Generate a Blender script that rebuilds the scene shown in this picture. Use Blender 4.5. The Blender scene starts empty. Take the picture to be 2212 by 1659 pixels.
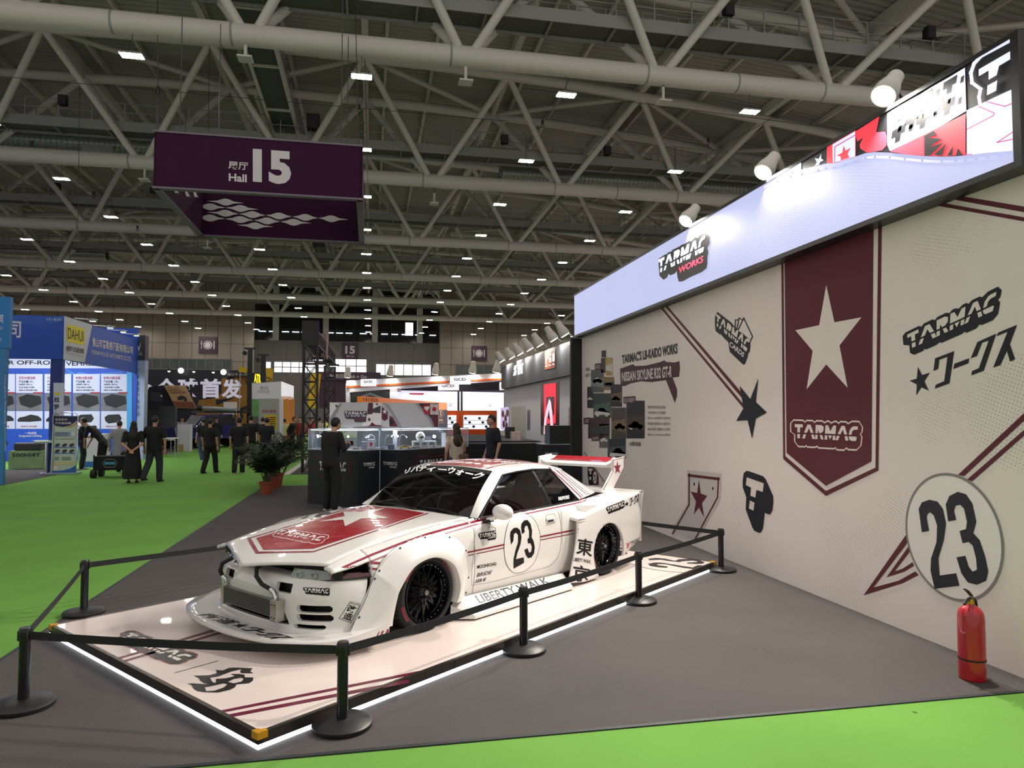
import bpy, bmesh, math, random
import numpy as np
from mathutils import Vector, Matrix
from mathutils.bvhtree import BVHTree
from mathutils.geometry import tessellate_polygon
random.seed(7)
SC = bpy.context.scene
COL = SC.collection
# ---------------------------------------------------------------- camera
FPX, PCX, PCY, CAMH = 1540.0, 1106.0, 829.5, 1.77
PITCH = math.atan((899 - 829.5) / FPX)
YAW = math.atan((1106 - 800) / FPX * math.cos(PITCH))
cam_data = bpy.data.cameras.new('camera')
cam_data.sensor_width = 36.0
cam_data.lens = FPX / 2212 * 36.0
cam_data.clip_end = 400
cam = bpy.data.objects.new('camera', cam_data)
COL.objects.link(cam)
cam.location = (0, 0, CAMH)
cam.rotation_euler = (math.pi / 2 + PITCH, 0, -YAW)
SC.camera = cam
# ---------------------------------------------------------------- world: even ambient fill added for the unmodelled rest of the hall
world = bpy.data.worlds.new('hall_ambient_fill')
SC.world = world
world.use_nodes = True
bg = world.node_tree.nodes['Background']
bg.inputs[0].default_value = (1.0, 0.95, 0.92, 1)
bg.inputs[1].default_value = 0.7
# ---------------------------------------------------------------- view
SC.view_settings.view_transform = 'Standard'
SC.view_settings.look = 'None'
SC.view_settings.exposure = 0.0
SC.view_settings.gamma = 1.0
SC.view_settings.use_curve_mapping = False
SC.cycles.max_bounces = 6
SC.cycles.diffuse_bounces = 3
SC.cycles.glossy_bounces = 3
SC.cycles.transmission_bounces = 4
SC.cycles.transparent_max_bounces = 8
SC.cycles.caustics_reflective = False
SC.cycles.caustics_refractive = False
SC.cycles.sample_clamp_indirect = 6.0
LAMP_POWER = 165.0      # emission of the hall lamps
SPOT_POWER = 150.0     # booth spotlights, watts
SCREEN_POWER = 0.85    # led screen
# ================================================================ helpers
_F = Vector((math.sin(YAW) * math.cos(PITCH), math.cos(YAW) * math.cos(PITCH), math.sin(PITCH)))
_R = Vector((math.cos(YAW), -math.sin(YAW), 0))
_U = _R.cross(_F)
CAM = Vector((0, 0, CAMH))
def ray(x, y):
    return _F + _R * ((x - PCX) / FPX) - _U * ((y - PCY) / FPX)
def onz(x, y, z=0.0):
    d = ray(x, y); return CAM + d * ((z - CAMH) / d.z)
def onx(x, y, X):
    d = ray(x, y); return CAM + d * (X / d.x)
def ony(x, y, Y):
    d = ray(x, y); return CAM + d * (Y / d.y)
def Z(s, ox, oy, pts):
    return [(ox + a / s, oy + b / s) for a, b in pts]
def lin(c):
    if isinstance(c, str):
        c = [int(c[i:i + 2], 16) / 255 for i in (0, 2, 4)]
        return [x / 12.92 if x <= 0.04045 else ((x + 0.055) / 1.055) ** 2.4 for x in c]
    return list(c)
MATS = {}
def mat(name, c='808080', rough=0.5, metal=0.0, coat=0.0, em=0.0, alpha=1.0, spec=0.5, noise=None, bump=None, trans=0.0):
    if name in MATS: return MATS[name]
    m = bpy.data.materials.new(name); m.use_nodes = True
    nt = m.node_tree; b = nt.nodes['Principled BSDF']
    col = lin(c) + [1]
    b.inputs['Base Color'].default_value = col
    b.inputs['Roughness'].default_value = rough
    b.inputs['Metallic'].default_value = metal
    b.inputs['Specular IOR Level'].default_value = spec
    b.inputs['Coat Weight'].default_value = coat
    b.inputs['Coat Roughness'].default_value = 0.03
    b.inputs['Transmission Weight'].default_value = trans
    b.inputs['Alpha'].default_value = alpha
    if em:
        b.inputs['Emission Color'].default_value = col
        b.inputs['Emission Strength'].default_value = em
    if noise or bump:
        tc = nt.nodes.new('ShaderNodeTexCoord')
        n = nt.nodes.new('ShaderNodeTexNoise')
        sc_, amt = noise or bump
        n.inputs['Scale'].default_value = sc_
        n.inputs['Detail'].default_value = 4
        nt.links.new(tc.outputs['Object'], n.inputs['Vector'])
        if noise:
            r = nt.nodes.new('ShaderNodeMapRange')
            r.inputs['To Min'].default_value = 1 - amt; r.inputs['To Max'].default_value = 1 + amt
            nt.links.new(n.outputs['Fac'], r.inputs['Value'])
            v = nt.nodes.new('ShaderNodeVectorMath'); v.operation = 'SCALE'
            v.inputs[0].default_value = col[:3]
            nt.links.new(r.outputs[0], v.inputs['Scale'])
            nt.links.new(v.outputs[0], b.inputs['Base Color'])
        if bump:
            bp = nt.nodes.new('ShaderNodeBump'); bp.inputs['Strength'].default_value = bump[1]
            bp.inputs['Distance'].default_value = 0.01
            nt.links.new(n.outputs['Fac'], bp.inputs['Height'])
            nt.links.new(bp.outputs[0], b.inputs['Normal'])
    MATS[name] = m
    return m
def link(o, parent=None):
    COL.objects.link(o)
    if parent: o.parent = parent
    return o
def tag(o, label=None, cat=None, group=None, kind=None):
    if label: o['label'] = label
    if cat: o['category'] = cat
    if group: o['group'] = group
    if kind: o['kind'] = kind
    return o
def thing(name, label, cat, loc=(0, 0, 0), rz=0.0, group=None, kind=None):
    o = bpy.data.objects.new(name, None); link(o)
    o.location = loc; o.rotation_euler = (0, 0, rz); o.empty_display_size = 0.1
    return tag(o, label, cat, group, kind)
def dup(root, loc=None, rz=None, label=None, group=None, scale=None):
    r = root.copy(); COL.objects.link(r)
    if loc is not None: r.location = loc
    if rz is not None: r.rotation_euler = (0, 0, rz)
    if scale: r.scale = scale
    tag(r, label, None, group)
    def kids(a, b):
        for ch in list(a.children):
            c = ch.copy(); COL.objects.link(c); c.parent = b; kids(ch, c)
    kids(root, r)
    return r
def frame_of(d, up=Vector((0, 0, 1))):
    d = Vector(d).normalized()
    if abs(d.dot(up)) > 0.98: up = Vector((1, 0, 0))
    a = up.cross(d).normalized(); b = d.cross(a)
    return a, b
class MB:
    """collects simple shapes, then links them as one mesh object"""
    def __init__(s): s.v = []; s.f = []; s.m = []; s.cur = 0
    def add(s, vs, fs):
        n = len(s.v); s.v += [tuple(x) for x in vs]
        for f in fs: s.f.append([i + n for i in f]); s.m.append(s.cur)
        return s
    def mi(s, i): s.cur = i; return s
    def box(s, c, d, rot=None):
        x, y, z = [k / 2 for k in d]
        vs = [Vector((i * x, j * y, k * z)) for i in (-1, 1) for j in (-1, 1) for k in (-1, 1)]
        if rot is not None:
            R = rot if isinstance(rot, Matrix) else Matrix.Rotation(rot, 3, 'Z')
            vs = [R @ v for v in vs]
        vs = [v + Vector(c) for v in vs]
        return s.add(vs, [(0, 1, 3, 2), (4, 6, 7, 5), (0, 4, 5, 1), (2, 3, 7, 6), (0, 2, 6, 4), (1, 5, 7, 3)])
    def bb(s, a, b):
        return s.box([(a[i] + b[i]) / 2 for i in range(3)], [abs(a[i] - b[i]) for i in range(3)])
    def bar(s, p, q, w, h=None, up=Vector((0, 0, 1))):
        p, q = Vector(p), Vector(q); a, b = frame_of(q - p, up); h = h or w
        vs = [e + a * (i * w / 2) + b * (j * h / 2) for e in (p, q) for i, j in ((-1, -1), (1, -1), (1, 1), (-1, 1))]
        return s.add(vs, [(3, 2, 1, 0), (4, 5, 6, 7)] + [(i, (i + 1) % 4, 4 + (i + 1) % 4, 4 + i) for i in range(4)])
    def cyl(s, p, q, r, n=10, r2=None, cap=True):
        p, q = Vector(p), Vector(q); a, b = frame_of(q - p); r2 = r if r2 is None else r2
        vs = []
        for e, rr in ((p, r), (q, r2)):
            for i in range(n):
                t = 2 * math.pi * i / n; vs.append(e + (a * math.cos(t) + b * math.sin(t)) * rr)
        fs = [(i, (i + 1) % n, n + (i + 1) % n, n + i) for i in range(n)]
        if cap: fs += [tuple(reversed(range(n))), tuple(range(n, 2 * n))]
        return s.add(vs, fs)
    def tube(s, path, r, n=8, close=False):
        path = [Vector(p) for p in path]; m = len(path); vs = []; prev = None
        for i, p in enumerate(path):
            d = (path[(i + 1) % m] - path[i - 1]) if close else path[min(i + 1, m - 1)] - path[max(i - 1, 0)]
            a, b = frame_of(d)
            if prev is not None:
                a = (prev - d.normalized() * prev.dot(d.normalized())).normalized(); b = d.normalized().cross(a)
            prev = a
            rr = r[i] if isinstance(r, (list, tuple)) else r
            for k in range(n):
                t = 2 * math.pi * k / n; vs.append(p + (a * math.cos(t) + b * math.sin(t)) * rr)
        fs = []
        for i in range(m if close else m - 1):
            j = (i + 1) % m
            fs += [(i * n + k, i * n + (k + 1) % n, j * n + (k + 1) % n, j * n + k) for k in range(n)]
        if not close: fs += [tuple(reversed(range(n))), tuple(range((m - 1) * n, m * n))]
        return s.add(vs, fs)
    def lathe(s, prof, n=24, o=(0, 0, 0), axis='Z'):
        vs = []
        for r, z in prof:
            for i in range(n):
                t = 2 * math.pi * i / n; c, d = r * math.cos(t), r * math.sin(t)
                v = {'Z': (c, d, z), 'Y': (c, z, -d), 'X': (z, c, d)}[axis]
                vs.append((v[0] + o[0], v[1] + o[1], v[2] + o[2]))
        m = len(prof); fs = []
        for j in range(m - 1):
            fs += [(j * n + i, j * n + (i + 1) % n, (j + 1) * n + (i + 1) % n, (j + 1) * n + i) for i in range(n)]
        return s.add(vs, fs)
    def ball(s, c, r, n=12, m=8):
        r = r if isinstance(r, (list, tuple)) else (r, r, r); vs = []; fs = []
        for j in range(m + 1):
            p = math.pi * j / m
            for i in range(n):
                t = 2 * math.pi * i / n
                vs.append((c[0] + r[0] * math.sin(p) * math.cos(t), c[1] + r[1] * math.sin(p) * math.sin(t), c[2] - r[2] * math.cos(p)))
        for j in range(m):
            fs += [(j * n + i, j * n + (i + 1) % n, (j + 1) * n + (i + 1) % n, (j + 1) * n + i) for i in range(n)]
        return s.add(vs, fs)
    def poly(s, pts): return s.add(pts, [tuple(range(len(pts)))])
    def prism(s, pts, d):
        n = len(pts); pts = [Vector(p) for p in pts]; d = Vector(d)
        return s.add(pts + [p + d for p in pts], [tuple(reversed(range(n))), tuple(range(n, 2 * n))] + [(i, (i + 1) % n, n + (i + 1) % n, n + i) for i in range(n)])
    def grid(s, rows, flip=False):
        h, w = len(rows), len(rows[0])
        fs = [(j * w + i, j * w + i + 1, (j + 1) * w + i + 1, (j + 1) * w + i) for j in range(h - 1) for i in range(w - 1)]
        if flip: fs = [tuple(reversed(f)) for f in fs]
        return s.add([p for r in rows for p in r], fs)
    def build(s, name, m=None, parent=None, smooth=False, bevel=0.0, weld=False, loc=None, rz=None, ang=40):
        me = bpy.data.meshes.new(name)
        me.from_pydata(s.v, [], s.f)
        mats = m if isinstance(m, (list, tuple)) else [m]
        for k in mats:
            if k: me.materials.append(k)
        if len(mats) > 1: me.polygons.foreach_set('material_index', s.m)
        bm = bmesh.new(); bm.from_mesh(me)
        if weld: bmesh.ops.remove_doubles(bm, verts=bm.verts, dist=1e-4)
        bmesh.ops.dissolve_degenerate(bm, edges=bm.edges, dist=1e-6)
        if weld != 'keep': bmesh.ops.recalc_face_normals(bm, faces=bm.faces)
        if smooth:
            lim = math.radians(ang)
            for f in bm.faces: f.smooth = True
            for e in bm.edges:
                if len(e.link_faces) == 2 and e.calc_face_angle(0) > lim: e.smooth = False
        bm.to_mesh(me); bm.free()
        o = bpy.data.objects.new(name, me); link(o, parent)
        if bevel:
            b = o.modifiers.new('bevel', 'BEVEL'); b.width = bevel; b.segments = 2; b.limit_method = 'ANGLE'; b.harden_normals = False
        if loc is not None: o.location = loc
        if rz is not None: o.rotation_euler = (0, 0, rz)
        return o
def evaluated_mesh(o):
    bpy.context.view_layer.update()
    dg = bpy.context.evaluated_depsgraph_get()
    me = bpy.data.meshes.new_from_object(o.evaluated_get(dg))
    old = o.data; o.modifiers.clear(); o.data = me
    return o
# ---- flat shapes -------------------------------------------------
_TXT = {}
def text_shape(body, bold=0.0, shear=0.0, spacing=1.0):
    """triangles of a word, scaled so that it fills the unit square"""
    key = (body, bold, shear, spacing)
    if key in _TXT: return _TXT[key]
    cu = bpy.data.curves.new('word', 'FONT'); cu.body = body; cu.size = 1; cu.offset = bold; cu.shear = shear
    cu.space_character = spacing; cu.resolution_u = 3
    ob = bpy.data.objects.new('word', cu)
    me = ob.to_mesh()
    vs = [(v.co.x, v.co.y) for v in me.vertices]; fs = [tuple(p.vertices) for p in me.polygons]
    ob.to_mesh_clear(); bpy.data.objects.remove(ob); bpy.data.curves.remove(cu)
    if not vs: vs, fs = [(0, 0), (1, 0), (1, 1), (0, 1)], [(0, 1, 2, 3)]
    x0 = min(v[0] for v in vs); x1 = max(v[0] for v in vs); y0 = min(v[1] for v in vs); y1 = max(v[1] for v in vs)
    vs = [((a - x0) / (x1 - x0), (b - y0) / (y1 - y0)) for a, b in vs]
    _TXT[key] = (vs, fs, (x1 - x0) / (y1 - y0))
    return _TXT[key]
def shape(outer, holes=()):
    """flat face(s) of an outline with holes"""
    if not holes: return list(outer), [tuple(range(len(outer)))]
    loops = [[Vector((a, b, 0)) for a, b in l] for l in [outer] + list(holes)]
    tr = tessellate_polygon(loops)
    vs = [(v.x, v.y) for l in loops for v in l]
    return vs, [tuple(t) for t in tr]
def merge(*parts):
    V_, F_ = [], []
    for p in parts:
        vs, fs = p[0], p[1]; n = len(V_); V_ += list(vs); F_ += [tuple(i + n for i in f) for f in fs]
    return V_, F_
def xf(sh, fn): return [fn(a, b) for a, b in sh[0]], sh[1]
def place(sh, x, y, w, h, rot=0.0, shear=0.0):
    c, s_ = math.cos(rot), math.sin(rot)
    def fn(a, b):
        a, b = a * w + b * shear, b * h
        return x + a * c - b * s_, y + a * s_ + b * c
    return xf(sh, fn)
def quad(sh, tl, tr, br, bl):
    """bilinear: unit square -> four corners (any dimension)"""
    tl, tr, br, bl = [np.array(p, float) for p in (tl, tr, br, bl)]
    vs = [tuple((bl * (1 - a) + br * a) * (1 - b) + (tl * (1 - a) + tr * a) * b) for a, b in sh[0]]
    return vs, sh[1]
def ellipse(cx, cy, rx, ry, n=48): return [(cx + rx * math.cos(2 * math.pi * i / n), cy + ry * math.sin(2 * math.pi * i / n)) for i in range(n)]
def ring(cx, cy, rx, ry, w, n=48): return shape(ellipse(cx, cy, rx, ry, n), [ellipse(cx, cy, rx - w, ry - w, n)])
def star_pts(cx, cy, r, k=0.382, a0=90): return [(cx + (r if i % 2 == 0 else r * k) * math.cos(math.radians(a0 + 36 * i)), cy + (r if i % 2 == 0 else r * k) * math.sin(math.radians(a0 + 36 * i))) for i in range(10)]
RECT = ([(0, 0), (1, 0), (1, 1), (0, 1)], [(0, 1, 2, 3)])
def rect(x0, y0, x1, y1): return [(x0, y0), (x1, y0), (x1, y1), (x0, y1)], [(0, 1, 2, 3)]
def decal(name, sh, to3, m, parent=None, off=(0, 0, 0)):
    """a printed or stuck-on flat shape; to3 maps its 2D points into space"""
    o3 = Vector(off); mb = MB(); mb.add([Vector(to3(*p)) + o3 for p in sh[0]], sh[1])
    me = bpy.data.meshes.new(name); me.from_pydata(mb.v, [], mb.f); me.materials.append(m)
    return link(bpy.data.objects.new(name, me), parent)
# ---- the block-letter word mark, drawn once in a unit box ----------
def _mark():
    up, xo = [], 0.0
    T = ([[(0, .78), (0, 1), (.75, 1), (.75, .78), (.5, .78), (.5, .42), (.25, .42), (.25, .78)], [(.25, 0), (.5, 0), (.5, .3), (.25, .3)]])
    A = ([[(0, .42), (.3, 1), (.6, 1), (.9, .42), (.62, .42), (.45, .74), (.28, .42)], [(-.18, 0), (.08, 0), (.2, .3), (-.04, .3)], [(.68, .3), (.94, .3), (1.08, 0), (.8, 0)]])
    R = ([[(0, .42), (0, 1), (.55, 1), (.76, .88), (.76, .6), (.56, .44), (.36, .44), (.24, .66), (.22, .42)], [(0, 0), (.23, 0), (.23, .3), (0, .3)], [(.42, .3), (.66, .3), (.82, 0), (.56, 0)]])
    M = ([[(0, .42), (0, 1), (.26, 1), (.5, .6), (.74, 1), (1, 1), (1, .42)], [(0, 0), (.24, 0), (.24, .3), (0, .3)], [(.32, .3), (.68, .3), (.5, .02)], [(.76, 0), (1, 0), (1, .3), (.76, .3)]])
    C = ([[(0, .42), (.04, .74), (.24, .96), (.4, 1), (.78, 1), (.78, .78), (.44, .76), (.29, .66), (.25, .42)], [(0, .3), (.08, .1), (.26, 0), (.74, 0), (.78, .24), (.7, .3)]])
    polys = []
    for L, x in ((T, 0), (A, .88), (R, 1.95), (M, 2.86), (A, 4.06), (C, 5.12)):
        for p in L: polys.append([((a + x) / 5.9, b) for a, b in p])
    return merge(*[shape(p) for p in polys])
MARK = _mark()
def _back(extra=0.0, word2=False):
    e = extra; t = 1.2 + e; d = 1.08 + e
    o = [(-.3 - e, .45), (-.3 - e, 1.05), (-.1, t), (.78, t), (.95, d), (1.1, t), (1.66, t), (1.84, d), (2.0, t), (2.55, t), (2.8, d), (2.95, t), (3.15, t), (3.4, d), (3.65, t), (3.9, t), (4.05, d), (4.25, t), (4.75, t), (4.95, d), (5.3, t + .05), (5.95, t + .05), (6.25 + e, .95), (6.25 + e, .6), (6.1 + e, .5), (6.3 + e, .3)]
    if word2: o += [(6.3 + e, -.9), (6.05, -1.1 - e), (2.55, -1.1 - e), (2.2 - e, -.9), (2.2 - e, -.35)]
    else: o += [(6.3 + e, -.3), (6.0, -.52 - e), (5.2, -.52 - e), (5.0, -.42 - e), (4.8, -.58 - e), (4.1, -.58 - e), (3.95, -.45 - e), (3.8, -.52 - e), (2.3, -.52 - e), (2.2, -.42 - e)]
    o += [(1.9, -.5 - e), (1.2, -.5 - e), (1.1, -.4 - e), (1.0, -.5 - e), (.35, -.5 - e), (.08 - e, -.25), (.08 - e, .25)]
    return [(a / 5.9, b) for a, b in o]
BACK, BACK2 = shape(_back()), shape(_back(0, True))
def outline_ring(e1, e2): return shape(_back(e1), [_back(e2)])
BACKRING = outline_ring(.14, 0.03)
# katakana ワークス drawn as slanted strokes in a unit box
KATA = merge(*[shape(p) for p in (
    [(0, .45), (.04, .92), (.245, .98), (.19, .06), (.02, .0), (.02, .13), (.14, .2), (.175, .82), (.085, .8), (.06, .5)],
    [(.26, .4), (.28, .55), (.43, .62), (.41, .47)],
    [(.45, .5), (.54, .92), (.72, .98), (.6, .1), (.46, .02), (.47, .15), (.55, .22), (.64, .84), (.585, .82), (.52, .56)],
    [(.74, .85), (.76, .98), (1.0, 1.0), (.9, .5), (.99, .06), (.9, .0), (.86, .36), (.8, .04), (.69, .02), (.88, .84)])])
# the T badge in a unit box
BADGE = shape([(.0, .9), (.1, 1), (.62, .96), (.75, .86), (1, .55), (1, .38), (.9, .24), (.72, .27), (.66, .06), (.56, 0), (.4, .04), (.12, .4), (.1, .55), (.14, .62), (.0, .75)],
              [[(.1, .82), (.12, .9), (.63, .88), (.63, .74), (.45, .72), (.45, .6), (.28, .6), (.28, .72), (.1, .72)], [(.25, .54), (.41, .54), (.41, .42), (.25, .42)]])
# ================================================================ the hall: floor, roof, trusses, back wall
def carpet_mat(name, c, fine, blotch, specks=0.0):
    m = bpy.data.materials.new(name); m.use_nodes = True; nt = m.node_tree; b = nt.nodes['Principled BSDF']
    b.inputs['Roughness'].default_value = 0.95; b.inputs['Specular IOR Level'].default_value = 0.1
    N = nt.nodes.new; L = nt.links.new
    tc = N('ShaderNodeTexCoord')
    n1 = N('ShaderNodeTexNoise'); n1.inputs['Scale'].default_value = 160; n1.inputs['Detail'].default_value = 3
    n2 = N('ShaderNodeTexNoise'); n2.inputs['Scale'].default_value = 1.1; n2.inputs['Detail'].default_value = 4
    for n in (n1, n2): L(tc.outputs['Object'], n.inputs['Vector'])
    r1 = N('ShaderNodeMapRange'); r1.inputs['From Min'].default_value = .3; r1.inputs['From Max'].default_value = .7; r1.inputs['To Min'].default_value = 1 - fine; r1.inputs['To Max'].default_value = 1 + fine
    r2 = N('ShaderNodeMapRange'); r2.inputs['From Min'].default_value = .3; r2.inputs['From Max'].default_value = .7; r2.inputs['To Min'].default_value = 1 - blotch; r2.inputs['To Max'].default_value = 1 + blotch
    L(n1.outputs['Fac'], r1.inputs['Value']); L(n2.outputs['Fac'], r2.inputs['Value'])
    mu = N('ShaderNodeMath'); mu.operation = 'MULTIPLY'; L(r1.outputs[0], mu.inputs[0]); L(r2.outputs[0], mu.inputs[1])
    v = N('ShaderNodeVectorMath'); v.operation = 'SCALE'; v.inputs[0].default_value = lin(c)
    last = mu.outputs[0]
    if specks:
        vo = N('ShaderNodeTexVoronoi'); vo.inputs['Scale'].default_value = 2.6; L(tc.outputs['Object'], vo.inputs['Vector'])
        ns = N('ShaderNodeTexNoise'); ns.inputs['Scale'].default_value = 30; L(tc.outputs['Object'], ns.inputs['Vector'])
        ad = N('ShaderNodeMath'); ad.operation = 'MULTIPLY_ADD'; ad.inputs[1].default_value = .08; L(ns.outputs['Fac'], ad.inputs[0]); L(vo.outputs['Distance'], ad.inputs[2])
        st = N('ShaderNodeMapRange'); st.inputs['From Min'].default_value = .065; st.inputs['From Max'].default_value = .085; st.inputs['To Min'].default_value = specks; L(ad.outputs[0], st.inputs['Value'])
        m2 = N('ShaderNodeMath'); m2.operation = 'MULTIPLY'; L(last, m2.inputs[0]); L(st.outputs[0], m2.inputs[1]); last = m2.outputs[0]
    L(last, v.inputs['Scale']); L(v.outputs[0], b.inputs['Base Color'])
    bp = N('ShaderNodeBump'); bp.inputs['Strength'].default_value = .35; bp.inputs['Distance'].default_value = .01
    L(n1.outputs['Fac'], bp.inputs['Height']); L(bp.outputs[0], b.inputs['Normal'])
    return m
GREEN = carpet_mat('green_carpet', (.14, .315, .06), .07, .07, .35)
GREY = carpet_mat('grey_carpet', '524e4d', .22, .08)
DARKTAPE = mat('dark_tape', '1f2124', .6)
STEEL = mat('white_steel', 'c6c3ba', .55)
STEELD = mat('grey_steel', '8b8d88', .6)
ROOF = mat('roof_sheet', 'a3a198', .6)
BLACK = mat('black_matt', '101113', .55)
DARK = mat('dark_grey', '26282b', .55)
WHITE = mat('white_paint', 'e6e2dd', .5)
PURPLE = mat('dark_purple', '34102f', .7, spec=.15, noise=(3.0, .15))
SIGNWHITE = mat('sign_white', 'c9c6c4', .6)
WIRE = mat('cable_grey', '3b3c3c', .5)
CHROME = mat('chrome', 'd0d0d0', .12, 1.0)

CONCRETE = mat('concrete_floor', 'a19b93', .5, noise=(.8, .06))
tag(MB().bb((-75, -6, -.2), (80, 96, -.004)).build('floor', CONCRETE), kind='structure')
g_ = MB()
for a, b in (((-14, -6), (24, 3.95)), ((-9.25, 3.95), (-2.6, 88)), ((-2.6, 18.9), (9.5, 22.6)), ((-14, 26.5), (-9.25, 31.5)), ((-2.6, 60), (9.5, 70))): g_.bb((*a, -.004), (*b, 0))
tag(g_.build('floor', GREEN), kind='structure')
def carpet_area(x0, y0, x1, y1, edge=True):
    o = MB().bb((x0, y0, 0.0), (x1, y1, .006)).build('floor', GREY); tag(o, kind='structure')
    if edge:
        e = MB(); w = .03
        for a, b in (((x0 - w, y0 - w), (x1, y0)), ((x0 - w, y0), (x0, y1)), ((x0 - w, y1), (x1, y1 + w))): e.bb((*a, 0), (*b, .0075))
        tag(e.build('trim_1', DARKTAPE), kind='structure')
carpet_area(-2.6, 3.95, 4.33, 18.9)
carpet_area(-2.35, 22.6, 9.5, 60)
carpet_area(-40, 20.6, -9.25, 26.5, False)
carpet_area(-40, 31.5, -9.3, 60, False)

# --- roof sheet with real ribs, following the arch of the trusses
def zt(x): return 17.65 - .0022 * (x + 5) ** 2 if x > -5 else 17.65 - .0012 * (x + 5) ** 2
XS = [-62 + 6.43 * i for i in range(22)]
def rows_roof():
    rows = []; y = 14.0
    while y < 95:
        for dy, dz in ((0, 0), (.12, 0), (.16, .07), (.28, .07)):
            rows.append([(x, y + dy, zt(x) + .62 + dz) for x in XS])
        y += .33
    return rows
tag(MB().grid(rows_roof(), True).build('ceiling', ROOF), kind='structure')
P_, XB, YT, ST = 6.43, 2.85, 21.68, 11.99
TRUSS_Y = [YT + ST * i for i in range(6)]
# purlins running with the hall, one thing each
pm = MB(); n = 0
for i in range(44):
    x = -46.6 + i * P_ / 3
    if i % 3 == 0: continue
    o = MB().bb((x - .07, 15, zt(x) + .36), (x + .07, 94, zt(x) + .6)).build('roof_purlin', STEEL)
    tag(o, 'thin white roof purlin running lengthwise under the ribbed roof sheet', 'beam', 'roof purlins under the ribbed sheet', 'structure')
for i in range(15):
    x = XB + P_ / 2 + (i - 8) * P_
    o = MB().bb((x - .14, 15, zt(x) + .12), (x + .14, 94, zt(x) + .58)).build('roof_beam', STEEL)
    tag(o, 'heavy white roof beam running lengthwise over the truss joints', 'beam', 'roof beams over the truss joints', 'structure')

def make_truss():
    t = thing('roof_truss', 'white tubular roof truss', 'truss', kind='structure')
    x0, x1 = -49, 55
    MB().cyl((x0, 0, 13), (x1, 0, 13), .32, 16).build('bottom_chord', STEEL, t, True)
    for s in (-1, 1):
        MB().tube([(x, 2.2 * s, zt(x)) for x in XS if x0 - 5 < x < x1 + 5], .22, 12).build('top_chord', STEEL, t, True)
    cache = {}
    k0 = -8
    for k in range(k0, 9):
        xb = XB + k * P_
        for dx in (-P_ / 2, P_ / 2):
            for s in (-1, 1):
                a = (xb + (.25 if dx > 0 else -.25), .1 * s, 13.2)
                MB().cyl(a, (xb + dx, 2.2 * s, zt(xb + dx)), .145, 10, cap=False).build('brace', STEEL, t, True)
        xt = xb + P_ / 2
        s = 1 if k % 2 else -1
        MB().cyl((xt, -2.2 * s, zt(xt)), (xt + P_, 2.2 * s, zt(xt + P_)), .12, 8, cap=False).build('top_brace', STEEL, t, True)
        MB().bar((xt, -2.2, zt(xt)), (xt, 2.2, zt(xt)), .2, .3).build('cross_beam', STEEL, t)
    for k in range(-16, 17):
        x = XB + k * P_ / 2
        if k % 2 and k % 3: continue
        MB().lathe([(.328, -.03), (.333, 0), (.328, .03)], 16, (x - .5, 0, 13), 'X').build('weld_band', STEELD, t, True)
    return t
ord_ = ['first', 'second', 'third', 'fourth', 'fifth', 'last']
T0 = make_truss()
for i, y in enumerate(TRUSS_Y):
    lab = 'white tubular roof truss, %s one counted from the camera into the hall' % ord_[i]
    if i == 0: T0.location = (0, y, 0); T0['label'] = lab
    else: dup(T0, (0, y, 0), label=lab)

# --- walkways hung inside the trusses
def make_walkway():
    t = thing('catwalk', 'grey steel maintenance catwalk', 'catwalk', kind='structure')
    x0, x1 = -47, 53; z = 14.25
    MB().bb((x0, -.5, z), (x1, .5, z + .05)).build('deck', mat('catwalk_deck', '55594f', .8), t)
    for s in (-1, 1):
        MB().bb((x0, s * .5 - .02, z - .1), (x1, s * .5 + .02, z + .32)).build('side_plate', STEELD, t)
        m = MB(); x = x0
        while x < x1: m.bb((x - .02, s * .5 - .02, z + .3), (x + .02, s * .5 + .02, z + 1.1)); x += 1.3
        for zz in (.7, 1.1): m.bb((x0, s * .5 - .015, z + zz - .015), (x1, s * .5 + .015, z + zz + .015))
        m.build('railing', STEELD, t)
    m = MB()
    for k in range(48):
        x = x0 + k * 2.1; m.bar((x, -.5, z - .06), (x, .5, z - .06), .06, .08)
    m.build('floor_joist', STEELD, t)
    return t
W0 = make_walkway()
for i, y in enumerate(TRUSS_Y):
    lab = 'grey railed steel catwalk inside the %s roof truss from the camera' % ord_[i]
    if i == 0: W0.location = (0, y, 0); W0['label'] = lab
    else: dup(W0, (0, y, 0), label=lab)
lw = thing('catwalk', 'grey catwalk running lengthwise above the purple hall sign', 'catwalk', (-4.05, 0, 0), kind='structure')
MB().bb((-.5, 20, 15.2), (.5, 88, 15.25)).build('deck', mat('catwalk_deck2', '474b4a', .8), lw)
for s in (-1, 1):
    MB().bb((s * .55 - .06, 20, 15.1), (s * .55 + .06, 88, 15.4)).build('side_plate', STEEL, lw)
    m = MB()
    for k in range(52): m.bb((s * .55 - .02, 20 + k * 1.3, 15.4), (s * .55 + .02, 20.04 + k * 1.3, 16.2))
    for zz in (15.8, 16.2): m.bb((s * .55 - .015, 20, zz), (s * .55 + .015, 88, zz + .03))
    m.build('railing', STEELD, lw)
m = MB()
for k in range(16): m.bb((-.5, 20 + k * 4, 15.12), (.5, 20.1 + k * 4, 15.2))
m.build('floor_joist', STEEL, lw)

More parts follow.
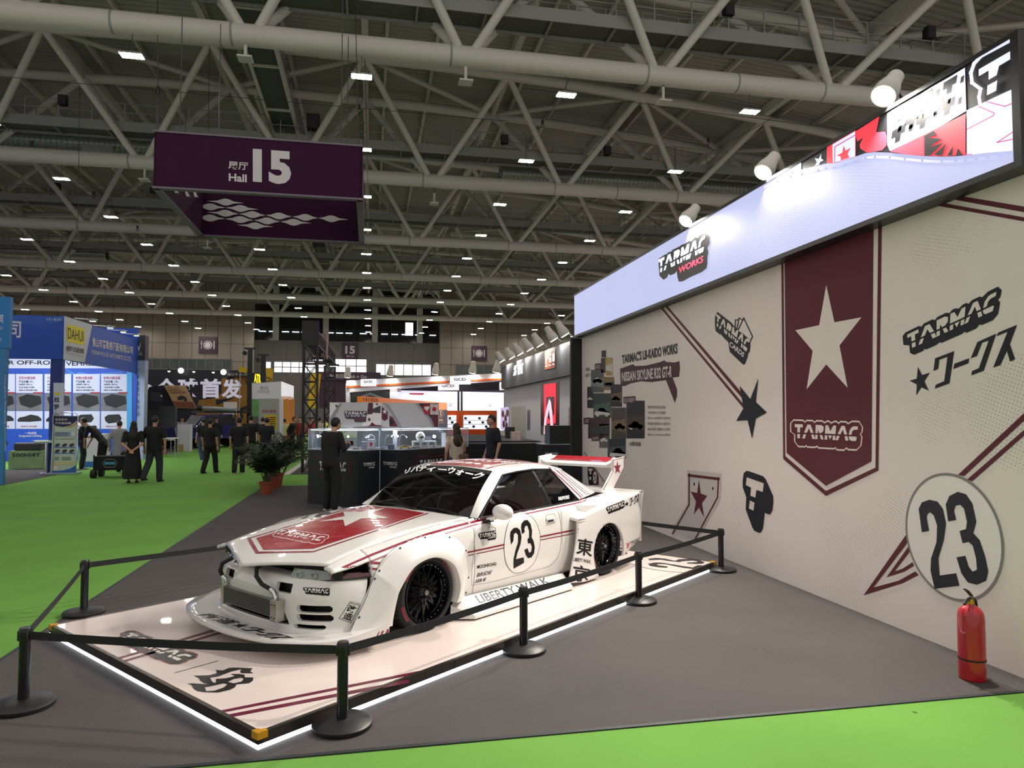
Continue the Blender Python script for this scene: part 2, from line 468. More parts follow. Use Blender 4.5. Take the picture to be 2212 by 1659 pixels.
# --- spiral ducts and sprinkler pipes
DUCT = mat('galvanised_duct', '8d938c', .35, .6)
def spiral(x0, x1, y, z, r, label):
    prof = []; x = x0
    while x < x1:
        prof += [(r, x), (r + .025, x + .04), (r, x + .08)]; x += .22
    t = thing('air_duct', label, 'duct', kind='structure')
    MB().lathe(prof, 18, (0, y, z), 'X').build('tube', DUCT, t, True)
    for k in range(int((x1 - x0) / 7)):
        xx = x0 + 3 + k * 7
        MB().bb((xx, y - .75, z - .62), (xx + 1.3, y - .1, z - .3)).build('outlet', STEELD, t)
spiral(-30, -7.5, TRUSS_Y[1] + 2.2, 14.45, .42, 'galvanised spiral air duct left of the purple hall sign')
spiral(6.5, 30, TRUSS_Y[1] + 2.2, 14.35, .5, 'galvanised spiral air duct above the far end of the screen')
spiral(-40, -20, TRUSS_Y[3] + 2.2, 14.3, .45, 'galvanised spiral air duct far back on the left')
PIPE = mat('cream_pipe', 'a59f86', .5)
for j, (y, z, x0, x1) in enumerate(((27.3, 17.3, -6.5, 30), (26.6, 16.9, 6, 30), (40, 17.2, 3, 30))):
    tag(MB().cyl((x0, y, z), (x1, y, z), .1, 10).build('sprinkler_pipe', PIPE), ['cream pipe under the roof right of the lengthwise catwalk', 'lower cream pipe under the roof at the upper right', 'cream pipe under the roof behind the second truss'][j], 'pipe', kind='structure')

# --- hall lamps
LAMPE = mat('lamp_light', (1, .93, .85), em=LAMP_POWER)
def make_lamp():
    t = thing('ceiling_light', 'twin-bar hall lamp', 'ceiling light')
    MB().box((0, 0, .04), (.62, .36, .05)).build('housing', STEELD, t)
    for s in (-1, 1): MB().box((0, s * .085, .008), (.58, .12, .012)).build('diffuser', LAMPE, t)
    MB().cyl((0, 0, .06), (0, 0, 1.1), .012, 6).build('hanger', WIRE, t)
    return t
L0 = make_lamp(); first = True
nrow = 0
for r in range(12):
    y = YT + 5.995 * r; zl = 12.05 - .0018 * (y - 21)
    for c in range(-7, 8):
        x = -.35 + 6.43 * c
        if x < -.62 * y - 1 or x > .98 * y + 1: continue
        lab = 'hall lamp with twin glowing bars in the %s lamp row from the camera' % (ord_ + ['sixth'])[min(r, 4)] if r < 4 else 'small distant hall lamp glowing under the far trusses'
        g = 'hall lamps in lamp row %s' % 'abcd'[r] if r < 4 else 'distant hall lamps'
        if first: L0.location = (x, y, zl); L0['label'] = lab; L0['group'] = g; first = False
        else: dup(L0, (x, y, zl), label=lab, group=g)
# --- dome cameras / wifi panels, speakers, pulleys and cables up there
def panel_at(x, y, z):
    t = thing('wifi_antenna', 'flat grey antenna panel hanging from a truss tube', 'antenna', (x, y, z), group='antenna panels under the trusses')
    MB().box((0, 0, 0), (.42, .42, .05)).build('panel', STEEL, t); MB().cyl((0, 0, .03), (0, 0, .5), .05, 8).build('stem', STEEL, t); MB().cyl((0, 0, .4), (0, 0, 1.0), .02, 6).build('hanger', WIRE, t)
for px, py, i in ((530, 127, 0), (1006, 178, 0), (1433, 221, 0), (312, 389, 1), (938, 440, 1), (448, 536, 2)):
    p = ony(px, py, TRUSS_Y[i]); panel_at(p.x, p.y, p.z)
def speaker_at(px, py, i, s, lab, g=None):
    p = ony(px, py, TRUSS_Y[i] - .55)
    t = thing('catwalk_speaker', lab, 'speaker', p, group=g)
    MB().box((0, 0, 0), (s, s * .8, s * 1.25)).build('cabinet', BLACK, t, bevel=.02)
    MB().box((0, -s * .42, 0), (s * .86, .02, s * 1.1)).build('grille', DARK, t)
speaker_at(677, 265, 1, .55, 'larger black loudspeaker on the catwalk above the hall sign')
for px, py, i in ((136, 217, 1), (1312, 326, 1), (1573, 22, 0), (2007, 72, 0), (1090, 302, 1), (125, 403, 2), (330, 412, 2), (738, 540, 3)):
    speaker_at(px, py, i, .34 if i < 2 else .3, 'small black loudspeaker clamped to a catwalk railing', 'small catwalk loudspeakers')
wires = [((425, 0, 22), (560, 245, 26)), ((340, -10, 24), (341, 285, 17.3)), ((0, 165, 28), (1100, 262, 28)), ((0, 305, 36), (760, 385, 36)), ((1320, 12, 22), (1180, 260, 26)), ((1130, 190, 24), (1900, 290, 24)), ((2110, 10, 22), (1480, 360, 30)), ((767, 0, 22), (775, 318, 17.3)), ((788, 120, 26), (796, 470, 26)), ((172, 190, 33), (168, 520, 33)), ((1470, 480, 46), (1345, 640, 60)), ((452, 100, 30), (450, 285, 30))]
for a, b in wires:
    p, q = ony(*a), ony(*b)
    tag(MB().cyl(p, q, .012, 5).build('rigging_cable', WIRE), 'thin dark rigging cable strung among the roof trusses', 'cable', 'rigging cables among the trusses')
for px, py, y in ((341, 196, 30), (767, 12, 22), (776, 237, 27), (69, 313, 34), (1172, 268, 29), (1289, 77, 24), (1530, 307, 30), (1747, 132, 24), (202, 421, 40), (1036, 320, 34), (297, 494, 45)):
    p = ony(px, py, y); t = thing('pulley', 'small black pulley block hanging on a rigging cable', 'pulley', p, group='pulley blocks on the rigging cables')
    MB().box((0, 0, .1), (.1, .06, .18)).build('block', DARK, t, bevel=.01); MB().tube([(.07 * math.cos(a / 6 * math.pi * 2), 0, -.06 + .09 * math.sin(a / 6 * math.pi * 2)) for a in range(6)], .018, 6, True).build('hook_ring', BLACK, t)

# --- end wall
YW = 90.0
def W(px, py, y=YW): p = ony(px, py, y); return p.x, p.z
BEIGE = mat('wall_panel', '8b8378', .7); GAP = mat('panel_joint', '4c4843', .8)
GREYW = mat('grey_wall', '6a6763', .7); GLASSD = mat('dark_glazing', '17191b', .15); SKYW = mat('bright_window', (.93, .97, 1), em=1.6)
GREENG = mat('dim_green_window', '39443d', .15)
xl, xr = W(549, 700)[0], W(950, 700)[0]
e = MB(); e.bb((-75, YW, 0), (xl, YW + .4, 18.5)); tag(e.build('wall_back_left', BEIGE), kind='structure')
e = MB(); e.bb((xr, YW, 0), (80, YW + .4, 18.5)); tag(e.build('wall_back_right', BEIGE), kind='structure')
for nm, a, b in (('trim_2', -60, xl), ('trim_3', xr, 60)):
    e = MB(); x = a
    while x < b: e.bb((x, YW - .02, 0), (x + .05, YW, 18)); x += 1.45
    for k in range(9): e.bb((a, YW - .02, 2 + 2.1 * k), (b, YW, 2.05 + 2.1 * k))
    tag(e.build(nm, GAP), kind='structure')
YR = 93.0
zc = W(700, 737, YR)[1]
tag(MB().bb((xl - 1, YR, 0), (xr + 1, YR + .3, zc)).build('wall_back', GREYW), kind='structure')
tag(MB().bb((xl - 1, YR + 1.5, zc - 1), (xr + 1, YR + 1.8, 18.5)).build('window_1', GLASSD), kind='structure')
e = MB()
for k in range(10): e.bb((xl + k * 2.35, YR + 1.42, zc), (xl + .06 + k * 2.35, YR + 1.5, 18.4))
for k in range(4): e.bb((xl, YR + 1.42, zc + 1.6 + k * 1.7), (xr, YR + 1.5, zc + 1.66 + k * 1.7))
tag(e.build('trim_4', DARK), kind='structure')
e = MB()
for k in range(14): e.bb((xl + k * 1.75, YR - .02, 0), (xl + .04 + k * 1.75, YR, zc))
e.bb((xl, YR - .02, zc - 2.4), (xr, YR, zc - 2.36)); tag(e.build('trim_5', GAP), kind='structure')
for i, px in enumerate((594, 703, 810, 908)):
    x = W(px, 700, YR)[0]
    tag(MB().cyl((x, YR + .9, zc - .6), (x, YR + .9, 18.3), .38, 14).build('column', STEEL), 'pale round column in front of the dark glazing of the end wall', 'column', 'columns of the end wall', 'structure')
def back_quad(name, px0, py0, px1, py1, y, m, kind='structure', t=.06):
    a, b = W(px0, py0, y), W(px1, py1, y)
    o = MB().bb((a[0], y - t, b[1]), (b[0], y, a[1])).build(name, m); tag(o, kind=kind); return o
def window(name, px0, py0, px1, py1, y, m, nx, nz=2):
    o = back_quad(name, px0, py0, px1, py1, y, m)
    a, b = W(px0, py0, y), W(px1, py1, y); f = MB()
    for k in range(nx + 1): x = a[0] + (b[0] - a[0]) * k / nx; f.bb((x - .05, y - .12, b[1]), (x + .05, y - .06, a[1]))
    for k in range(nz + 1): z = b[1] + (a[1] - b[1]) * k / nz; f.bb((a[0], y - .12, z - .05), (b[0], y - .06, z + .05))
    f.build('window_frame', GREYW, o); return o
window('window_2', 310, 774, 500, 799, YW, GREENG, 10, 1)
window('window_3', 571, 781, 586, 796, YR, SKYW, 1, 1)
window('window_4', 592, 781, 700, 806, YR, SKYW, 6)
window('window_5', 724, 775, 792, 806, YR, SKYW, 3)
window('window_6', 812, 786, 931, 812, YR, SKYW, 6, 1)
window('window_7', 985, 789, 1082, 812, YW, GREENG, 5, 1)
window('window_8', 726, 842, 747, 872, YR, mat('warm_window', (1, .93, .75), em=.9), 2, 1)
back_quad('window_9', 876, 681, 892, 688, YR + 1.5, mat('glare_window', (1, 1, 1), em=3))
back_quad('window_10', 876, 697, 892, 725, YR + 1.5, MATS['glare_window'])
for px in (568, 590, 618, 640, 660, 715, 735, 755, 786, 808, 832, 854, 876, 905, 936):
    a = W(px, 716 + (px - 560) * .024, YR + 1.2)
    tag(MB().bb((a[0] - .5, YR + 1.1, a[1]), (a[0] + .35, YR + 1.2, a[1] + .09)).build('strip_light', mat('strip_glow', (.9, .95, 1), em=3)), 'short glowing strip light along the dark glazing of the end wall', 'strip light', 'strip lights along the end glazing')
back_quad('trim_6', 690, 808, 760, 880, YR - .1, mat('purple_portal', '3d2338', .6))
# signs on the end wall
def square_sign(px0, py0, px1, py1, y, label):
    a, b = W(px0, py0, y), W(px1, py1, y)
    t = thing('wall_sign', label, 'sign', ((a[0] + b[0]) / 2, y - .1, (a[1] + b[1]) / 2))
    w, h = (b[0] - a[0]), (a[1] - b[1])
    MB().box((0, 0, 0), (w, .12, h)).build('board', mat('plum_board', '3a2135', .5), t)
    return t, w, h
for args in ((430, 727, 469, 764, YW, 'purple square sign with plate and cutlery on the left end wall'), (1018, 747, 1051, 780, YW, 'purple square sign with plate and cutlery on the right end wall')):
    t, w, h = square_sign(*args)
    f3 = lambda a, b: (a * w, -.08, b * h)
    decal('plate_icon', merge(ring(0, 0, .25, .25, .045), shape(ellipse(0, 0, .17, .17))), f3, SIGNWHITE, t)
    decal('fork_icon', merge(rect(-.36, -.23, -.325, .1), rect(-.385, .05, -.3, .1), rect(-.385, .05, -.37, .24), rect(-.35, .05, -.335, .24), rect(-.315, .05, -.3, .24)), f3, SIGNWHITE, t)
    decal('knife_icon', merge(rect(.31, -.23, .37, .24)), f3, SIGNWHITE, t)
t, w, h = square_sign(739, 741, 774, 776, YR, 'purple square number sign of the hall on the centre end wall')
decal('number', place(text_shape('15', .04), -.3, -.18, .6, .5), lambda a, b: (a * w, -.08, b * h), SIGNWHITE, t)
decal('caption', place(text_shape('展厅 Hall', .02), -.22, -.4, .44, .12), lambda a, b: (a * w, -.08, b * h), SIGNWHITE, t)
a, b = W(684, 803, YR - .3), W(822, 822, YR - .3)
t = thing('banner', 'long purple snack counter banner on the end wall', 'banner', ((a[0] + b[0]) / 2, YR - .4, (a[1] + b[1]) / 2)); w, h = b[0] - a[0], a[1] - b[1]
MB().box((0, 0, 0), (w, .2, h)).build('board', mat('plum_board', '3a2135', .5), t)
decal('lettering', place(text_shape('外卖区 Grab n Go', .01), -.3, -.28, .58, .52), lambda u, v: (u * w, -.12, v * h), SIGNWHITE, t)

# --- the hanging hall sign: four boards, open below
YS, YB = 17.0, 21.3
tl, br = ony(341, 286, YS), ony(777, 431, YS)
x0 = ony(338.5, 350, YS).x; x1 = br.x; zb = ony(557, 417, YS).z; ztop = ony(557, 303, YS).z
t = thing('hall_sign', 'large dark purple hanging hall number sign', 'sign', ((x0 + x1) / 2, YS, zb))
w = x1 - x0; hgt = ztop - zb; dp = YB - YS
MB().bb((-w / 2, -.06, 0), (w / 2, .06, hgt)).build('front_board', PURPLE, t)
MB().bb((-w / 2, dp - .06, 0), (w / 2, dp + .06, hgt)).build('back_board', PURPLE, t)
for s in (-1, 1): MB().bb((s * w / 2 - .06, 0, 0), (s * w / 2 + .06, dp, hgt)).build('side_board', PURPLE, t)
m = MB()
for yy in (0, dp): m.bb((-w / 2 - .07, yy - .08, -.04), (w / 2 + .07, yy + .08, .0)); m.bb((-w / 2 - .07, yy - .08, hgt), (w / 2 + .07, yy + .08, hgt + .04))
for s in (-1, 1): m.bb((s * w / 2 - .08, 0, -.04), (s * w / 2 + .08, dp, 0))
m.build('edge_trim', mat('sign_trim', '6e6470', .4), t)
def hs(px, py): p = ony(px, py, YS - .07); return p.x - (x0 + x1) / 2, -.066, p.z - zb
def box_txt(body, px0, py0, px1, py1, bold=0.0, slope=.076):
    return quad(text_shape(body, bold), (px0, py0), (px1, py0 + (px1 - px0) * slope), (px1, py1 + (px1 - px0) * slope), (px0, py1))
decal('number', box_txt('15', 546, 321, 629, 393, .05), hs, SIGNWHITE, t)
decal('caption', merge(box_txt('展厅', 493, 348, 536, 366, .02), box_txt('Hall', 494, 374, 533, 391, .03)), hs, SIGNWHITE, t)
def leaf(cx, cy, a): return [(cx - a, cy), (cx - a * .45, cy + .03), (cx - a * .15, cy + .09), (cx, cy + .1), (cx + a * .15, cy + .09), (cx + a * .45, cy + .03), (cx + a, cy), (cx + a * .45, cy - .03), (cx + a * .15, cy - .09), (cx, cy - .1), (cx - a * .15, cy - .09), (cx - a * .45, cy - .03)]
lf = []
for r, xs in enumerate(((.1, ), (.2, -.02), (.1, .28, .46, .64, .82), (.2, .38, .56, -.02), (.3, ))):
    for x in xs: lf.append(shape(leaf(-w / 2 + .25 + max(x, .0) * (w - .4), hgt * (.78 - .13 * r), .5)))
decal('wave_pattern', merge(*lf), lambda a, b: (a, dp - .07, b), SIGNWHITE, t)
decal('wave_pattern', merge(*[shape(leaf(dp * k, hgt * z, .4)) for k, z in ((.75, .7), (.6, .72), (.55, .5), (.4, .5), (.3, .3))]), lambda a, b: (-w / 2 + .07, a, b), SIGNWHITE, t)
m = MB()
for s in (-.4, .4):
    for yy in (.1, dp - .1): m.cyl((s * w, yy, hgt), (s * w, yy, 13.0 - zb), .012, 5)
m.build('hanger_cable', WIRE, t)
# ================================================================ the booth: printed wall, led screen, platform, barrier, extinguisher
XW_ = 4.33
MAROON = mat('maroon_print', '5a1626', .55); NAVY = mat('navy_print', '10141f', .5)
CREAM = mat('cream_print', 'ebe2d8', .55); PALEG = mat('pale_grey_print', 'cdc5c1', .55); GREYP = mat('grey_print', '82807f', .55)
REDP = mat('red_print', 'a3182c', .5); PAPER = mat('white_print', 'ded7d3', .5)
def dot_mat(name, c, dots, em=0.0, axis=(1, 2), pitch=.035, mscale=.5, amount=.12):
    """printed halftone: a grid of small dark dots that fades in and out"""
    m = bpy.data.materials.new(name); m.use_nodes = True; nt = m.node_tree; b = nt.nodes['Principled BSDF']; N = nt.nodes.new; L = nt.links.new
    tc = N('ShaderNodeTexCoord'); sp = N('ShaderNodeSeparateXYZ'); L(tc.outputs['Object'], sp.inputs[0])
    def math_(op, a, bb=None, c_=None):
        n = N('ShaderNodeMath'); n.operation = op
        for i, v in enumerate((a, bb, c_)):
            if v is None: continue
            if hasattr(v, 'links'): L(v, n.inputs[i])
            else: n.inputs[i].default_value = v
        return n.outputs[0]
    u = math_('MULTIPLY', sp.outputs[axis[0]], 1 / pitch); w = math_('MULTIPLY', sp.outputs[axis[1]], 1 / pitch)
    p = math_('ADD', u, math_('MULTIPLY', w, .35)); q = math_('SUBTRACT', w, math_('MULTIPLY', u, .35))
    fu = math_('SUBTRACT', math_('FRACT', p), .5); fw = math_('SUBTRACT', math_('FRACT', q), .5)
    d = math_('SQRT', math_('ADD', math_('MULTIPLY', fu, fu), math_('MULTIPLY', fw, fw)))
    no = N('ShaderNodeTexNoise'); no.inputs['Scale'].default_value = mscale; no.inputs['Detail'].default_value = 1; L(tc.outputs['Object'], no.inputs['Vector'])
    n2 = N('ShaderNodeTexNoise'); n2.inputs['Scale'].default_value = 14; L(tc.outputs['Object'], n2.inputs['Vector'])
    rad = math_('MULTIPLY', math_('SUBTRACT', math_('ADD', no.outputs['Fac'], math_('MULTIPLY', n2.outputs['Fac'], .25)), .66), 1.2)
    rad = math_('MINIMUM', rad, amount)
    f = math_('LESS_THAN', d, rad)
    mx = N('ShaderNodeMix'); mx.data_type = 'RGBA'; L(f, mx.inputs[0]); mx.inputs[6].default_value = lin(c) + [1]; mx.inputs[7].default_value = lin(dots) + [1]
    L(mx.outputs[2], b.inputs['Base Color']); b.inputs['Roughness'].default_value = .55
    if em:
        b.inputs['Base Color'].default_value = (.02, .02, .02, 1); nt.links.remove(b.inputs['Base Color'].links[0])
        L(mx.outputs[2], b.inputs['Emission Color']); b.inputs['Emission Strength'].default_value = em
    return m
WALLP = dot_mat('wall_print', 'ece2da', '77706c', amount=.13, pitch=.03, mscale=.9)
wall = tag(MB().bb((XW_, 3.72, 0), (XW_ + .3, 14.3, 3.9)).build('wall_right', WALLP), kind='structure')
onw = lambda px, py: onx(px, py, XW_ - .003)
onw2 = lambda px, py: onx(px, py, XW_ - .005)
onw3 = lambda px, py: onx(px, py, XW_ - .007)
A_ = lambda pts: Z(2.2757, 1240, 640, pts)     # tracing frames: scale and offset of the enlarged crops
B_ = lambda pts: Z(2.518, 1600, 1000, pts)
C_ = lambda pts: Z(6.913, 1420, 640, pts)
D_ = lambda pts: Z(6.913, 1440, 960, pts)
E_ = lambda pts: Z(6.38, 1880, 600, pts)
G_ = lambda pts: Z(5.183, 1060, 700, pts)
def stroke(path, w):
    out = []
    for (x0, y0), (x1, y1) in zip(path[:-1], path[1:]):
        l = math.hypot(x1 - x0, y1 - y0) or 1; nx, ny = -(y1 - y0) / l * w / 2, (x1 - x0) / l * w / 2
        ex, ey = (x1 - x0) / l * w / 2, (y1 - y0) / l * w / 2
        out.append(shape([(x0 - ex + nx, y0 - ey + ny), (x1 + ex + nx, y1 + ey + ny), (x1 + ex - nx, y1 + ey - ny), (x0 - ex - nx, y0 - ey - ny)]))
    return merge(*out)
def mark_on(fr, tl, tr, br, bl): return [xf(quad(s, tl, tr, br, bl), lambda a, b: fr([(a, b)])[0]) for s in (MARK, BACK, BACKRING)]
ink = lambda n, pts, m, f=onw: decal(n, shape(pts), f, m, wall)
# banner
ink('banner_print', A_([(1034, -200), (1045, 770), (1238, 932), (1462, 812), (1472, -360)]), MAROON)
decal('banner_border', shape([(1687.5, 560), (1692, 560), (1696, 985), (1784, 1060.5), (1891, 1010), (1897, 490), (1904.5, 490), (1897.4, 1016.6), (1784, 1071.5), (1691.7, 991.5)]), onw, MAROON, wall)
ink('star_print', A_([(1240, -55), (1280, 128), (1413, 103), (1305, 242), (1345, 450), (1240, 335), (1143, 458), (1173, 268), (1088, 167), (1205, 142)]), CREAM, onw2)
mk, bk, br_ = mark_on(A_, (1085, 628), (1396, 640), (1388, 712), (1085, 697))
decal('word_mark', mk, onw2, CREAM, wall); decal('word_mark_outline', br_, onw2, CREAM, wall)
# big word mark and katakana
tl_, tr_, brr, bll = (507, 785), (1738, 193), (1695, 455), (526, 990)
mk, bk, br_ = mark_on(E_, tl_, tr_, brr, bll)
decal('word_mark_shadow', bk, onw, NAVY, wall); decal('word_mark', mk, onw2, CREAM, wall)
KP = [[(870, 1285), (892, 1110), (1155, 1010), (1090, 1455), (888, 1530), (900, 1475), (1018, 1425), (1062, 1090), (950, 1130), (935, 1255)], [(1142, 1258), (1158, 1185), (1362, 1108), (1352, 1178)],
      [(1383, 1110), (1475, 885), (1735, 770), (1562, 1282), (1390, 1345), (1403, 1285), (1495, 1245), (1630, 865), (1540, 895), (1468, 1080)],
      [(1735, 805), (1762, 755), (2022, 648), (1922, 915), (1995, 1125), (1925, 1155), (1882, 1010), (1790, 1205), (1692, 1238), (1890, 745)]]
decal('katakana_print', merge(*[shape(E_(p)) for p in KP]), onw, NAVY, wall)
ink('star_print', E_([(655, 1228), (712, 1340), (820, 1308), (745, 1428), (803, 1555), (703, 1510), (632, 1620), (640, 1470), (540, 1418), (640, 1390)]), NAVY)
# flatten the traced katakana into a unit box, to reuse it on the car and elsewhere
_b0, _b1 = onw(*E_([(526, 990)])[0]), onw(*E_([(1695, 455)])[0])
_t = math.atan2(_b1.z - _b0.z, -(_b1.y - _b0.y))
def _flat(px, py):
    p = onw(px, py); a, b = -p.y, p.z
    return a * math.cos(_t) + b * math.sin(_t), -a * math.sin(_t) + b * math.cos(_t)
_k = xf(merge(*[shape(E_(p)) for p in KP]), _flat)
_xs = [p[0] for p in _k[0]]; _ys = [p[1] for p in _k[0]]
KATA = xf(_k, lambda a, b: ((a - min(_xs)) / (max(_xs) - min(_xs)), (b - min(_ys)) / (max(_ys) - min(_ys))))
# number circle
c0, c1 = onx(2072, 1024, XW_), onx(2099, 1309, XW_)
cz, rz_ = (c0.z + c1.z) / 2, (c0.z - c1.z) / 2
y0, y1 = onx(1958, 1170, XW_).y, onx(2170, 1190, XW_).y
cy_, ry_ = (y0 + y1) / 2, abs(y0 - y1) / 2
yz = lambda d: (lambda a, b: (XW_ - d, a, b))
decal('number_circle', shape(ellipse(cy_, cz, ry_ - .018, rz_ - .018, 64)), yz(.005), mat('light_cream_print', 'efe9e2', .5), wall)
decal('number_circle_rim', ring(cy_, cz, ry_, rz_, .02, 64), yz(.006), GREYP, wall)
N2 = [(985, 377), (968, 250), (985, 215), (1025, 200), (1070, 210), (1100, 250), (1117, 330), (1105, 420), (1075, 520), (1082, 612), (1172, 600), (1190, 668), (1055, 685), (1032, 585), (1035, 520), (1065, 430), (1068, 340), (1050, 285), (1030, 268), (1015, 280), (1012, 300), (1025, 370)]
N3 = [(1128, 318), (1115, 225), (1135, 180), (1180, 157), (1225, 170), (1260, 220), (1282, 320), (1265, 382), (1300, 420), (1330, 510), (1347, 590), (1335, 640), (1285, 663), (1235, 650), (1200, 600), (1173, 513), (1222, 505), (1240, 565), (1262, 592), (1285, 580), (1280, 520), (1262, 450), (1240, 430), (1207, 437), (1190, 370), (1225, 360), (1230, 320), (1215, 250), (1195, 228), (1170, 232), (1160, 260), (1172, 310)]
for n_ in (N2, N3): ink('number_print', B_(n_), NAVY, onw3)
_k = xf(merge(shape(B_(N2)), shape(B_(N3))), lambda a, b: (-onw(a, b).y, onw(a, b).z))
_xs = [p[0] for p in _k[0]]; _ys = [p[1] for p in _k[0]]
NUM23 = xf(_k, lambda a, b: ((a - min(_xs)) / (max(_xs) - min(_xs)), (b - min(_ys)) / (max(_ys) - min(_ys))))
# maroon stripes
for p in ([(1887, 878), (1918, 884), (2300, 530), (2300, 492)], [(1933, 900), (1957, 910), (2300, 608), (2300, 580)]): ink('stripe_print', A_(p), MAROON)
for p in ([(668, 720), (903, 385), (908, 432), (722, 678), (860, 640), (950, 590), (968, 610), (880, 655)], [(793, 622), (912, 455), (918, 485), (838, 590), (880, 575), (935, 540), (942, 560), (890, 592)]): ink('stripe_print', B_(p), MAROON)
for p in ([(100, 130), (140, 135), (1245, 1425), (1260, 1520)], [(35, 160), (70, 160), (1340, 1680), (1290, 1680)]): ink('stripe_print', C_(p), MAROON)
for p in ([(2020, 424), (2030, 416), (2300, 461), (2300, 474)], [(2000, 440), (2010, 434), (2300, 485), (2300, 494)]): ink('stripe_print', p, MAROON)
ink('star_print', A_([(905, 405), (893, 520), (948, 572), (893, 602), (875, 700), (853, 610), (797, 613), (833, 549), (813, 440), (866, 505)]), NAVY, onw2)
# cards mark
ink('card_mark_shadow', C_([(860, 300), (895, 232), (1010, 320), (1105, 395), (1140, 440), (1215, 520), (1280, 560), (1380, 650), (1390, 740), (1380, 830), (1355, 850), (1350, 900), (1310, 1010), (1285, 1025), (1240, 985), (1080, 830), (1060, 690), (1035, 660), (1010, 640), (945, 565), (935, 572), (870, 520), (858, 420)]), NAVY)
decal('card_mark', xf(merge(quad(MARK, (880, 258), (1385, 655), (1330, 830), (866, 428)), quad(text_shape('CARDS', .03), (1088, 668), (1305, 850), (1280, 915), (1070, 735))), lambda a, b: C_([(a, b)])[0]), onw2, CREAM, wall)
CARD1 = [[(1290, 325), (1420, 600), (1375, 700)], [(1290, 325), (1205, 500)]]
decal('card_outline', xf(merge(*[stroke(p, 16) for p in CARD1 + [[(1160, 470), (1165, 355), (1205, 350)], [(1185, 490), (1220, 325), (1270, 355)]]]), lambda a, b: C_([(a, b)])[0]), onw, NAVY, wall)
# badge and wing print
BO = [(1190, 395), (1230, 400), (1440, 475), (1480, 520), (1590, 770), (1595, 860), (1580, 980), (1550, 1040), (1515, 1045), (1465, 1020), (1440, 1250), (1410, 1315), (1380, 1322), (1310, 1290), (1280, 1240), (1180, 970), (1190, 790), (1135, 640), (1135, 540), (1150, 430)]
BH = [[(1195, 490), (1450, 580), (1435, 710), (1340, 680), (1325, 795), (1248, 765), (1260, 645), (1180, 605)], [(1240, 835), (1312, 870), (1297, 990), (1225, 955)]]
decal('badge_print', xf(shape(BO, BH), lambda a, b: D_([(a, b)])[0]), onw, NAVY, wall)
ink('wing_print', D_([(305, 380), (822, 432), (800, 800), (770, 880), (440, 1440), (62, 1290), (305, 880)]), PALEG)
decal('wing_print_line', xf(merge(stroke([(90, 1330), (334, 900), (336, 440)], 20), stroke([(336, 462), (772, 515)], 40), stroke([(772, 500), (760, 790), (425, 1410)], 20)), lambda a, b: D_([(a, b)])[0]), onw2, MAROON, wall)
ink('star_print', D_([(482, 525), (510, 735), (607, 768), (528, 880), (560, 1095), (482, 940), (408, 1045), (437, 850), (358, 703), (455, 725)]), MAROON, onw2)
for x, y in ((412, 592), (690, 657)): ink('dot_print', D_(ellipse(x, y, 11, 26, 12)), NAVY, onw2)
# heading, ribbon and story text
gx = lambda a, b: G_([(a, b)])[0]
def gtext(nm, body, tl, tr, br, bl, m, bold=.0, f=onw2): decal(nm, xf(quad(text_shape(body, bold), tl, tr, br, bl), gx), f, m, wall)
gtext('heading_print', "TARMAC'S LB-KAIDO WORKS", (1467, 345), (2090, 210), (2090, 330), (1470, 445), NAVY, .035)
ink('ribbon_print', G_([(1448, 500), (1590, 450), (1620, 470), (1740, 465), (1900, 425), (1945, 405), (1965, 425), (2060, 430), (2112, 415), (2118, 500), (2108, 590), (2035, 600), (2085, 730), (2085, 800), (2062, 885), (1962, 628), (1800, 650), (1680, 640), (1560, 665), (1500, 695), (1455, 690)]), mat('plum_print', '4a2430', .55))
gtext('ribbon_lettering', 'NISSAN SKYLINE R32 GT-R', (1465, 540), (2030, 465), (2028, 595), (1467, 645), PAPER, .035, onw3)
for i, s_ in enumerate(('我的狂想 街头传奇 我们从王的路人', '一辆日史出身的 R32 GTR, 这是我最远', '通过 Liberty Walk的改造, 赋予它全新的生命', '狂热的造型, 狂野的线条, 每一处都彰显个性', '在街头争锋, 可是魅力! 关注我们', '来看 Tarmac x LB R32 Project 最新动态')):
    y = 912 + 62 * i; gtext('story_text', s_, (1755, y), (1960 + (i > 1) * 50, y + 4), (1960 + (i > 1) * 50, y + 36), (1755, y + 34), NAVY)
gtext('story_text', 'LB原创涂装', (1553, 1312), (1680, 1320), (1680, 1370), (1553, 1362), NAVY, .01)
gtext('story_text', 'RB26', (1066, 490), (1110, 484), (1110, 520), (1066, 530), NAVY); gtext('story_text', '超强动力', (1060, 560), (1112, 545), (1112, 585), (1060, 600), NAVY)
# collage of small photographs
def photo(q, c, car=None, c2=None):
    p = mat('photo_' + c, c, .5, noise=(6, .5))
    ink('photo_print', G_(q), p, onw2)
    if c2:
        (x0, y0), (x1, y1) = q[0], q[2]; k = .45
        ink('photo_detail', G_([(x0, y0 + (y1 - y0) * k), (x1, y0 + (y1 - y0) * (k - .1)), (x1, y0 + (y1 - y0) * .8), (x0, y0 + (y1 - y0) * .7)]), mat('photo_' + c2, c2, .5, noise=(9, .5)), onw3)
    if car:
        x, y, w = car; f = lambda a, b: (x + a * w, y - b * w)
        ink('photo_car', G_([f(*p_) for p_ in [(0, .1), (.03, .3), (.2, .36), (.35, .55), (.6, .55), (.75, .36), (.97, .3), (1, .1), (.9, .08), (.85, .0), (.72, .0), (.68, .1), (.32, .1), (.28, 0), (.14, 0), (.1, .1)]]), PAPER, onw3)
R_ = lambda x0, y0, x1, y1, s=0: [(x0, y0), (x1, y0 - s), (x1, y1), (x0, y1)]
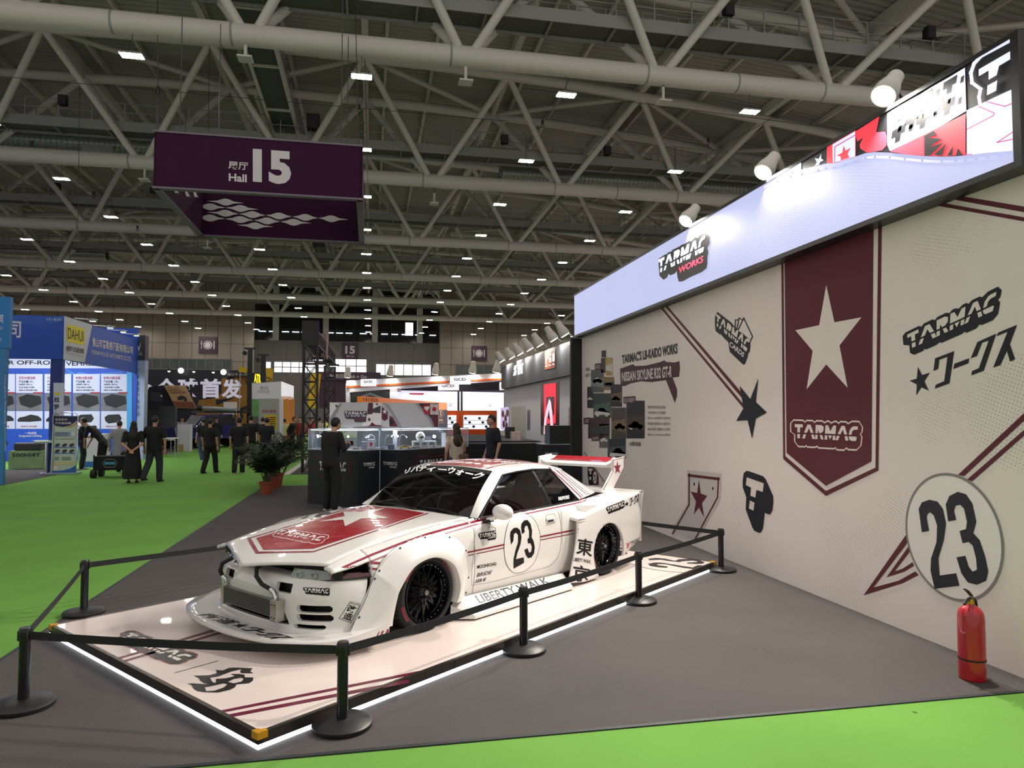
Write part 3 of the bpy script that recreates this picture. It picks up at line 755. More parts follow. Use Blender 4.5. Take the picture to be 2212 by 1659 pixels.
photo(R_(1240, 300, 1290, 372, 8), '1d1f24'); photo(R_(1235, 380, 1285, 545), '3a2d36'); photo(R_(1285, 375, 1362, 575), 'b9a055', None, 'd9d4cc')
photo(R_(1122, 512, 1265, 765), '59605a', (1140, 660, 110), '7f8a83'); photo(R_(1265, 592, 1380, 738), '8d7446', (1280, 690, 80), '2a2624')
photo(R_(1080, 702, 1150, 940), '2b2f33', (1085, 850, 55)); photo(R_(1150, 775, 1345, 1050), '33413c', (1160, 1035, 175), '4f655d')
photo(R_(1345, 675, 1468, 925), '22272b', (1355, 860, 95), '6d5540'); photo(R_(1350, 935, 1515, 1285), '4b463d', (1385, 1180, 120), '7b6a4b')
photo(R_(1090, 1050, 1330, 1280), '4a3036', None, '3c4441'); photo(R_(1215, 1120, 1325, 1385), '6d6d64', (1225, 1320, 85)); photo(R_(1310, 1285, 1510, 1500), '2a3238', (1330, 1500, 200), '4a5a5c')
photo(R_(1520, 858, 1722, 1280), '20212a', (1540, 1180, 165), '46372d')
for q in ((1165, 445, 1232, 512), (1040, 1052, 1105, 1120), (1130, 1250, 1215, 1308), (1485, 815, 1618, 890)):
    ink('caption_tag', G_(R_(*q, 8)), MATS['plum_print'], onw3)
    gtext('caption_text', '复古风格套件' if q[0] == 1485 else '街道改装', (q[0] + 8, q[1] + 14), (q[2] - 8, q[1] + 6), (q[2] - 8, q[3] - 14), (q[0] + 8, q[3] - 8), PAPER, 0, lambda a, b: onx(a, b, XW_ - .009))
# lower left corner print of the wall
H_ = lambda pts: Z(12.29, 1220, 960, pts)
ink('corner_print', H_([(440, 150), (500, 230), (740, 530), (1030, 1000), (1060, 1000), (1060, 1100), (440, 1100)]), PAPER); ink('corner_line', H_([(500, 200), (530, 200), (1060, 985), (1030, 1000)]), GREYP, onw2)
ink('corner_maroon', H_([(735, 570), (840, 720), (900, 850), (900, 1080), (720, 1080)]), MAROON, onw2); ink('corner_badge', H_([(605, 560), (650, 530), (735, 560), (742, 1080), (640, 1080), (605, 800)]), NAVY, onw3)
decal('corner_badge_letter', xf(merge(rect(630, 640, 735, 700), rect(660, 700, 700, 790), rect(650, 860, 700, 940)), lambda a, b: H_([(a, b)])[0]), lambda a, b: onx(a, b, XW_ - .009), PAPER, wall)
ink('corner_circle', H_(ellipse(800, 880, 50, 160, 24)), PAPER, onw3)
decal('corner_number', xf(quad(NUM23, (768, 780), (832, 800), (832, 980), (765, 985)), lambda a, b: H_([(a, b)])[0]), lambda a, b: onx(a, b, XW_ - .009), NAVY, wall)
# black return panel at the far end of the wall
tag(MB().bb((4.1, 14.3, 0), (XW_ + .3, 14.42, 3.39)).build('end_panel', BLACK), 'black narrow panel closing the far end of the printed wall', 'panel')

# ---------------------------------------------------------------- led screen on top of the wall
XL = 4.17
EM = lambda n, c: mat('screen_' + n, c, .4, em=SCREEN_POWER)
LEDM = dot_mat('screen_face', (.62, .66, 1.0), (.3, .3, .55), em=SCREEN_POWER, pitch=.03, mscale=.8, amount=.13)
LW, LK, LR, LP, LG = EM('white', (.66, .7, 1.0)), mat('screen_black', '17171a', .35), EM('red', (.75, .035, .06)), EM('magenta', (.42, .04, .2)), EM('lilac', (.34, .36, .62))
led = thing('led_screen', 'long wide led screen with torn-paper artwork on top of the printed wall', 'screen', (0, 0, 0))
pa, pb = onx(1241, 640, XL), onx(2187, 81, XL); pc, pd = onx(1240.5, 725.5, XL), onx(2190, 349.5, XL)
yN, yF, zT, zB = (pb.y + pd.y) / 2, (pa.y + pc.y) / 2, (pa.z + pb.z) / 2, (pc.z + pd.z) / 2
MB().bb((XL + .004, yN - .06, zB - .045), (XW_ + .32, yF + .01, zT + .035)).build('housing', mat('screen_housing', '141416', .4), led)
m = MB()
m.bb((XL - .012, yN - .06, zB - .045), (XL + .004, yF + .01, zB)).bb((XL - .012, yN - .06, zT), (XL + .004, yF + .01, zT + .035)).bb((XL - .012, yN - .06, zB), (XL + .004, yN, zT))
m.build('bezel', mat('screen_bezel', '1b1b1d', .35), led)
MB().bb((XL - .001, yN, zB), (XL + .003, yF, zT)).build('display', LEDM, led)
on1 = lambda a, b: onx(a, b, XL - .003)
on2 = lambda a, b: onx(a, b, XL - .005)
on3 = lambda a, b: onx(a, b, XL - .007)
S_ = lambda pts: Z(4.007, 1660, 60, pts)
s1 = lambda a, b: S_([(a, b)])[0]
si = lambda n, pts, mm, f=on1: decal(n, shape(S_(pts)), f, mm, led)
torn = [(-60, 1345), (80, 1290), (190, 1245), (290, 1225), (430, 1190), (500, 1175), (570, 1172), (660, 1140), (750, 1115), (840, 1085), (920, 1075), (1050, 1080), (1180, 1095), (1330, 1110), (1500, 1115), (1620, 1112), (1700, 1105), (1800, 1092), (1900, 1080), (2010, 1068), (2113, 1065)]
si('artwork_black', torn + [(2113, 92), (1700, 320), (1000, 740), (500, 1018)], LK)
si('artwork_lilac', [(1715, 715), (2113, 530), (2113, 1065), (1900, 1080), (1715, 1103)], LW, on2)
si('artwork_white', [(95, 1275), (283, 1165), (285, 1224), (60, 1300)], LW, on2); si('artwork_black', [(105, 1290), (160, 1240), (215, 1228), (205, 1252), (115, 1284)], LK, on3)
si('artwork_star', [(457, 1088), (455, 1130), (478, 1145), (445, 1165), (440, 1185), (398, 1196), (420, 1165), (400, 1128), (435, 1135)], LW, on2)
si('artwork_red', [(505, 1030), (755, 888), (755, 1112), (570, 1170), (505, 1174)], LR, on2); si('artwork_white', [(553, 1010), (750, 895), (750, 1112), (558, 1170)], LW, on3)
on4 = lambda a, b: onx(a, b, XL - .009)
si('artwork_star', [(650, 1018), (668, 1065), (712, 1035), (685, 1090), (700, 1124), (655, 1138), (625, 1148), (625, 1115), (592, 1105), (640, 1080)], LR, on4)
decal('artwork_line', xf(stroke([(572, 1165), (575, 1030), (748, 930)], 8), s1), on4, LP, led)
si('artwork_splash', [(757, 895), (960, 765), (945, 840), (930, 905), (1010, 900), (1025, 950), (1020, 1020), (985, 1060), (880, 1076), (850, 1078), (795, 1045), (790, 1010), (820, 950), (770, 985), (757, 940)], LR, on2)
si('artwork_checker', [(1028, 742), (1140, 672), (1300, 585), (1400, 520), (1560, 430), (1700, 345), (1712, 720), (1400, 905), (1050, 1066), (1028, 1010)], LW, on2)
Tk = [(0, 0), (120, -72), (108, 0), (75, 18), (65, 80), (22, 105), (28, 48), (-8, 68)]
tt = []
for r_ in range(-1, 6):
    for c_ in range(-3, 4):
        x, y = 1090 + 213 * c_ + 98 * r_, 712 - 118 * c_ + 84 * r_ - 55 * r_ * .0
        y = 712 - 118 * c_ + 32 * r_ ; x = 1090 + 213 * c_ + 98 * r_ * (1 if r_ % 2 else .0) + (0 if r_ % 2 else -10 * r_)
        y = 712 - 118 * c_ + (r_ // 2) * 185 + (70 if r_ % 2 else 0)
        P4 = [(x + a, y + b) for a, b in Tk]; xs = [p[0] for p in P4]
        cxm, cym = sum(xs) / 8, sum(p[1] for p in P4) / 8
        top = 742 - (cxm - 1028) * .591; bot = 1072 - (cxm - 1040) * .525
        if min(xs) > 1030 and max(xs) < 1710 and cym - 55 > top and cym + 62 < bot:
            tt.append(shape(P4))
        q4 = [(x + 150, y - 50), (x + 180, y - 68), (x + 172, y - 10), (x + 142, y + 8)]
        cxm, cym = x + 160, y - 30; top = 742 - (cxm - 1028) * .591; bot = 1072 - (cxm - 1040) * .525
        if 1045 < cxm < 1695 and cym - 35 > top and cym + 35 < bot: tt.append(shape(q4))
decal('artwork_letters', xf(merge(*tt), s1), on3, LK, led)
si('artwork_red', [(1052, 1070), (1345, 925), (1345, 1108), (1180, 1094)], LR, on3); si('artwork_red', [(1348, 925), (1705, 742), (1705, 1103), (1500, 1112), (1348, 1108)], LR, on3)
si('artwork_black', [(1350, 935), (1430, 890), (1450, 930), (1380, 950), (1500, 960), (1390, 1035), (1520, 990), (1400, 1106), (1350, 1108)], LK, on4)
for q in ([(1430, 1100), (1540, 1000), (1500, 1108)], [(1545, 1106), (1600, 1020), (1590, 1106)], [(1620, 1106), (1640, 1040), (1680, 1104)]): si('artwork_black', q, LK, on4)
decal('badge_outline', xf(stroke([(2106, 102), (1840, 245), (1780, 310), (1752, 390), (1762, 475), (1835, 530), (1822, 600), (1830, 655)], 30), s1), on4, LW, led)
si('badge_letter', [(1820, 360), (2110, 192), (2105, 265), (1995, 330), (1975, 410), (1905, 450), (1905, 370), (1820, 420)], LW, on4); si('badge_letter', [(1895, 500), (1980, 455), (1970, 545), (1890, 585)], LW, on4)
decal('artwork_line', xf(merge(stroke([(1820, 680), (1955, 740), (1945, 760), (1720, 878)], 9), stroke([(1890, 640), (2045, 680), (2110, 655)], 9), stroke([(2110, 905), (1980, 992), (2110, 965)], 9), stroke([(1700, 1092), (1760, 1098)], 8)), s1), on3, LP, led)
decal('torn_edge', xf(stroke([(x, y + 42) for x, y in torn], 17), s1), on2, LG, led)
K_ = lambda pts: Z(13.825, 1400, 480, pts)
k1 = lambda a, b: K_([(a, b)])[0]
decal('word_mark_shadow', xf(shape([(300, 1150), (330, 1080), (500, 965), (540, 960), (620, 890), (690, 880), (720, 830), (880, 750), (940, 720), (1020, 665), (1100, 640), (1230, 560), (1300, 560), (1410, 450), (1480, 470), (1560, 380), (1710, 290), (1830, 430), (1830, 640), (1770, 760), (1800, 900), (1770, 1050), (1770, 1250), (1740, 1380), (1600, 1490), (1260, 1640), (1050, 1760), (920, 1780), (880, 1659), (850, 1460), (800, 1530), (660, 1590), (620, 1540), (560, 1659), (460, 1720), (340, 1600), (320, 1350)]), k1), on2, LK, led)
decal('word_mark', xf(quad(MARK, (310, 1120), (1712, 385), (1650, 880), (300, 1530)), k1), on3, EM('bright', (.8, .85, 1)), led)
decal('second_word', xf(quad(text_shape('WORKS', .02), (915, 1350), (1655, 990), (1640, 1190), (905, 1540)), k1), on3, EM('word_red', (.9, .05, .1)), led)

# spotlights along the top edge of the screen
SPOTG = mat('spot_glass', (1, .97, .85), em=14)
def spotlight(px, py, s, X, label, group, power=SPOT_POWER, aim=(-.55, -.15, -.8), back=True):
    p = onx(px, py, X); d = Vector(aim).normalized()
    t = thing('spotlight', label, 'spotlight', p, group=group)
    MB().lathe([(.0, -.0), (.1, 0), (.108, .02), (.1, .1), (.07, .22), (.065, .3), (.02, .32), (0, .32)], 20, (0, 0, 0)).build('lamp_body', mat('lamp_white', 'c9c4bb', .4), t, True)
    MB().lathe([(.0, -.006), (.088, -.006), (.09, .004)], 20).build('lens', SPOTG, t)
    q = (-d).to_track_quat('Z', 'Y').to_matrix().to_4x4()
    for ch in t.children:
        ch.data.transform(Matrix.Scale(s, 4)); ch.data.transform(q)
    if back:
        MB().bar(-d * .2 * s, (.2, 0, -.04), .02, .02).build('bracket', DARK, t)
    if power:
        l = bpy.data.lights.new('spot_beam', 'AREA'); l.shape = 'DISK'; l.size = .16 * s; l.energy = power; l.color = (1, .93, .84); l.spread = math.radians(150)
        lo = bpy.data.objects.new('spot_beam', l); link(lo, t); lo.location = d * .02; lo.rotation_euler = (-d).to_track_quat('Z', 'Y').to_euler()
    return t
for k, (px, py, s) in enumerate(((1908, 208, 1.0), (1648, 373, 1.0), (1481, 478, 1.0))):
    spotlight(px, py, s, XL - .06, 'white spotlight on the top edge of the led screen, %s from the near end' % ['first', 'second', 'third'][k], 'spotlights on the led screen', aim=(-.62, -.25, -.72))

# ---------------------------------------------------------------- platform
ZP = .0905
ANG = math.radians(39.1)
PA, PB_, PD = onz(557.5, 1586, ZP), onz(99, 1352, ZP), onz(1546, 1214, ZP)
ex = (PD - PA).normalized(); ey = (PB_ - PA); ey = (ey - ex * ey.dot(ex)); PWID = ey.length; ey.normalize(); PLEN = (PD - PA).length
plat = thing('car_platform', 'low white display platform with steel edges and glowing underside strip', 'platform', (0, 0, 0))
pp = lambda u, v, z: PA + ex * u + ey * v + Vector((0, 0, z - ZP))
def pslab(u0, v0, u1, v1, z0, z1): return [pp(u, v, z0) for u, v in ((u0, v0), (u1, v0), (u1, v1), (u0, v1))], Vector((0, 0, z1 - z0))
MB().prism(*pslab(.025, .025, PLEN - .025, PWID - .025, .03, ZP)).build('deck', mat('gloss_white_deck', 'd9cbc4', .22, coat=.3), plat)
m = MB()
for a in ((0, 0, PLEN, .028), (0, PWID - .028, PLEN, PWID), (0, 0, .028, PWID), (PLEN - .028, 0, PLEN, PWID)): m.prism(*pslab(*a, .034, ZP + .003))
m.build('steel_edge', mat('brushed_steel_edge', '5d5651', .28, .85), plat)
m = MB()
for u in (1.48, 2.96, 4.44): m.prism(*pslab(u, -.001, u + .006, .029, .034, ZP + .0035)).prism(*pslab(u, PWID - .029, u + .006, PWID + .001, .034, ZP + .0035))
for v in (.95, 1.9): m.prism(*pslab(-.001, v, .029, v + .006, .034, ZP + .0035))
m.build('edge_joint', BLACK, plat)
m = MB()
for a in ((.0, .0, PLEN, .012), (.0, PWID - .012, PLEN, PWID), (.0, 0.012, .012, PWID - .012), (PLEN - .012, .012, PLEN, PWID - .012)): m.prism(*pslab(*a, .008, .033))
m.build('light_strip', mat('strip_led', (.78, .88, 1), em=5.0), plat)
YEL = mat('yellow_guard', 'b8860f', .5)
for u, v, su, sv in ((0, 0, 1, 1), (0, PWID, 1, -1), (PLEN, 0, -1, 1), (PLEN, PWID, -1, -1)):
    m = MB(); m.prism(*pslab(u - .006 * su, v - .006 * sv, u + .055 * su, v + .032 * sv, .06, ZP + .007)).prism(*pslab(u - .006 * su, v + .032 * sv, u + .032 * su, v + .055 * sv, .06, ZP + .007)); m.build('corner_guard', YEL, plat)
onp = lambda a, b: onz(a, b, ZP + .0012)
onp2 = lambda a, b: onz(a, b, ZP + .002)
Q_ = lambda pts: Z(5.53, 200, 1340, pts)
q1 = lambda a, b: Q_([(a, b)])[0]
pk = lambda n, sh, mm, f=onp: decal(n, sh, f, mm, plat)
FLK = mat('floor_black_print', '1b191b', .25)
FLM = mat('floor_maroon_print', '5f1530', .25)
tl4 = ((465, 146), (1190, 424), (1020, 482), (305, 200))
pk('word_mark_rim', xf(quad(BACKRING, *tl4), q1), mat('floor_red_print', '7a2027', .3)); pk('word_mark_shadow', xf(quad(BACK, *tl4), q1), FLK); pk('word_mark', xf(quad(MARK, *tl4), q1), CREAM, onp2)
LB = shape([(1208, 660), (1250, 660), (1390, 655), (1470, 635), (1485, 620), (1470, 592), (1560, 598), (1620, 570), (1680, 563), (1910, 572), (1885, 610), (1922, 632), (1790, 632), (1760, 620), (1775, 585), (1660, 610), (1500, 670), (1405, 685), (1420, 720), (1445, 745), (1475, 740), (1470, 700), (1600, 690), (1700, 665), (1650, 640), (1760, 640), (1815, 650), (1820, 680), (1920, 682), (1915, 720), (1870, 750), (1720, 765), (1700, 800), (1640, 830), (1500, 862), (1330, 858), (1250, 845), (1210, 820), (1180, 770), (1128, 755), (1200, 752), (1400, 765), (1330, 750), (1285, 720), (1270, 690)],
           [[(1615, 735), (1690, 700), (1780, 685), (1805, 700), (1780, 730), (1690, 752)], [(1340, 800), (1420, 785), (1570, 752), (1610, 765), (1560, 805), (1450, 840), (1360, 845)]])
pk('monogram', xf(LB, q1), FLK)
pk('divider_line', xf(stroke([(980, 627), (1500, 483)], 6), q1), mat('floor_navy_print', '1e1c35', .3))
for a, b in (((287, 459), (1640, 62)), ((362, 492), (1720, 88))): pk('stripe', xf(stroke([a, b], 25), q1), FLM)
pk('stripe', stroke([(478, 1537), (905, 1452)], 5.5), FLM); pk('stripe', stroke([(497, 1546), (880, 1472)], 7), FLM)
J_ = lambda a, b: Z(6.9125, 1380, 1100, [(a, b)])[0]
pk('floor_number', xf(merge(shape([(140, 740), (250, 725), (380, 735), (540, 770), (600, 745), (760, 740), (900, 760), (980, 790), (960, 810), (860, 815), (715, 808), (730, 795), (860, 790), (890, 778), (800, 765), (650, 775), (600, 790), (580, 785), (440, 770), (330, 752), (230, 755), (160, 760)]), shape([(135, 815), (230, 795), (330, 795), (800, 870), (880, 835), (990, 840), (860, 885), (800, 890), (640, 870), (400, 820), (300, 815), (260, 830), (430, 855), (425, 872), (290, 865), (170, 845)])), J_), FLK, onp2)
pk('floor_circle', xf(stroke([(-150, 800), (60, 866), (230, 900), (400, 925), (560, 940), (690, 944)], 5), J_), FLK)

# ---------------------------------------------------------------- barrier posts with belts
POSTM = mat('post_black', '0c0c0e', .32); BASEM = mat('post_base_black', '1b1817', .45, noise=(8, .2)); BELT = mat('belt_black', '131316', .75)
def make_post():
    t = thing('barrier_post', 'black barrier post', 'barrier post')
    MB().lathe([(.0, .0), (.165, 0), (.17, .008), (.17, .026), (.16, .036), (.06, .05), (.04, .052), (0, .052)], 40).build('base', BASEM, t, True)
    MB().lathe([(.031, .045), (.031, .4), (.034, .402), (.034, .47), (.03, .478), (0, .48)], 24).build('post', POSTM, t, True)
    MB().box((0, 0, .43), (.08, .03, .06)).box((0, 0, .43), (.03, .08, .06)).build('belt_head', POSTM, t, bevel=.004)
    return t
PS = {}
posts = [('nl', (50, 1530), 'black barrier post at the left front, nearest the green carpet edge'), ('nc', (739, 1572), 'black barrier post beside the near platform corner, closest to the camera'), ('r1', (1131, 1408), 'black barrier post beside the long platform edge, level with the front wheel'), ('r2', (1380, 1302), 'black barrier post beside the long platform edge, level with the rear wheel'), ('fr', (1558, 1234), 'black barrier post at the far right platform corner near the wall'), ('bl', (181, 1328), 'black barrier post behind the left platform corner, on the far side')]
p0 = None
for k, px, lab in posts:
    g = onz(*px, 0.0); g.z = .006
    if p0 is None: p0 = make_post(); p0.location = g; p0['label'] = lab; p0['group'] = 'barrier posts around the car platform'
    else: dup(p0, g, label=lab, group='barrier posts around the car platform')
    PS[k] = g
g = Vector((2.18, 10.45, .006)); PS['bk'] = g; dup(p0, g, label='black barrier post behind the car, mostly hidden by it', group='barrier posts around the car platform')
def belt(a, b, lab):
    a, b = PS[a] + Vector((0, 0, .43)), PS[b] + Vector((0, 0, .43)); d = (b - a); d.z = 0; d.normalize(); n = Vector((-d.y, d.x, 0)) * .0015
    a, b = a + d * .045, b - d * .045; m = MB(); N_ = 12; rows = []
    pts = []
    for i in range(N_ + 1):
        f = i / N_; c = a.lerp(b, f) - Vector((0, 0, .012 * 4 * f * (1 - f))); tw = .0
        pts.append(c)
    for s in (1, -1):
        m.grid([[p + n * s + Vector((0, 0, .024)) for p in pts], [p + n * s - Vector((0, 0, .024)) for p in pts]], s < 0)
    m.grid([[p + n + Vector((0, 0, .024)) for p in pts], [p - n + Vector((0, 0, .024)) for p in pts]]); m.grid([[p + n - Vector((0, 0, .024)) for p in pts], [p - n - Vector((0, 0, .024)) for p in pts]])
    tag(m.build('barrier_belt', BELT), lab, 'barrier belt', 'black belts between the barrier posts')
for a, b, l in (('nl', 'nc', 'black belt across the front of the platform between the two nearest posts'), ('nc', 'r1', 'black belt from the nearest post up to the post by the front wheel'), ('r1', 'r2', 'black belt along the car side between the two middle posts'), ('r2', 'fr', 'black belt from the rear wheel post to the far right corner post'), ('nl', 'bl', 'short black belt on the left between the front and back left posts'), ('bl', 'bk', 'black belt running behind the car from the back left post'), ('fr', 'bk', 'black belt running behind the car tail in front of the wall')): belt(a, b, l)

# ---------------------------------------------------------------- fire extinguisher by the wall
def extinguisher(loc, lab, s=1.0):
    t = thing('fire_extinguisher', lab, 'fire extinguisher', loc, .5)
    RED = mat('extinguisher_red', 'a80d1c', .25, coat=.6)
    MB().lathe([(0, 0), (.076, 0), (.082, .006), (.082, .41), (.08, .418), (.08, .424), (.074, .45), (.055, .475), (.03, .487), (.022, .5), (0, .5)], 32).build('cylinder', RED, t, True)
    MB().lathe([(.0835, .13), (.0842, .136), (.0835, .142)], 32).build('hose_band', BLACK, t, True)
    MB().lathe([(.024, .495), (.024, .515), (.02, .52), (.02, .535), (0, .535)], 16).build('valve', mat('brass', 'b08a2c', .3, 1.0), t, True)
    m = MB(); m.tube([(.0, 0, .535), (-.05, 0, .533), (-.1, 0, .522), (-.112, 0, .512)], .01, 8); m.build('carry_handle', BLACK, t, True)
    m = MB(); m.bar((.025, 0, .545), (-.05, 0, .59), .02, .01); m.bar((-.05, 0, .59), (-.1, 0, .61), .018, .008); m.build('lever', BLACK, t)
    MB().tube([(.02, 0, .525), (.06, .0, .525), (.1, 0, .5), (.125, 0, .42), (.12, 0, .28), (.105, 0, .14), (.1, 0, .1)], .0095, 8).build('hose', BLACK, t, True)
    MB().cyl((.1, 0, .1), (.1, 0, .03), .01, 10, .017).build('nozzle', mat('nozzle_blue', '1b4aa0', .35), t, True)
    t.scale = (s, s, s); return t
g = onz(2101, 1466, .006); extinguisher((g.x, g.y, .006), 'red fire extinguisher standing on the carpet against the printed wall')
# ================================================================ the race car on the platform
CA = math.radians(180 + 39.1)
CO = Vector((-.146, 6.396, ZP + .001))
CM = Matrix.Translation(CO) @ Matrix.Rotation(CA, 4, 'Z'); CMI = CM.inverted()
PAINT = mat('white_car_paint', 'd9d6d2', .28, coat=1.0)
GLOSSB = mat('gloss_black', '040405', .12, spec=.35); RUBBER = mat('tyre_rubber', '131313', .75); BTRIM = mat('black_trim', '0d0d0f', .35)
REDV = mat('red_vinyl', '96071d', .25, coat=1.0); MARV = mat('maroon_vinyl', '7d1230', .25, coat=.8); BLKV = mat('black_vinyl', '09090b', .45, spec=.3); WHTV = mat('white_vinyl', 'dedbd7', .28, coat=1.0)
GLASS = mat('tinted_glass', '040405', .03, alpha=.72, coat=.3)
REDSEAT = mat('red_seat', '8c0f1e', .7)
car = thing('race_car', 'white widebody race car with red livery, number 23 and tall rear wing', 'car', CO, CA)
def cr(xs, ys, x):
    if xs[0] > xs[-1]: xs, ys = xs[::-1], ys[::-1]
    x = min(max(x, xs[0]), xs[-1]); i = 0
    while i < len(xs) - 2 and x > xs[i + 1]: i += 1
    def tg(k):
        if k == 0: return (ys[1] - ys[0]) / (xs[1] - xs[0])
        if k == len(xs) - 1: return (ys[-1] - ys[-2]) / (xs[-1] - xs[-2])
        return (ys[k + 1] - ys[k - 1]) / (xs[k + 1] - xs[k - 1])
    h = xs[i + 1] - xs[i]; t = (x - xs[i]) / h
    return (2 * t ** 3 - 3 * t ** 2 + 1) * ys[i] + (t ** 3 - 2 * t ** 2 + t) * h * tg(i) + (-2 * t ** 3 + 3 * t ** 2) * ys[i + 1] + (t ** 3 - t ** 2) * h * tg(i + 1)
def cc(pts, t):
    n = len(pts) - 1; xs = [i / n for i in range(n + 1)]
    return tuple(cr(xs, [p[k] for p in pts], t) for k in range(len(pts[0])))
def caty(px, py, y):
    o = CMI @ CAM; d = CMI.to_3x3() @ ray(px, py); return o + d * ((y - o.y) / d.y)
ST_X = [.80, .55, .2, -.2, -.62, -1.2, -1.86, -2.4, -2.9, -3.3]
ST = [[(.74, .16), (.775, .26), (.80, .38), (.81, .50), (.80, .575), (.71, .592)],
      [(.82, .14), (.85, .27), (.857, .41), (.848, .525), (.805, .61), (.71, .655)],
      [(.84, .13), (.866, .28), (.872, .44), (.86, .60), (.82, .682), (.71, .723)],
      [(.84, .12), (.872, .28), (.877, .45), (.866, .64), (.832, .712), (.71, .757)],
      [(.84, .11), (.872, .28), (.878, .46), (.868, .675), (.838, .735), (.73, .778)],
      [(.84, .11), (.872, .28), (.878, .46), (.868, .68), (.845, .74), (.80, .782)],
      [(.84, .11), (.872, .28), (.878, .46), (.868, .685), (.845, .755), (.80, .795)],
      [(.85, .13), (.875, .29), (.878, .47), (.87, .69), (.845, .76), (.79, .802)],
      [(.85, .18), (.872, .31), (.872, .48), (.86, .69), (.825, .77), (.72, .818)],
      [(.82, .24), (.84, .34), (.84, .5), (.83, .69), (.80, .775), (.68, .822)]]
def side(x, v):
    col = [(cr(ST_X, [s[k][0] for s in ST], x), cr(ST_X, [s[k][1] for s in ST], x)) for k in range(6)]
    y, z = cc(col, v); return x, y, z
def panel(name, fn, nu, nv, m=PAINT, sides=(1, -1), thick=0.0, parent=car, us=(0, 1), vs=(0, 1), cut=None, flip=False):
    out = []
    for s in sides:
        rows = [[(lambda p: (p[0], p[1] * s, p[2]))(fn(us[0] + (us[1] - us[0]) * i / nu, vs[0] + (vs[1] - vs[0]) * j / nv)) for i in range(nu + 1)] for j in range(nv + 1)]
        mb = MB().grid(rows, (s < 0) != flip)
        o = mb.build(name, m, parent, smooth=True, weld='keep', ang=50)
        if thick:
            sd = o.modifiers.new('s', 'SOLIDIFY'); sd.thickness = thick; sd.offset = -1
        if cut:
            for c in cut(s):
                b = o.modifiers.new('b', 'BOOLEAN'); b.object = c; b.operation = 'DIFFERENCE'; b.solver = 'EXACT'
        if cut or thick:
            evaluated_mesh(o)
            if cut:
                for c in cut(s, True): pass
        out.append(o)
    return out
_cut = []
def cutter(mb):
    o = mb.build('tmp_cut', None, car); _cut.append(o); return o
def clear_cut():
    for o in _cut: bpy.data.objects.remove(o)
    _cut.clear()
CF = cutter(MB().cyl((0, -1.2, .27), (0, 1.2, .27), .40, 40)); CRr = cutter(MB().cyl((-2.6, -1.2, .27), (-2.6, 1.2, .27), .36, 40))
both = lambda s, e=False: [] if e else [CF, CRr]
targets = []
targets += panel('front_fender', lambda u, v: side(.48 - 1.095 * u, v), 40, 24, thick=.04, cut=both)
targets += panel('fender_nose', lambda u, v: side(.80 - .32 * u, .745 + .255 * v), 10, 8, thick=.02)
targets += panel('door', lambda u, v: side(-.62 - 1.27 * u, v), 40, 24)
targets += panel('rear_quarter', lambda u, v: side(-1.893 - 1.4 * u, v), 40, 24, thick=.03, cut=both)
clear_cut()
# bonnet with its pointed overhanging nose
HX = [1.05, .9, .6, .3, 0, -.35, -.72]; HC = [.555, .603, .68, .737, .775, .792, .798]; HE = [.535, .572, .648, .708, .746, .769, .782]
def hood(u, v):
    y = -.71 + 1.42 * v; xn = 1.05 - .30 * abs(y) / .78; x = xn + (-.715 - xn) * u; k = (abs(y) / .71) ** 2.6
    return x, y, cr(HX, HC, x) * (1 - k) + (cr(HX, HE, x) + .004) * k
h_ = panel('bonnet', hood, 44, 30, sides=(1,), thick=.016, flip=True); targets += h_
# bumper
BP = [(.935, 0), (.93, .2), (.912, .4), (.868, .56), (.79, .69), (.69, .775), (.58, .83), (.5, .853)]
BV = [(.105, .11), (.125, .05), (.16, .012), (.25, .018), (.36, .012), (.44, -.005), (.485, -.03), (.50, -.07), (.505, -.16)]
def bumper(u, v):
    a = abs(u * 2 - 1); s = 1 if u > .5 else -1
    x, y = cc(BP, a); x2, y2 = cc(BP, min(1, a + .01)); x1, y1 = cc(BP, max(0, a - .01)); tx, ty = x2 - x1, y2 - y1; l = math.hypot(tx, ty)
    z, d = cc(BV, v); e = a ** 6 * .12 * max(0, (.5 - z) / .4)
    nx, ny = ty / l, -tx / l
    return x + nx * d * (1 - a ** 4 * (z < .15)) + e, s * max(0, y + ny * d * (1 if a > .05 else 0) * (1 - a ** 4 * (z < .15))), z
def rbox(y0, z0, y1, z1, x0=.5, x1=1.3, ch=.02, r=None):
    pts = [(y0 + ch, z0), (y1 - ch, z0), (y1, z0 + ch), (y1, z1 - ch), (y1 - ch, z1), (y0 + ch, z1), (y0, z1 - ch), (y0, z0 + ch)] if not r else r
    return MB().prism([(x0, a, b) for a, b in pts], (x1 - x0, 0, 0))
for s in (1, -1):
    g = lambda a, b, c, d, x0, ch: cutter(rbox(min(a * s, c * s), b, max(a * s, c * s), d, x0, 1.3, ch))
    g(.30, .385, .465, .455, .85, .006); g(.525, .268, .755, .318, .66, .015); g(.525, .205, .76, .255, .66, .015); g(.50, .150, .72, .180, .72, .01)
cutter(rbox(0, 0, 0, 0, .83, 1.3, r=[(-.46, .165), (.46, .165), (.40, .30), (.34, .335), (-.34, .335), (-.40, .30)]))
ob_ = list(_cut)
b_ = panel('front_bumper', bumper, 72, 30, sides=(1,), thick=.03, cut=lambda s, e=False: [] if e else ob_); targets += b_
clear_cut()
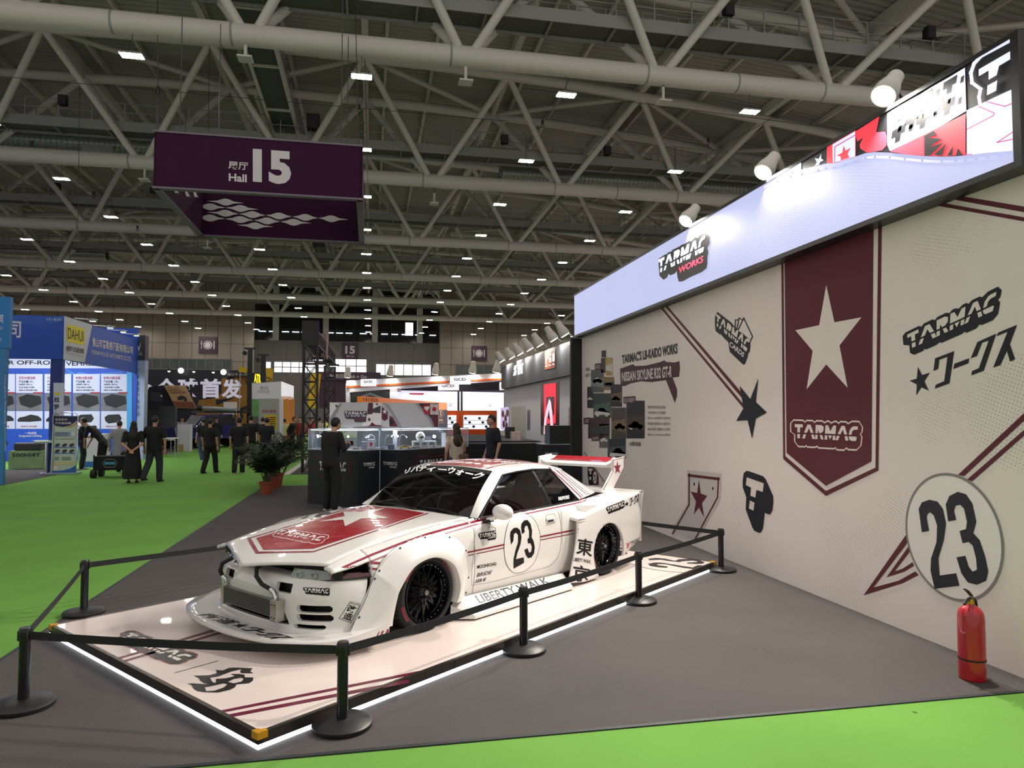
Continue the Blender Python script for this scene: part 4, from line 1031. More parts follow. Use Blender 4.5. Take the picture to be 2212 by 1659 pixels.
# black sheets put behind the openings as the shade inside them
MB().prism([(.84, -.47, .13), (.84, .47, .13), (.84, .47, .46), (.84, -.47, .46)], (.015, 0, 0)).build('grille_shade_backing', BLACK, car)
for s in (1, -1):
    MB().prism([(.74, s * .44, .12), (.60, s * .80, .12), (.60, s * .80, .33), (.74, s * .44, .33)], (.012, 0, 0)).build('duct_shade_backing', BLACK, car)
m = MB()
for k in range(9): m.bb((.862, -.42, .18 + .017 * k), (.87, .42, .184 + .017 * k))
m.build('radiator_mesh', mat('radiator_grey', '3a3a3a', .5), car)
# headlamps
def lampf(a0, a1, dz=0):
    def fn(u, v):
        a = a0 + (a1 - a0) * u; y = a; x = cr([p[1] for p in BP], [p[0] for p in BP], y) - .03
        zt_ = .555 - .035 * max(0, (y - .6) / .25); zb_ = .488 + .01 * max(0, (y - .6) / .25)
        return x - .01 - .035 * v, y, zb_ + (zt_ - zb_) * v
    return fn
LENS = mat('headlamp_lens', '7d8681', .06, coat=1.0, noise=(14, .5)); AMBER = mat('amber_lens', '4a1510', .1, coat=1.0)
for s in (1, -1):
    hl = panel('headlamp', lampf(.40, .70), 14, 4, LENS, (s,))[0]
    for yc in (.48, .60):
        x = cr([p[1] for p in BP], [p[0] for p in BP], yc) - .045
        MB().lathe([(.024, 0), (.028, .004), (.02, .006)], 16, (x, s * yc, .52), 'X').build('lamp_bowl', mat('lamp_bowl_grey', '9aa39c', .3), hl, True)
    panel('turn_signal', lampf(.70, .852), 10, 4, AMBER, (s,))
    panel('lamp_gasket', lambda u, v, f=lampf(.385, .86): (lambda p: (p[0] + .004 - .006 * v, p[1], .478 + .012 * v + .01 * max(0, (p[1] - .6) / .25)))(f(u, 0)), 14, 1, BTRIM, (s,))
MB().prism([(.70, -.8, .50), (.70, .8, .50), (.70, .8, .56), (.70, -.8, .56)], (.02, 0, 0)).build('nose_panel', BTRIM, car)
# splitter
SPL = [(1.235, 0), (1.22, .25), (1.175, .5), (1.09, .74), (.95, .90), (.75, .99), (.46, 1.035)]
def splitter(u, v):
    a = abs(u * 2 - 1); s = 1 if u > .5 else -1; x, y = cc(SPL, a); xi, yi = .45 + .25 * (1 - a), y * .6
    return xi + (x - xi) * v, s * (yi + (y - yi) * v), .098 + .012 * v ** 2 + .02 * a ** 3
sp_ = panel('splitter', splitter, 60, 8, sides=(1,), thick=.022, flip=False); targets += sp_
for s in (1, -1):
    top = [(lambda p, t: (p[0], p[1] * s, .115 + .012 * t + .055 * t ** 1.5))(cc(SPL, .62 + .38 * t), t) for t in [i / 10 for i in range(11)]]
    bot = [(p[0] + .004, p[1], .1) for p in top]; inn = [(p[0] - .02, p[1] - s * .03, .118) for p in top]
    o = MB().grid([bot, top, inn]).build('splitter_fence', PAINT, car, True)
    if s > 0: targets.append(o)
# front overfenders
FO = [(757, 1366), (775, 1322), (806, 1247), (816, 1230), (862, 1181), (917, 1158), (962, 1155), (1003, 1178), (1013, 1230), (1009, 1265), (1006, 1284)]
FI = [(848, 1352), (850, 1335), (858, 1296), (866, 1272), (894, 1227), (930, 1206), (960, 1207), (984, 1224), (995, 1259), (993, 1283), (988, 1302)]
fo = [(lambda p: (p.x, .868, p.z))(caty(*p, .868)) for p in FO]; fi = [(lambda p: (p.x, .985, p.z))(caty(*p, .985)) for p in FI]
def flare(u, v):
    a, b = cc(fo, u), cc(fi, u)
    if v <= .8:
        t = v / .8; k = math.sin(min(1, t * 1.02) * math.pi / 2) ** 1.15
        return a[0] + (b[0] - a[0]) * t, a[1] + (b[1] - a[1]) * k, a[2] + (b[2] - a[2]) * t
    t = (v - .8) / .2; return b[0] + (.0 - b[0]) * .06 * min(1, t * 2), b[1] - .14 * t + .004, b[2] + (.25 - b[2]) * .05 * min(1, t * 2)
f_ = panel('front_overfender', flare, 60, 20); targets += f_
for s in (1,):
    for u in (.08, .2, .3, .4, .5, .62, .72, .84, .97):
        p = flare(u, .05); MB().ball((p[0], p[1] + .003, p[2]), (.009, .005, .009), 8, 5).build('rivet', DARK, f_[0], True)
# rear overfenders
rt = [(-2.04, .648), (-2.3, .70), (-2.7, .755), (-3.1, .80), (-3.385, .828)]; rb = [(-1.84, .055), (-2.2, .02), (-2.62, .08), (-3.0, .205), (-3.31, .296)]
rf = [(-1.84, .055), (-1.93, .25), (-1.99, .38), (-2.025, .52), (-2.04, .648)]; rr = [(-3.31, .296), (-3.325, .45), (-3.315, .60), (-3.28, .71), (-3.385, .828)]
def rfend(u, v):
    t, b, l, r = cc(rt, u), cc(rb, u), cc(rf, v), cc(rr, v)
    P = [(1 - v) * b[k] + v * t[k] + (1 - u) * l[k] + u * r[k] - ((1 - u) * (1 - v) * rb[0][k] + u * (1 - v) * rb[-1][k] + (1 - u) * v * rt[0][k] + u * v * rt[-1][k]) for k in (0, 1)]
    y = .985 + .012 * math.sin(math.pi * u) - .03 * u ** 4 - .015 * v ** 5 + .045 * max(0, .5 - v) * (1 - u) ** 2
    return P[0], y, P[1]
CRf = cutter(MB().cyl((-2.585, -1.3, .247), (-2.585, 1.3, .247), .302, 48))
r_ = panel('rear_overfender', rfend, 48, 24, thick=.025, cut=lambda s, e=False: [] if e else [CRf]); targets += r_
clear_cut()
def rtop(u, v):
    t = cc(rt, u); i = side(min(-2.04, t[0]), 1.0)
    y0 = .985 + .012 * math.sin(math.pi * u) - .03 * u ** 4 - .015
    f = min(1, u / .32); x = t[0]; yi = .868 * (1 - f) + (i[1] + .02) * f; zi = .652 * (1 - f) + (i[2] + .004) * f
    k = v ** .8
    return x, y0 + (yi - y0) * v, t[1] + (zi - t[1]) * k
targets += panel('rear_shoulder', rtop, 30, 10)
# scoop on the shoulder and duct mouth
for s in (1, -1):
    RRp = lambda a, b, y: (lambda p: (p.x, s * p.y, p.z))(caty(*Z(6.9125, 1180, 1030, [(a, b)])[0], y))
    A, B, C, D, E, F, H = RRp(425, 420, .84), RRp(610, 430, .95), RRp(590, 545, .955), RRp(410, 525, .84), RRp(905, 400, .93), RRp(660, 365, .80), RRp(890, 415, .95)
    MB().add([A, B, C, D, E, F, H], [(0, 1, 2, 3), (0, 5, 4, 1), (1, 4, 6, 2)]).build('shoulder_scoop', PAINT, car)
    q = lambda x, y, z: (x, y * s, z)
    m = MB()
    m.bb((-2.11, s * .875, .11), (-2.09, s * .97, .62)); m.build('duct_back', mat('duct_shade', '8d8a86', .5), car)
    m = MB(); m.add([q(-2.04, .87, .662), q(-2.03, .985, .648), q(-2.16, .985, .648), q(-2.16, .87, .662), q(-2.04, .87, .634), q(-2.03, .985, .622), q(-2.16, .985, .622), q(-2.16, .87, .634)], [(0, 1, 2, 3), (4, 5, 6, 7), (0, 1, 5, 4)]); m.build('duct_lip', PAINT, car)
# side skirts
def skirt(u, v):
    x = -.42 - 1.5 * u; a = (x, .865, .165 - .045 * u); b = (-.46 - 1.36 * u, 1.03 + .03 * u, .04 - .008 * u); c = (b[0], b[1], .012)
    if v < .8: t = v / .8; return tuple(a[k] + (b[k] - a[k]) * t for k in range(3))
    t = (v - .8) / .2; return tuple(b[k] + (c[k] - b[k]) * t for k in range(3))
targets += panel('side_skirt', skirt, 24, 10)
for s in (1, -1):
    q = lambda x, y, z: (x, y * s, z)
    MB().add([q(-.42, .865, .165), q(-.46, 1.03, .04), q(-.46, 1.03, .012), q(-.33, .87, .012), q(-.335, .87, .12)], [(0, 1, 2, 3, 4)]).build('skirt_nose', PAINT, car)
    MB().add([q(-1.92, .865, .12), q(-1.82, 1.06, .032), q(-1.82, 1.06, .012), q(-1.95, .87, .012)], [(0, 1, 2, 3)]).build('skirt_end', PAINT, car)
# ---- cabin
wsb = lambda y: (-.715 - .03 * (abs(y) / .7) ** 2, y, .800 - .018 * (abs(y) / .7) ** 2)
wst = lambda y: (-1.235 + .03 * (abs(y) / .56) ** 2, y, 1.174 - .02 * (abs(y) / .56) ** 2)
def wind(u, v):
    a = -1 + 2 * u; p, q = wsb(a * .70), wst(a * .56); b = .025 * math.sin(math.pi * v)
    return tuple(p[k] + (q[k] - p[k]) * v + (b * .5, 0, b)[k] for k in range(3))
glass_t = []
glass_t += panel('windscreen', wind, 24, 12, GLASS, (1,), flip=True)
panel('cowl', lambda u, v: (lambda p: (p[0] + .035 * (1 - v) - .004, p[1], p[2] - .006 - .012 * (1 - v)))(wsb(-.70 + 1.4 * u)), 20, 2, BTRIM, (1,), flip=True)
panel('sun_strip', lambda u, v: (lambda p: (p[0] + .004, p[1], p[2] + .004))(wind(u, .9 + .1 * v)), 20, 2, BTRIM, (1,), flip=True)
RX = [-1.22, -1.5, -1.8, -2.1, -2.38]; RC = [1.178, 1.211, 1.219, 1.202, 1.15]; RE = [1.152, 1.178, 1.18, 1.163, 1.108]
def roof(u, v):
    y = -.57 + 1.14 * v; k = (abs(y) / .57) ** 2.4; xs = -1.235 + .03 * (abs(y) / .56) ** 2; x = xs + (-2.37 - xs) * u
    return x, y * (1 - .06 * u), cr(RX, RC, x) * (1 - k) + cr(RX, RE, x) * k
targets += panel('roof', roof, 30, 24, sides=(1,), flip=True)
WT = [(-1.285, .612, 1.116), (-1.5, .615, 1.134), (-1.74, .617, 1.14), (-2.0, .617, 1.13), (-2.06, .615, 1.118)]
WBt = lambda x: (x, .803, .79)
def rail(u, v):
    x = -1.21 - 1.16 * u; a = roof(u, 1.0); w = cc(WT, min(1, max(0, (x + 1.285) / -.775))); w = (x if -2.06 < x else x, w[1] - .0 - (.08 * max(0, -2.06 - x) / .3), w[2] - .05 * max(0, -2.06 - x) / .3 - (.0 if x < -1.285 else .02))
    k = v ** .7
    return a[0] + (w[0] - a[0]) * v, a[1] + (w[1] - a[1]) * k, a[2] + (w[2] - a[2]) * v
targets += panel('roof_rail', rail, 30, 6)
def apil(u, v):
    w = wind(1.0, u); d = tuple((-.74, .80, .785)[k] + ((-1.285, .612, 1.116)[k] - (-.74, .80, .785)[k]) * u for k in range(3))
    return tuple(w[k] + (d[k] - w[k]) * v + (.012 * math.sin(math.pi * v) if k == 1 else 0) for k in range(3))
targets += panel('a_pillar', apil, 20, 5)
lerp3 = lambda a, b, t: tuple(a[k] + (b[k] - a[k]) * t for k in range(3))
def glassq(bf, tf, tr, br): return lambda u, v: (lambda p: (p[0], p[1] + .012 * math.sin(math.pi * v), p[2]))(lerp3(lerp3(bf, br, u), lerp3(tf, tr, u), v))
dg = glassq((-.80, .797, .79), (-1.30, .612, 1.113), (-1.73, .617, 1.138), (-1.80, .80, .797)); qg = glassq((-1.835, .801, .80), (-1.765, .619, 1.138), (-2.03, .617, 1.126), (-2.30, .79, .805))
glass_t += panel('door_window', dg, 12, 8, GLASS); glass_t += panel('quarter_window', qg, 12, 8, mat('dark_glass', '040405', .04, alpha=.9, coat=.3))
panel('b_pillar', glassq((-1.80, .802, .797), (-1.73, .619, 1.138), (-1.765, .62, 1.138), (-1.835, .803, .80)), 2, 8, BTRIM)
for s in (1, -1):
    q = lambda p: (p[0], (p[1] + .004) * s, p[2])
    m = MB(); m.tube([q(p) for p in ((-.76, .802, .787), (-1.29, .615, 1.118), (-1.5, .62, 1.138), (-1.74, .622, 1.146), (-2.03, .62, 1.132), (-2.31, .79, .803))], .009, 6); m.tube([q((-.76, .805, .786)), q((-1.8, .806, .793)), q((-2.31, .795, .802))], .008, 6)
    m.build('window_seal', BTRIM, car, True)
rg = lambda u, v: (lambda a: (-2.38 - .55 * (1 - v), a * (.60 - .09 * v), .838 + (1.128 - .838) * v - .02 * a * a))(-1 + 2 * u)
glass_t += panel('rear_window', rg, 14, 8, GLASS, (1,))
def cpil(u, v):
    a = lerp3((-2.31, .795, .803), (-2.04, .618, 1.112), u); b = rg(1.0, u); p = lerp3(a, b, v); return p[0], p[1] + .03 * math.sin(math.pi * v), p[2] + .012 * math.sin(math.pi * v)
targets += panel('c_pillar', cpil, 14, 10)
def deck(u, v):
    y = -.72 + 1.44 * u; x = -2.9 - .5 * v; return x, y, .835 - .012 * (abs(y) / .7) ** 2 - .006 * math.sin(v * math.pi)
targets += panel('boot_lid', deck, 20, 10, sides=(1,))
panel('tail_panel', lambda u, v: (-3.33 - .06 * v ** 4, -.96 + 1.92 * u, .26 + .565 * v), 20, 10, PAINT, (1,), flip=False)
panel('deck_lip', lambda u, v: (-3.30 - .09 * v, -.955 + 1.91 * u, .822 + .006 * v), 10, 2, PAINT, (1,))
# black plane added to block light below, black boxes in the wheel wells
MB().bb((-3.28, -.80, .10), (.80, .80, .13)).build('underbody_light_block', BLACK, car)
for xc, r in ((0, .39), (-2.6, .35)):
    for s in (1, -1): MB().lathe([(r, .56), (r, .86)], 28, (xc, 0, .27), 'Y').build('wheel_liner', BLACK, car) if s > 0 else MB().lathe([(r, -.86), (r, -.56)], 28, (xc, 0, .27), 'Y').build('wheel_liner', BLACK, car)
    MB().bb((xc - r, -.56, .12), (xc + r, .56, .5)).build('chassis_block', BLACK, car)
# ---- interior
MB().bb((-2.9, -.74, .18), (-.72, .74, .22)).build('cabin_floor', BLACK, car)
MB().bb((-1.12, -.72, .55), (-.74, .72, .755)).build('dashboard', mat('dash_black', '0e0e0f', .7), car, bevel=.03)
def seat(yc):
    o = MB(); o.box((-1.62, yc, .35), (.5, .5, .14)); o = o.build('seat', REDSEAT, car, bevel=.04)
    pts = [(-.26, .0), (-.27, .3), (-.22, .48), (-.15, .56), (-.13, .74), (-.07, .8), (.07, .8), (.13, .74), (.15, .56), (.22, .48), (.27, .3), (.26, 0)]
    MB().prism([(-1.85 - .28 * b, yc + a, .36 + b * .9) for a, b in pts], (.1, 0, .02)).build('seat_back', REDSEAT, o, bevel=.03)
    decal('seat_lettering', place(text_shape('BRIDE', .03), yc - .11, .6, .22, .05), lambda a, b: (-1.855 - .28 * b + .115, a, .36 + b * .9 + .02), mat('seat_letter_grey', '8a8a8a', .6), o)
seat(.36); seat(-.36)
MB().tube([(-1.2 + .03 * math.sin(t * math.pi / 8), -.36 + .17 * math.cos(t * math.pi / 8), .72 + .16 * math.sin(t * math.pi / 8)) for t in range(16)], .014, 6, True).build('steering_wheel', BLACK, car, True)
m = MB(); CG = mat('cage_grey', '55565a', .4)
for s in (1, -1): m.tube([(-.95, s * .62, .3), (-.97, s * .62, .75), (-1.3, s * .52, 1.07), (-1.9, s * .52, 1.11), (-2.3, s * .5, .7)], .02, 8); m.tube([(-1.95, s * .55, .2), (-1.95, s * .52, 1.1)], .02, 8)
m.tube([(-1.3, -.52, 1.07), (-1.3, .52, 1.07)], .02, 8).tube([(-1.95, -.52, 1.1), (-1.95, .52, 1.1)], .02, 8).tube([(-1.95, -.52, 1.08), (-1.95, .52, .4)], .02, 8)
m.build('roll_cage', CG, car, True)
MB().box((-.88, -.36, .77), (.16, .3, .004)).build('dash_note', PAPER, car)
# wipers
for y0, y1 in ((-.62, .0), (-.1, .56)): MB().tube([(-.70, y1 + .05, .80), (-.735, (y0 + y1) / 2 + .1, .822), (-.755, y0 + .02, .815)], .009, 6).build('wiper', BTRIM, car, True)
# mirrors
for s in (1,):
    m = MB(); m.ball((-.86, s * .985, .84), (.075, .105, .07), 18, 12); mo = m.build('mirror', PAINT, car, True)
    MB().bar((-.83, s * .84, .765), (-.85, s * .93, .79), .07, .035).build('mirror_arm', PAINT, mo, bevel=.008)
    MB().lathe([(0, 0), (.05, 0), (.05, .02), (0, .02)], 16, (-.83, s * .845, .75)).build('mirror_base', BTRIM, mo)
# door handle
MB().box((-1.72, .876, .665), (.15, .012, .05)).build('door_handle', PAINT, targets[4], bevel=.01); MB().box((-1.70, .884, .662), (.09, .006, .018)).build('handle_recess', DARK, targets[4])
# intercooler with hoses
ic = MB().bb((.915, -.33, .215), (.985, .34, .335)).build('oil_cooler', mat('cooler_alloy', '8d8d8b', .35, .8), car)
m = MB()
for k in range(7): m.bb((.984, -.325, .222 + .0165 * k), (.99, .335, .2325 + .0165 * k))
m.build('cooler_fins', mat('cooler_fin', '4c4c4d', .4, .7), ic)
ALU = mat('alloy_tank', 'b0ada6', .25, .9)
MB().bb((.87, .34, .19), (1.0, .42, .345)).build('end_tank', ALU, ic, bevel=.006); MB().bb((.9, -.37, .2), (.995, -.33, .345)).build('end_tank', ALU, ic, bevel=.004)
for y in (.365, .4): 
    for z in (.22, .31): MB().ball((1.0, y, z), .006, 8, 6).build('bolt', DARK, ic)
for ya, yb, zz in ((.34, .13, .35), (-.35, -.20, .35)):
    MB().tube([(.95, ya if ya > 0 else -.37, zz - .01), (.955, ya - .02, zz + .035), (.965, .29 if ya > 0 else -.40, zz + .055)], .018, 10).build('hose_fitting', CHROME, ic, True)
    MB().tube([(.965, .29, .405), (.98, .2, .43), (.985, .13, .48), (.965, .1, .53), (.90, .1, .565)] if ya > 0 else [(.965, -.40, .405), (.985, -.40, .45), (.985, -.37, .51), (.92, -.33, .55)], .016, 10).build('cooler_hose', RUBBER, ic, True)
# ---- wheels
def make_wheel(x, s):
    w = bpy.data.objects.new('wheel', None); link(w, car); w.location = (x, s * .955, .298); w.rotation_euler = (0, 0, 0 if s > 0 else math.pi)
    t = MB().lathe([(.232, -.26), (.27, -.27), (.292, -.255), (.298, -.23), (.298, -.05), (.293, -.025), (.272, .0), (.25, .002), (.232, -.01)], 48, axis='Y').build('tyre', RUBBER, w, True)
    m = MB()
    for k in range(40):
        a = 2 * math.pi * k / 40
        for y, d in ((-.07, .05), (-.2, -.05)):
            m.bar((.2985 * math.cos(a), y - .05, .2985 * math.sin(a)), (.2985 * math.cos(a + d), y + .03, .2985 * math.sin(a + d)), .006, .004)
    m.build('tread_groove', BLACK, t)
    RL = mat('tyre_red_letter', '8a2436', .6)
    for a0 in (2.2, 5.6, .5):
        prof = [(.262 * math.cos(a0 + i * .06), .0035, .262 * math.sin(a0 + i * .06)) for i in range(9)]; pr2 = [(.28 * math.cos(a0 + i * .06), -.004, .28 * math.sin(a0 + i * .06)) for i in range(9)]
        MB().grid([prof, pr2]).build('tyre_lettering', RL, t)
    r = MB().lathe([(.222, -.25), (.218, -.1), (.205, -.075), (.198, -.06), (.205, -.05), (.215, -.02), (.222, .002), (.234, .004), (.236, -.004)], 48, axis='Y').build('rim', GLOSSB, w, True)
    MB().lathe([(.0, -.11), (.15, -.11), (.15, -.13), (0, -.13)], 32, axis='Y').build('brake_disc', mat('brake_steel', '3a3a3b', .4, .8), w, True)
    m = MB()
    for k in range(16):
        a = 2 * math.pi * k / 16
        for d in (-.42, .42): m.bar((.05 * math.cos(a), -.05, .05 * math.sin(a)), (.205 * math.cos(a + d), -.062, .205 * math.sin(a + d)), .012, .016)
    m.build('spoke', GLOSSB, r)
    m = MB()
    for k in range(32): a = 2 * math.pi * (k + .5) / 32; m.ball((.212 * math.cos(a), -.028, .212 * math.sin(a)), .0045, 6, 4)
    m.build('rim_bolt', CHROME, r)
    MB().lathe([(0, -.02), (.026, -.02), (.03, -.03), (.05, -.045), (.056, -.07), (0, -.07)], 24, axis='Y').build('hub', GLOSSB, r, True); MB().lathe([(0, -.014), (.02, -.015), (.022, -.02)], 20, axis='Y').build('hub_cap', ALU, r, True)
for x in (0.0, -2.6):
    for s in (1, -1): make_wheel(x, s)
# ---- rear wing
V3 = lambda pts: Z(12.29, 1220, 960, pts)
YE = .56
ep = [caty(*p, YE) for p in V3([(1280, 395), (1590, 320), (1580, 600), (1285, 1215), (1010, 1228), (1275, 700)])]
wg = bpy.data.objects.new('rear_wing', None); link(wg, car)
wing_t = []
for s in (1, -1):
    o = MB().prism([(p.x, s * YE, p.z) for p in ep], (0, -s * .025, 0)).build('wing_endplate', PAINT, wg, bevel=.003)
    wing_t.append(o)
xa, xb_ = ep[0].x - .02, ep[1].x + .04; za = ep[0].z - .045
def wingf(u, v):
    y = -YE + .02 + (2 * YE - .04) * u; up = .045 * max(0, (abs(y) - .46) / .08) if abs(y) > .46 else 0
    prof = [(0, -.03), (.0, .0), (.25, .03), (.6, .045), (1.0, .08), (1.0, .06), (.5, .01), (.2, -.03), (0, -.03)]
    p = prof[int(round(v * 8))]; return xa + (xb_ - xa) * p[0], y, za + p[1] - .03 + (up if p[1] >= 0 and p[0] < .7 else 0)
o = panel('wing_blade', wingf, 24, 8, PAINT, (1,), parent=wg)[0]; wing_t.append(o)
decal('wing_red_panel', (lambda g: (g, [(i, i + 1, i + 14, i + 13) for i in range(12)] + [(i + 13, i + 14, i + 27, i + 26) for i in range(12)]))([(i / 12, k) for k in (2, 3, 4) for i in range(13)]), lambda a, k: (lambda p: (p[0], p[1], p[2] + .003))(wingf(.11 + .78 * a, k / 8)), REDV, wg)
# ---- livery, laid on the body by rays from the traced outlines
def bvh(objs):
    vs, fs = [], []
    for o in objs:
        n = len(vs); M_ = o.matrix_local if o.parent is car else Matrix()
        vs += [v.co.copy() for v in o.data.vertices]; fs += [[i + n for i in p.vertices] for p in o.data.polygons]
    return BVHTree.FromPolygons(vs, fs)
TREE = bvh(targets); GTREE = bvh(glass_t); WTREE = bvh(wing_t)
def drape(name, sh, m, par=car, tree=TREE, step=4.0, off=.0022, src=None, maxe=.16):
    bm = bmesh.new(); V_ = [bm.verts.new((a, b, 0)) for a, b in sh[0]]
    for f in sh[1]:
        try: bm.faces.new([V_[i] for i in f])
        except ValueError: pass
    xs = [p[0] for p in sh[0]]; ys = [p[1] for p in sh[0]]
    for ax, lo, hi in ((0, min(xs), max(xs)), (1, min(ys), max(ys))):
        k = math.ceil(lo / step) * step
        while k < hi:
            co = [0, 0, 0]; no = [0, 0, 0]; co[ax] = k; no[ax] = 1
            bmesh.ops.bisect_plane(bm, geom=bm.verts[:] + bm.edges[:] + bm.faces[:], plane_co=co, plane_no=no, dist=1e-4); k += step
    o0 = CMI @ CAM; R3 = CMI.to_3x3(); bad = []
    for v in bm.verts:
        o, d = (o0, R3 @ ray(v.co.x, v.co.y)) if src is None else src(v.co.x, v.co.y)
        d = d.normalized(); h, n, i, dist = tree.ray_cast(o, d)
        if h is None: bad.append(v); continue
        if n.dot(d) > 0: n = -n
        v.co = h + n * off
    bmesh.ops.delete(bm, geom=bad, context='VERTS')
    bmesh.ops.delete(bm, geom=[f for f in bm.faces if max(e.calc_length() for e in f.edges) > maxe], context='FACES')
    for f in bm.faces: f.smooth = True
    me = bpy.data.meshes.new(name); bm.to_mesh(me); bm.free(); me.materials.append(m)
    return link(bpy.data.objects.new(name, me), par)
c1 = lambda a, b: Z(3.072, 380, 960, [(a, b)])[0]
c2 = lambda a, b: Z(3.072, 900, 950, [(a, b)])[0]
w1 = lambda a, b: Z(4.607, 1000, 980, [(a, b)])[0]
w2 = lambda a, b: Z(6.144, 740, 980, [(a, b)])[0]
f1 = lambda a, b: Z(7.54, 640, 1180, [(a, b)])[0]
hn = lambda a, b: Z(7.373, 440, 1050, [(a, b)])[0]
sp = lambda a, b: Z(6.9125, 380, 1200, [(a, b)])[0]
rq = lambda a, b: Z(6.9125, 1180, 1030, [(a, b)])[0]
dr = lambda name, sh, fr, m, **k: drape(name, xf(sh, fr), m, **k)
BON, DOOR, FEN, RF, BMP, SPLT, ROOF_ = h_[0], targets[4], targets[0], r_[0], b_[0], sp_[0], [o for o in targets if o.name.startswith('roof') and 'rail' not in o.name][0]
# bonnet
dr('bonnet_shield', shape([(535, 622), (583, 700), (915, 692), (1651, 456), (1500, 430), (1243, 404)]), c1, REDV, par=BON)
dr('bonnet_border', merge(shape([(474, 628), (530, 725), (915, 716), (915, 709), (550, 712), (496, 622)]), stroke([(915, 712), (1672, 458)], 6), stroke([(478, 626), (1228, 400)], 5)), c1, MARV, par=BON)
dr('bonnet_star', shape([(1110, 450), (1226, 449), (1391, 422), (1298, 460), (1416, 492), (1231, 494), (1123, 546), (1110, 502), (945, 515), (1120, 478)]), c1, WHTV, par=BON, off=.004)
q4 = ((1235, 700), (1945, 812), (1840, 884), (1130, 762))
dr('bonnet_mark', quad(MARK, *q4), hn, WHTV, par=BON, off=.004); dr('bonnet_mark_outline', quad(BACKRING, *q4), hn, WHTV, par=BON, off=.004)
dr('bonnet_number', merge(shape([(1540, 520), (1640, 480), (1690, 480), (1600, 520)]), shape([(1760, 490), (1850, 420), (2000, 410), (2030, 430), (1930, 470), (1850, 500)])), hn, BLKV, par=BON)
# roof panel and lines
up = lambda x, y: (Vector((x, y, 3)), Vector((0, 0, -1)))
drape('roof_red', rect(-2.34, -.36, -1.2, .36), REDV, ROOF_, step=.06, src=up)
for s in (-1, 1): drape('roof_line', rect(-2.34, s * .43 - .012, -1.19, s * .43 + .012), MARV, ROOF_, step=.06, src=up)
# side stripes
S1a = [c1(*p) for p in [(1118, 813), (1300, 733), (1480, 662), (1660, 599), (1820, 553), (1980, 513)]] + [w1(*p) for p in [(330, 623), (700, 550), (900, 509), (1110, 466), (1195, 450)]]
drape('upper_stripe', stroke(S1a, 4.6), MARV, DOOR)
drape('upper_stripe_thin', stroke([c1(*p) for p in [(1790, 592), (1980, 535)]] + [w1(*p) for p in [(330, 663), (485, 629)]], 2.4), MARV, DOOR); drape('upper_stripe_thin', stroke([w1(*p) for p in [(612, 602), (900, 541), (1110, 497), (1215, 470), (1224, 455)]], 2.4), MARV, DOOR)
dr('arrow_stripe', merge(shape([(730, 345), (830, 300), (890, 316), (1320, 355), (1302, 390)]), shape([(1090, 283), (1485, 122), (1445, 170), (1250, 248), (1370, 258), (1350, 297)])), f1, MARV, par=FEN)
dr('middle_stripe', merge(stroke([(52, 981), (408, 905)], 15), stroke([(55, 1012), (405, 938)], 8)), w1, MARV, par=DOOR); dr('middle_stripe', merge(stroke([(772, 826), (985, 783), (1146, 752)], 15), stroke([(772, 858), (1145, 786)], 8)), w1, MARV, par=DOOR)
dr('pillar_stripe', merge(stroke([(855, 137), (1000, 265), (1195, 452)], 9), stroke([(905, 148), (1040, 268), (1224, 455)], 4)), w1, MARV, par=car); dr('pillar_stripe', merge(stroke([(915, 148), (1080, 285), (1230, 405), (1290, 432)], 5), stroke([(945, 148), (1110, 285), (1250, 398), (1300, 428), (1360, 420)], 4)), w1, MARV, par=car)
# doors: number, makers' words
ELL = [(480, 640), (520, 612), (560, 600), (600, 598), (640, 605), (680, 628), (715, 665), (745, 725), (762, 790), (769, 850), (762, 915), (745, 985), (720, 1060), (690, 1105), (650, 1142), (605, 1170), (560, 1184), (520, 1185), (490, 1175), (455, 1140), (430, 1095), (414, 1030), (407, 950), (411, 870), (422, 795), (445, 700)]
dr('number_roundel', shape(ELL), w1, WHTV, par=DOOR, off=.003); dr('roundel_line', stroke(ELL + ELL[:1], 3), w1, BLKV, par=DOOR, off=.004)
for p in ([(465, 815), (470, 775), (500, 740), (535, 735), (565, 760), (580, 830), (570, 900), (535, 1000), (525, 1050), (602, 1030), (605, 1085), (500, 1145), (500, 1050), (520, 960), (545, 880), (545, 810), (525, 785), (505, 800), (498, 870), (475, 905)], [(575, 735), (580, 695), (605, 665), (640, 660), (670, 700), (685, 770), (680, 830), (700, 870), (712, 930), (705, 990), (680, 1030), (645, 1040), (620, 1005), (608, 955), (640, 940), (655, 985), (675, 975), (683, 925), (668, 890), (645, 895), (638, 850), (655, 835), (655, 770), (640, 720), (622, 715), (608, 745), (612, 780), (585, 800)]):
    dr('door_number', shape(p), w1, BLKV, par=DOOR, off=.0045)
dr('card_mark_shadow', shape([(150, 800), (165, 788), (325, 762), (331, 830), (322, 852), (250, 863), (240, 847), (175, 853), (158, 830)]), w1, BLKV, par=DOOR); dr('card_mark', merge(quad(MARK, (162, 799), (324, 771), (320, 812), (158, 838)), quad(text_shape('CARDS', .02), (248, 829), (322, 815), (322, 832), (248, 846))), w1, WHTV, par=DOOR, off=.004)
dr('card_outline', merge(stroke([(255, 780), (247, 742), (264, 732), (268, 770)], 3), stroke([(268, 765), (262, 725), (322, 738), (324, 765)], 3)), w1, BLKV, par=DOOR)
T_ = lambda nm, body, q, fr, m, par, bold=.02, shear=0, **k: dr(nm, quad(text_shape(body, bold, shear), *q), fr, m, par=par, **k)
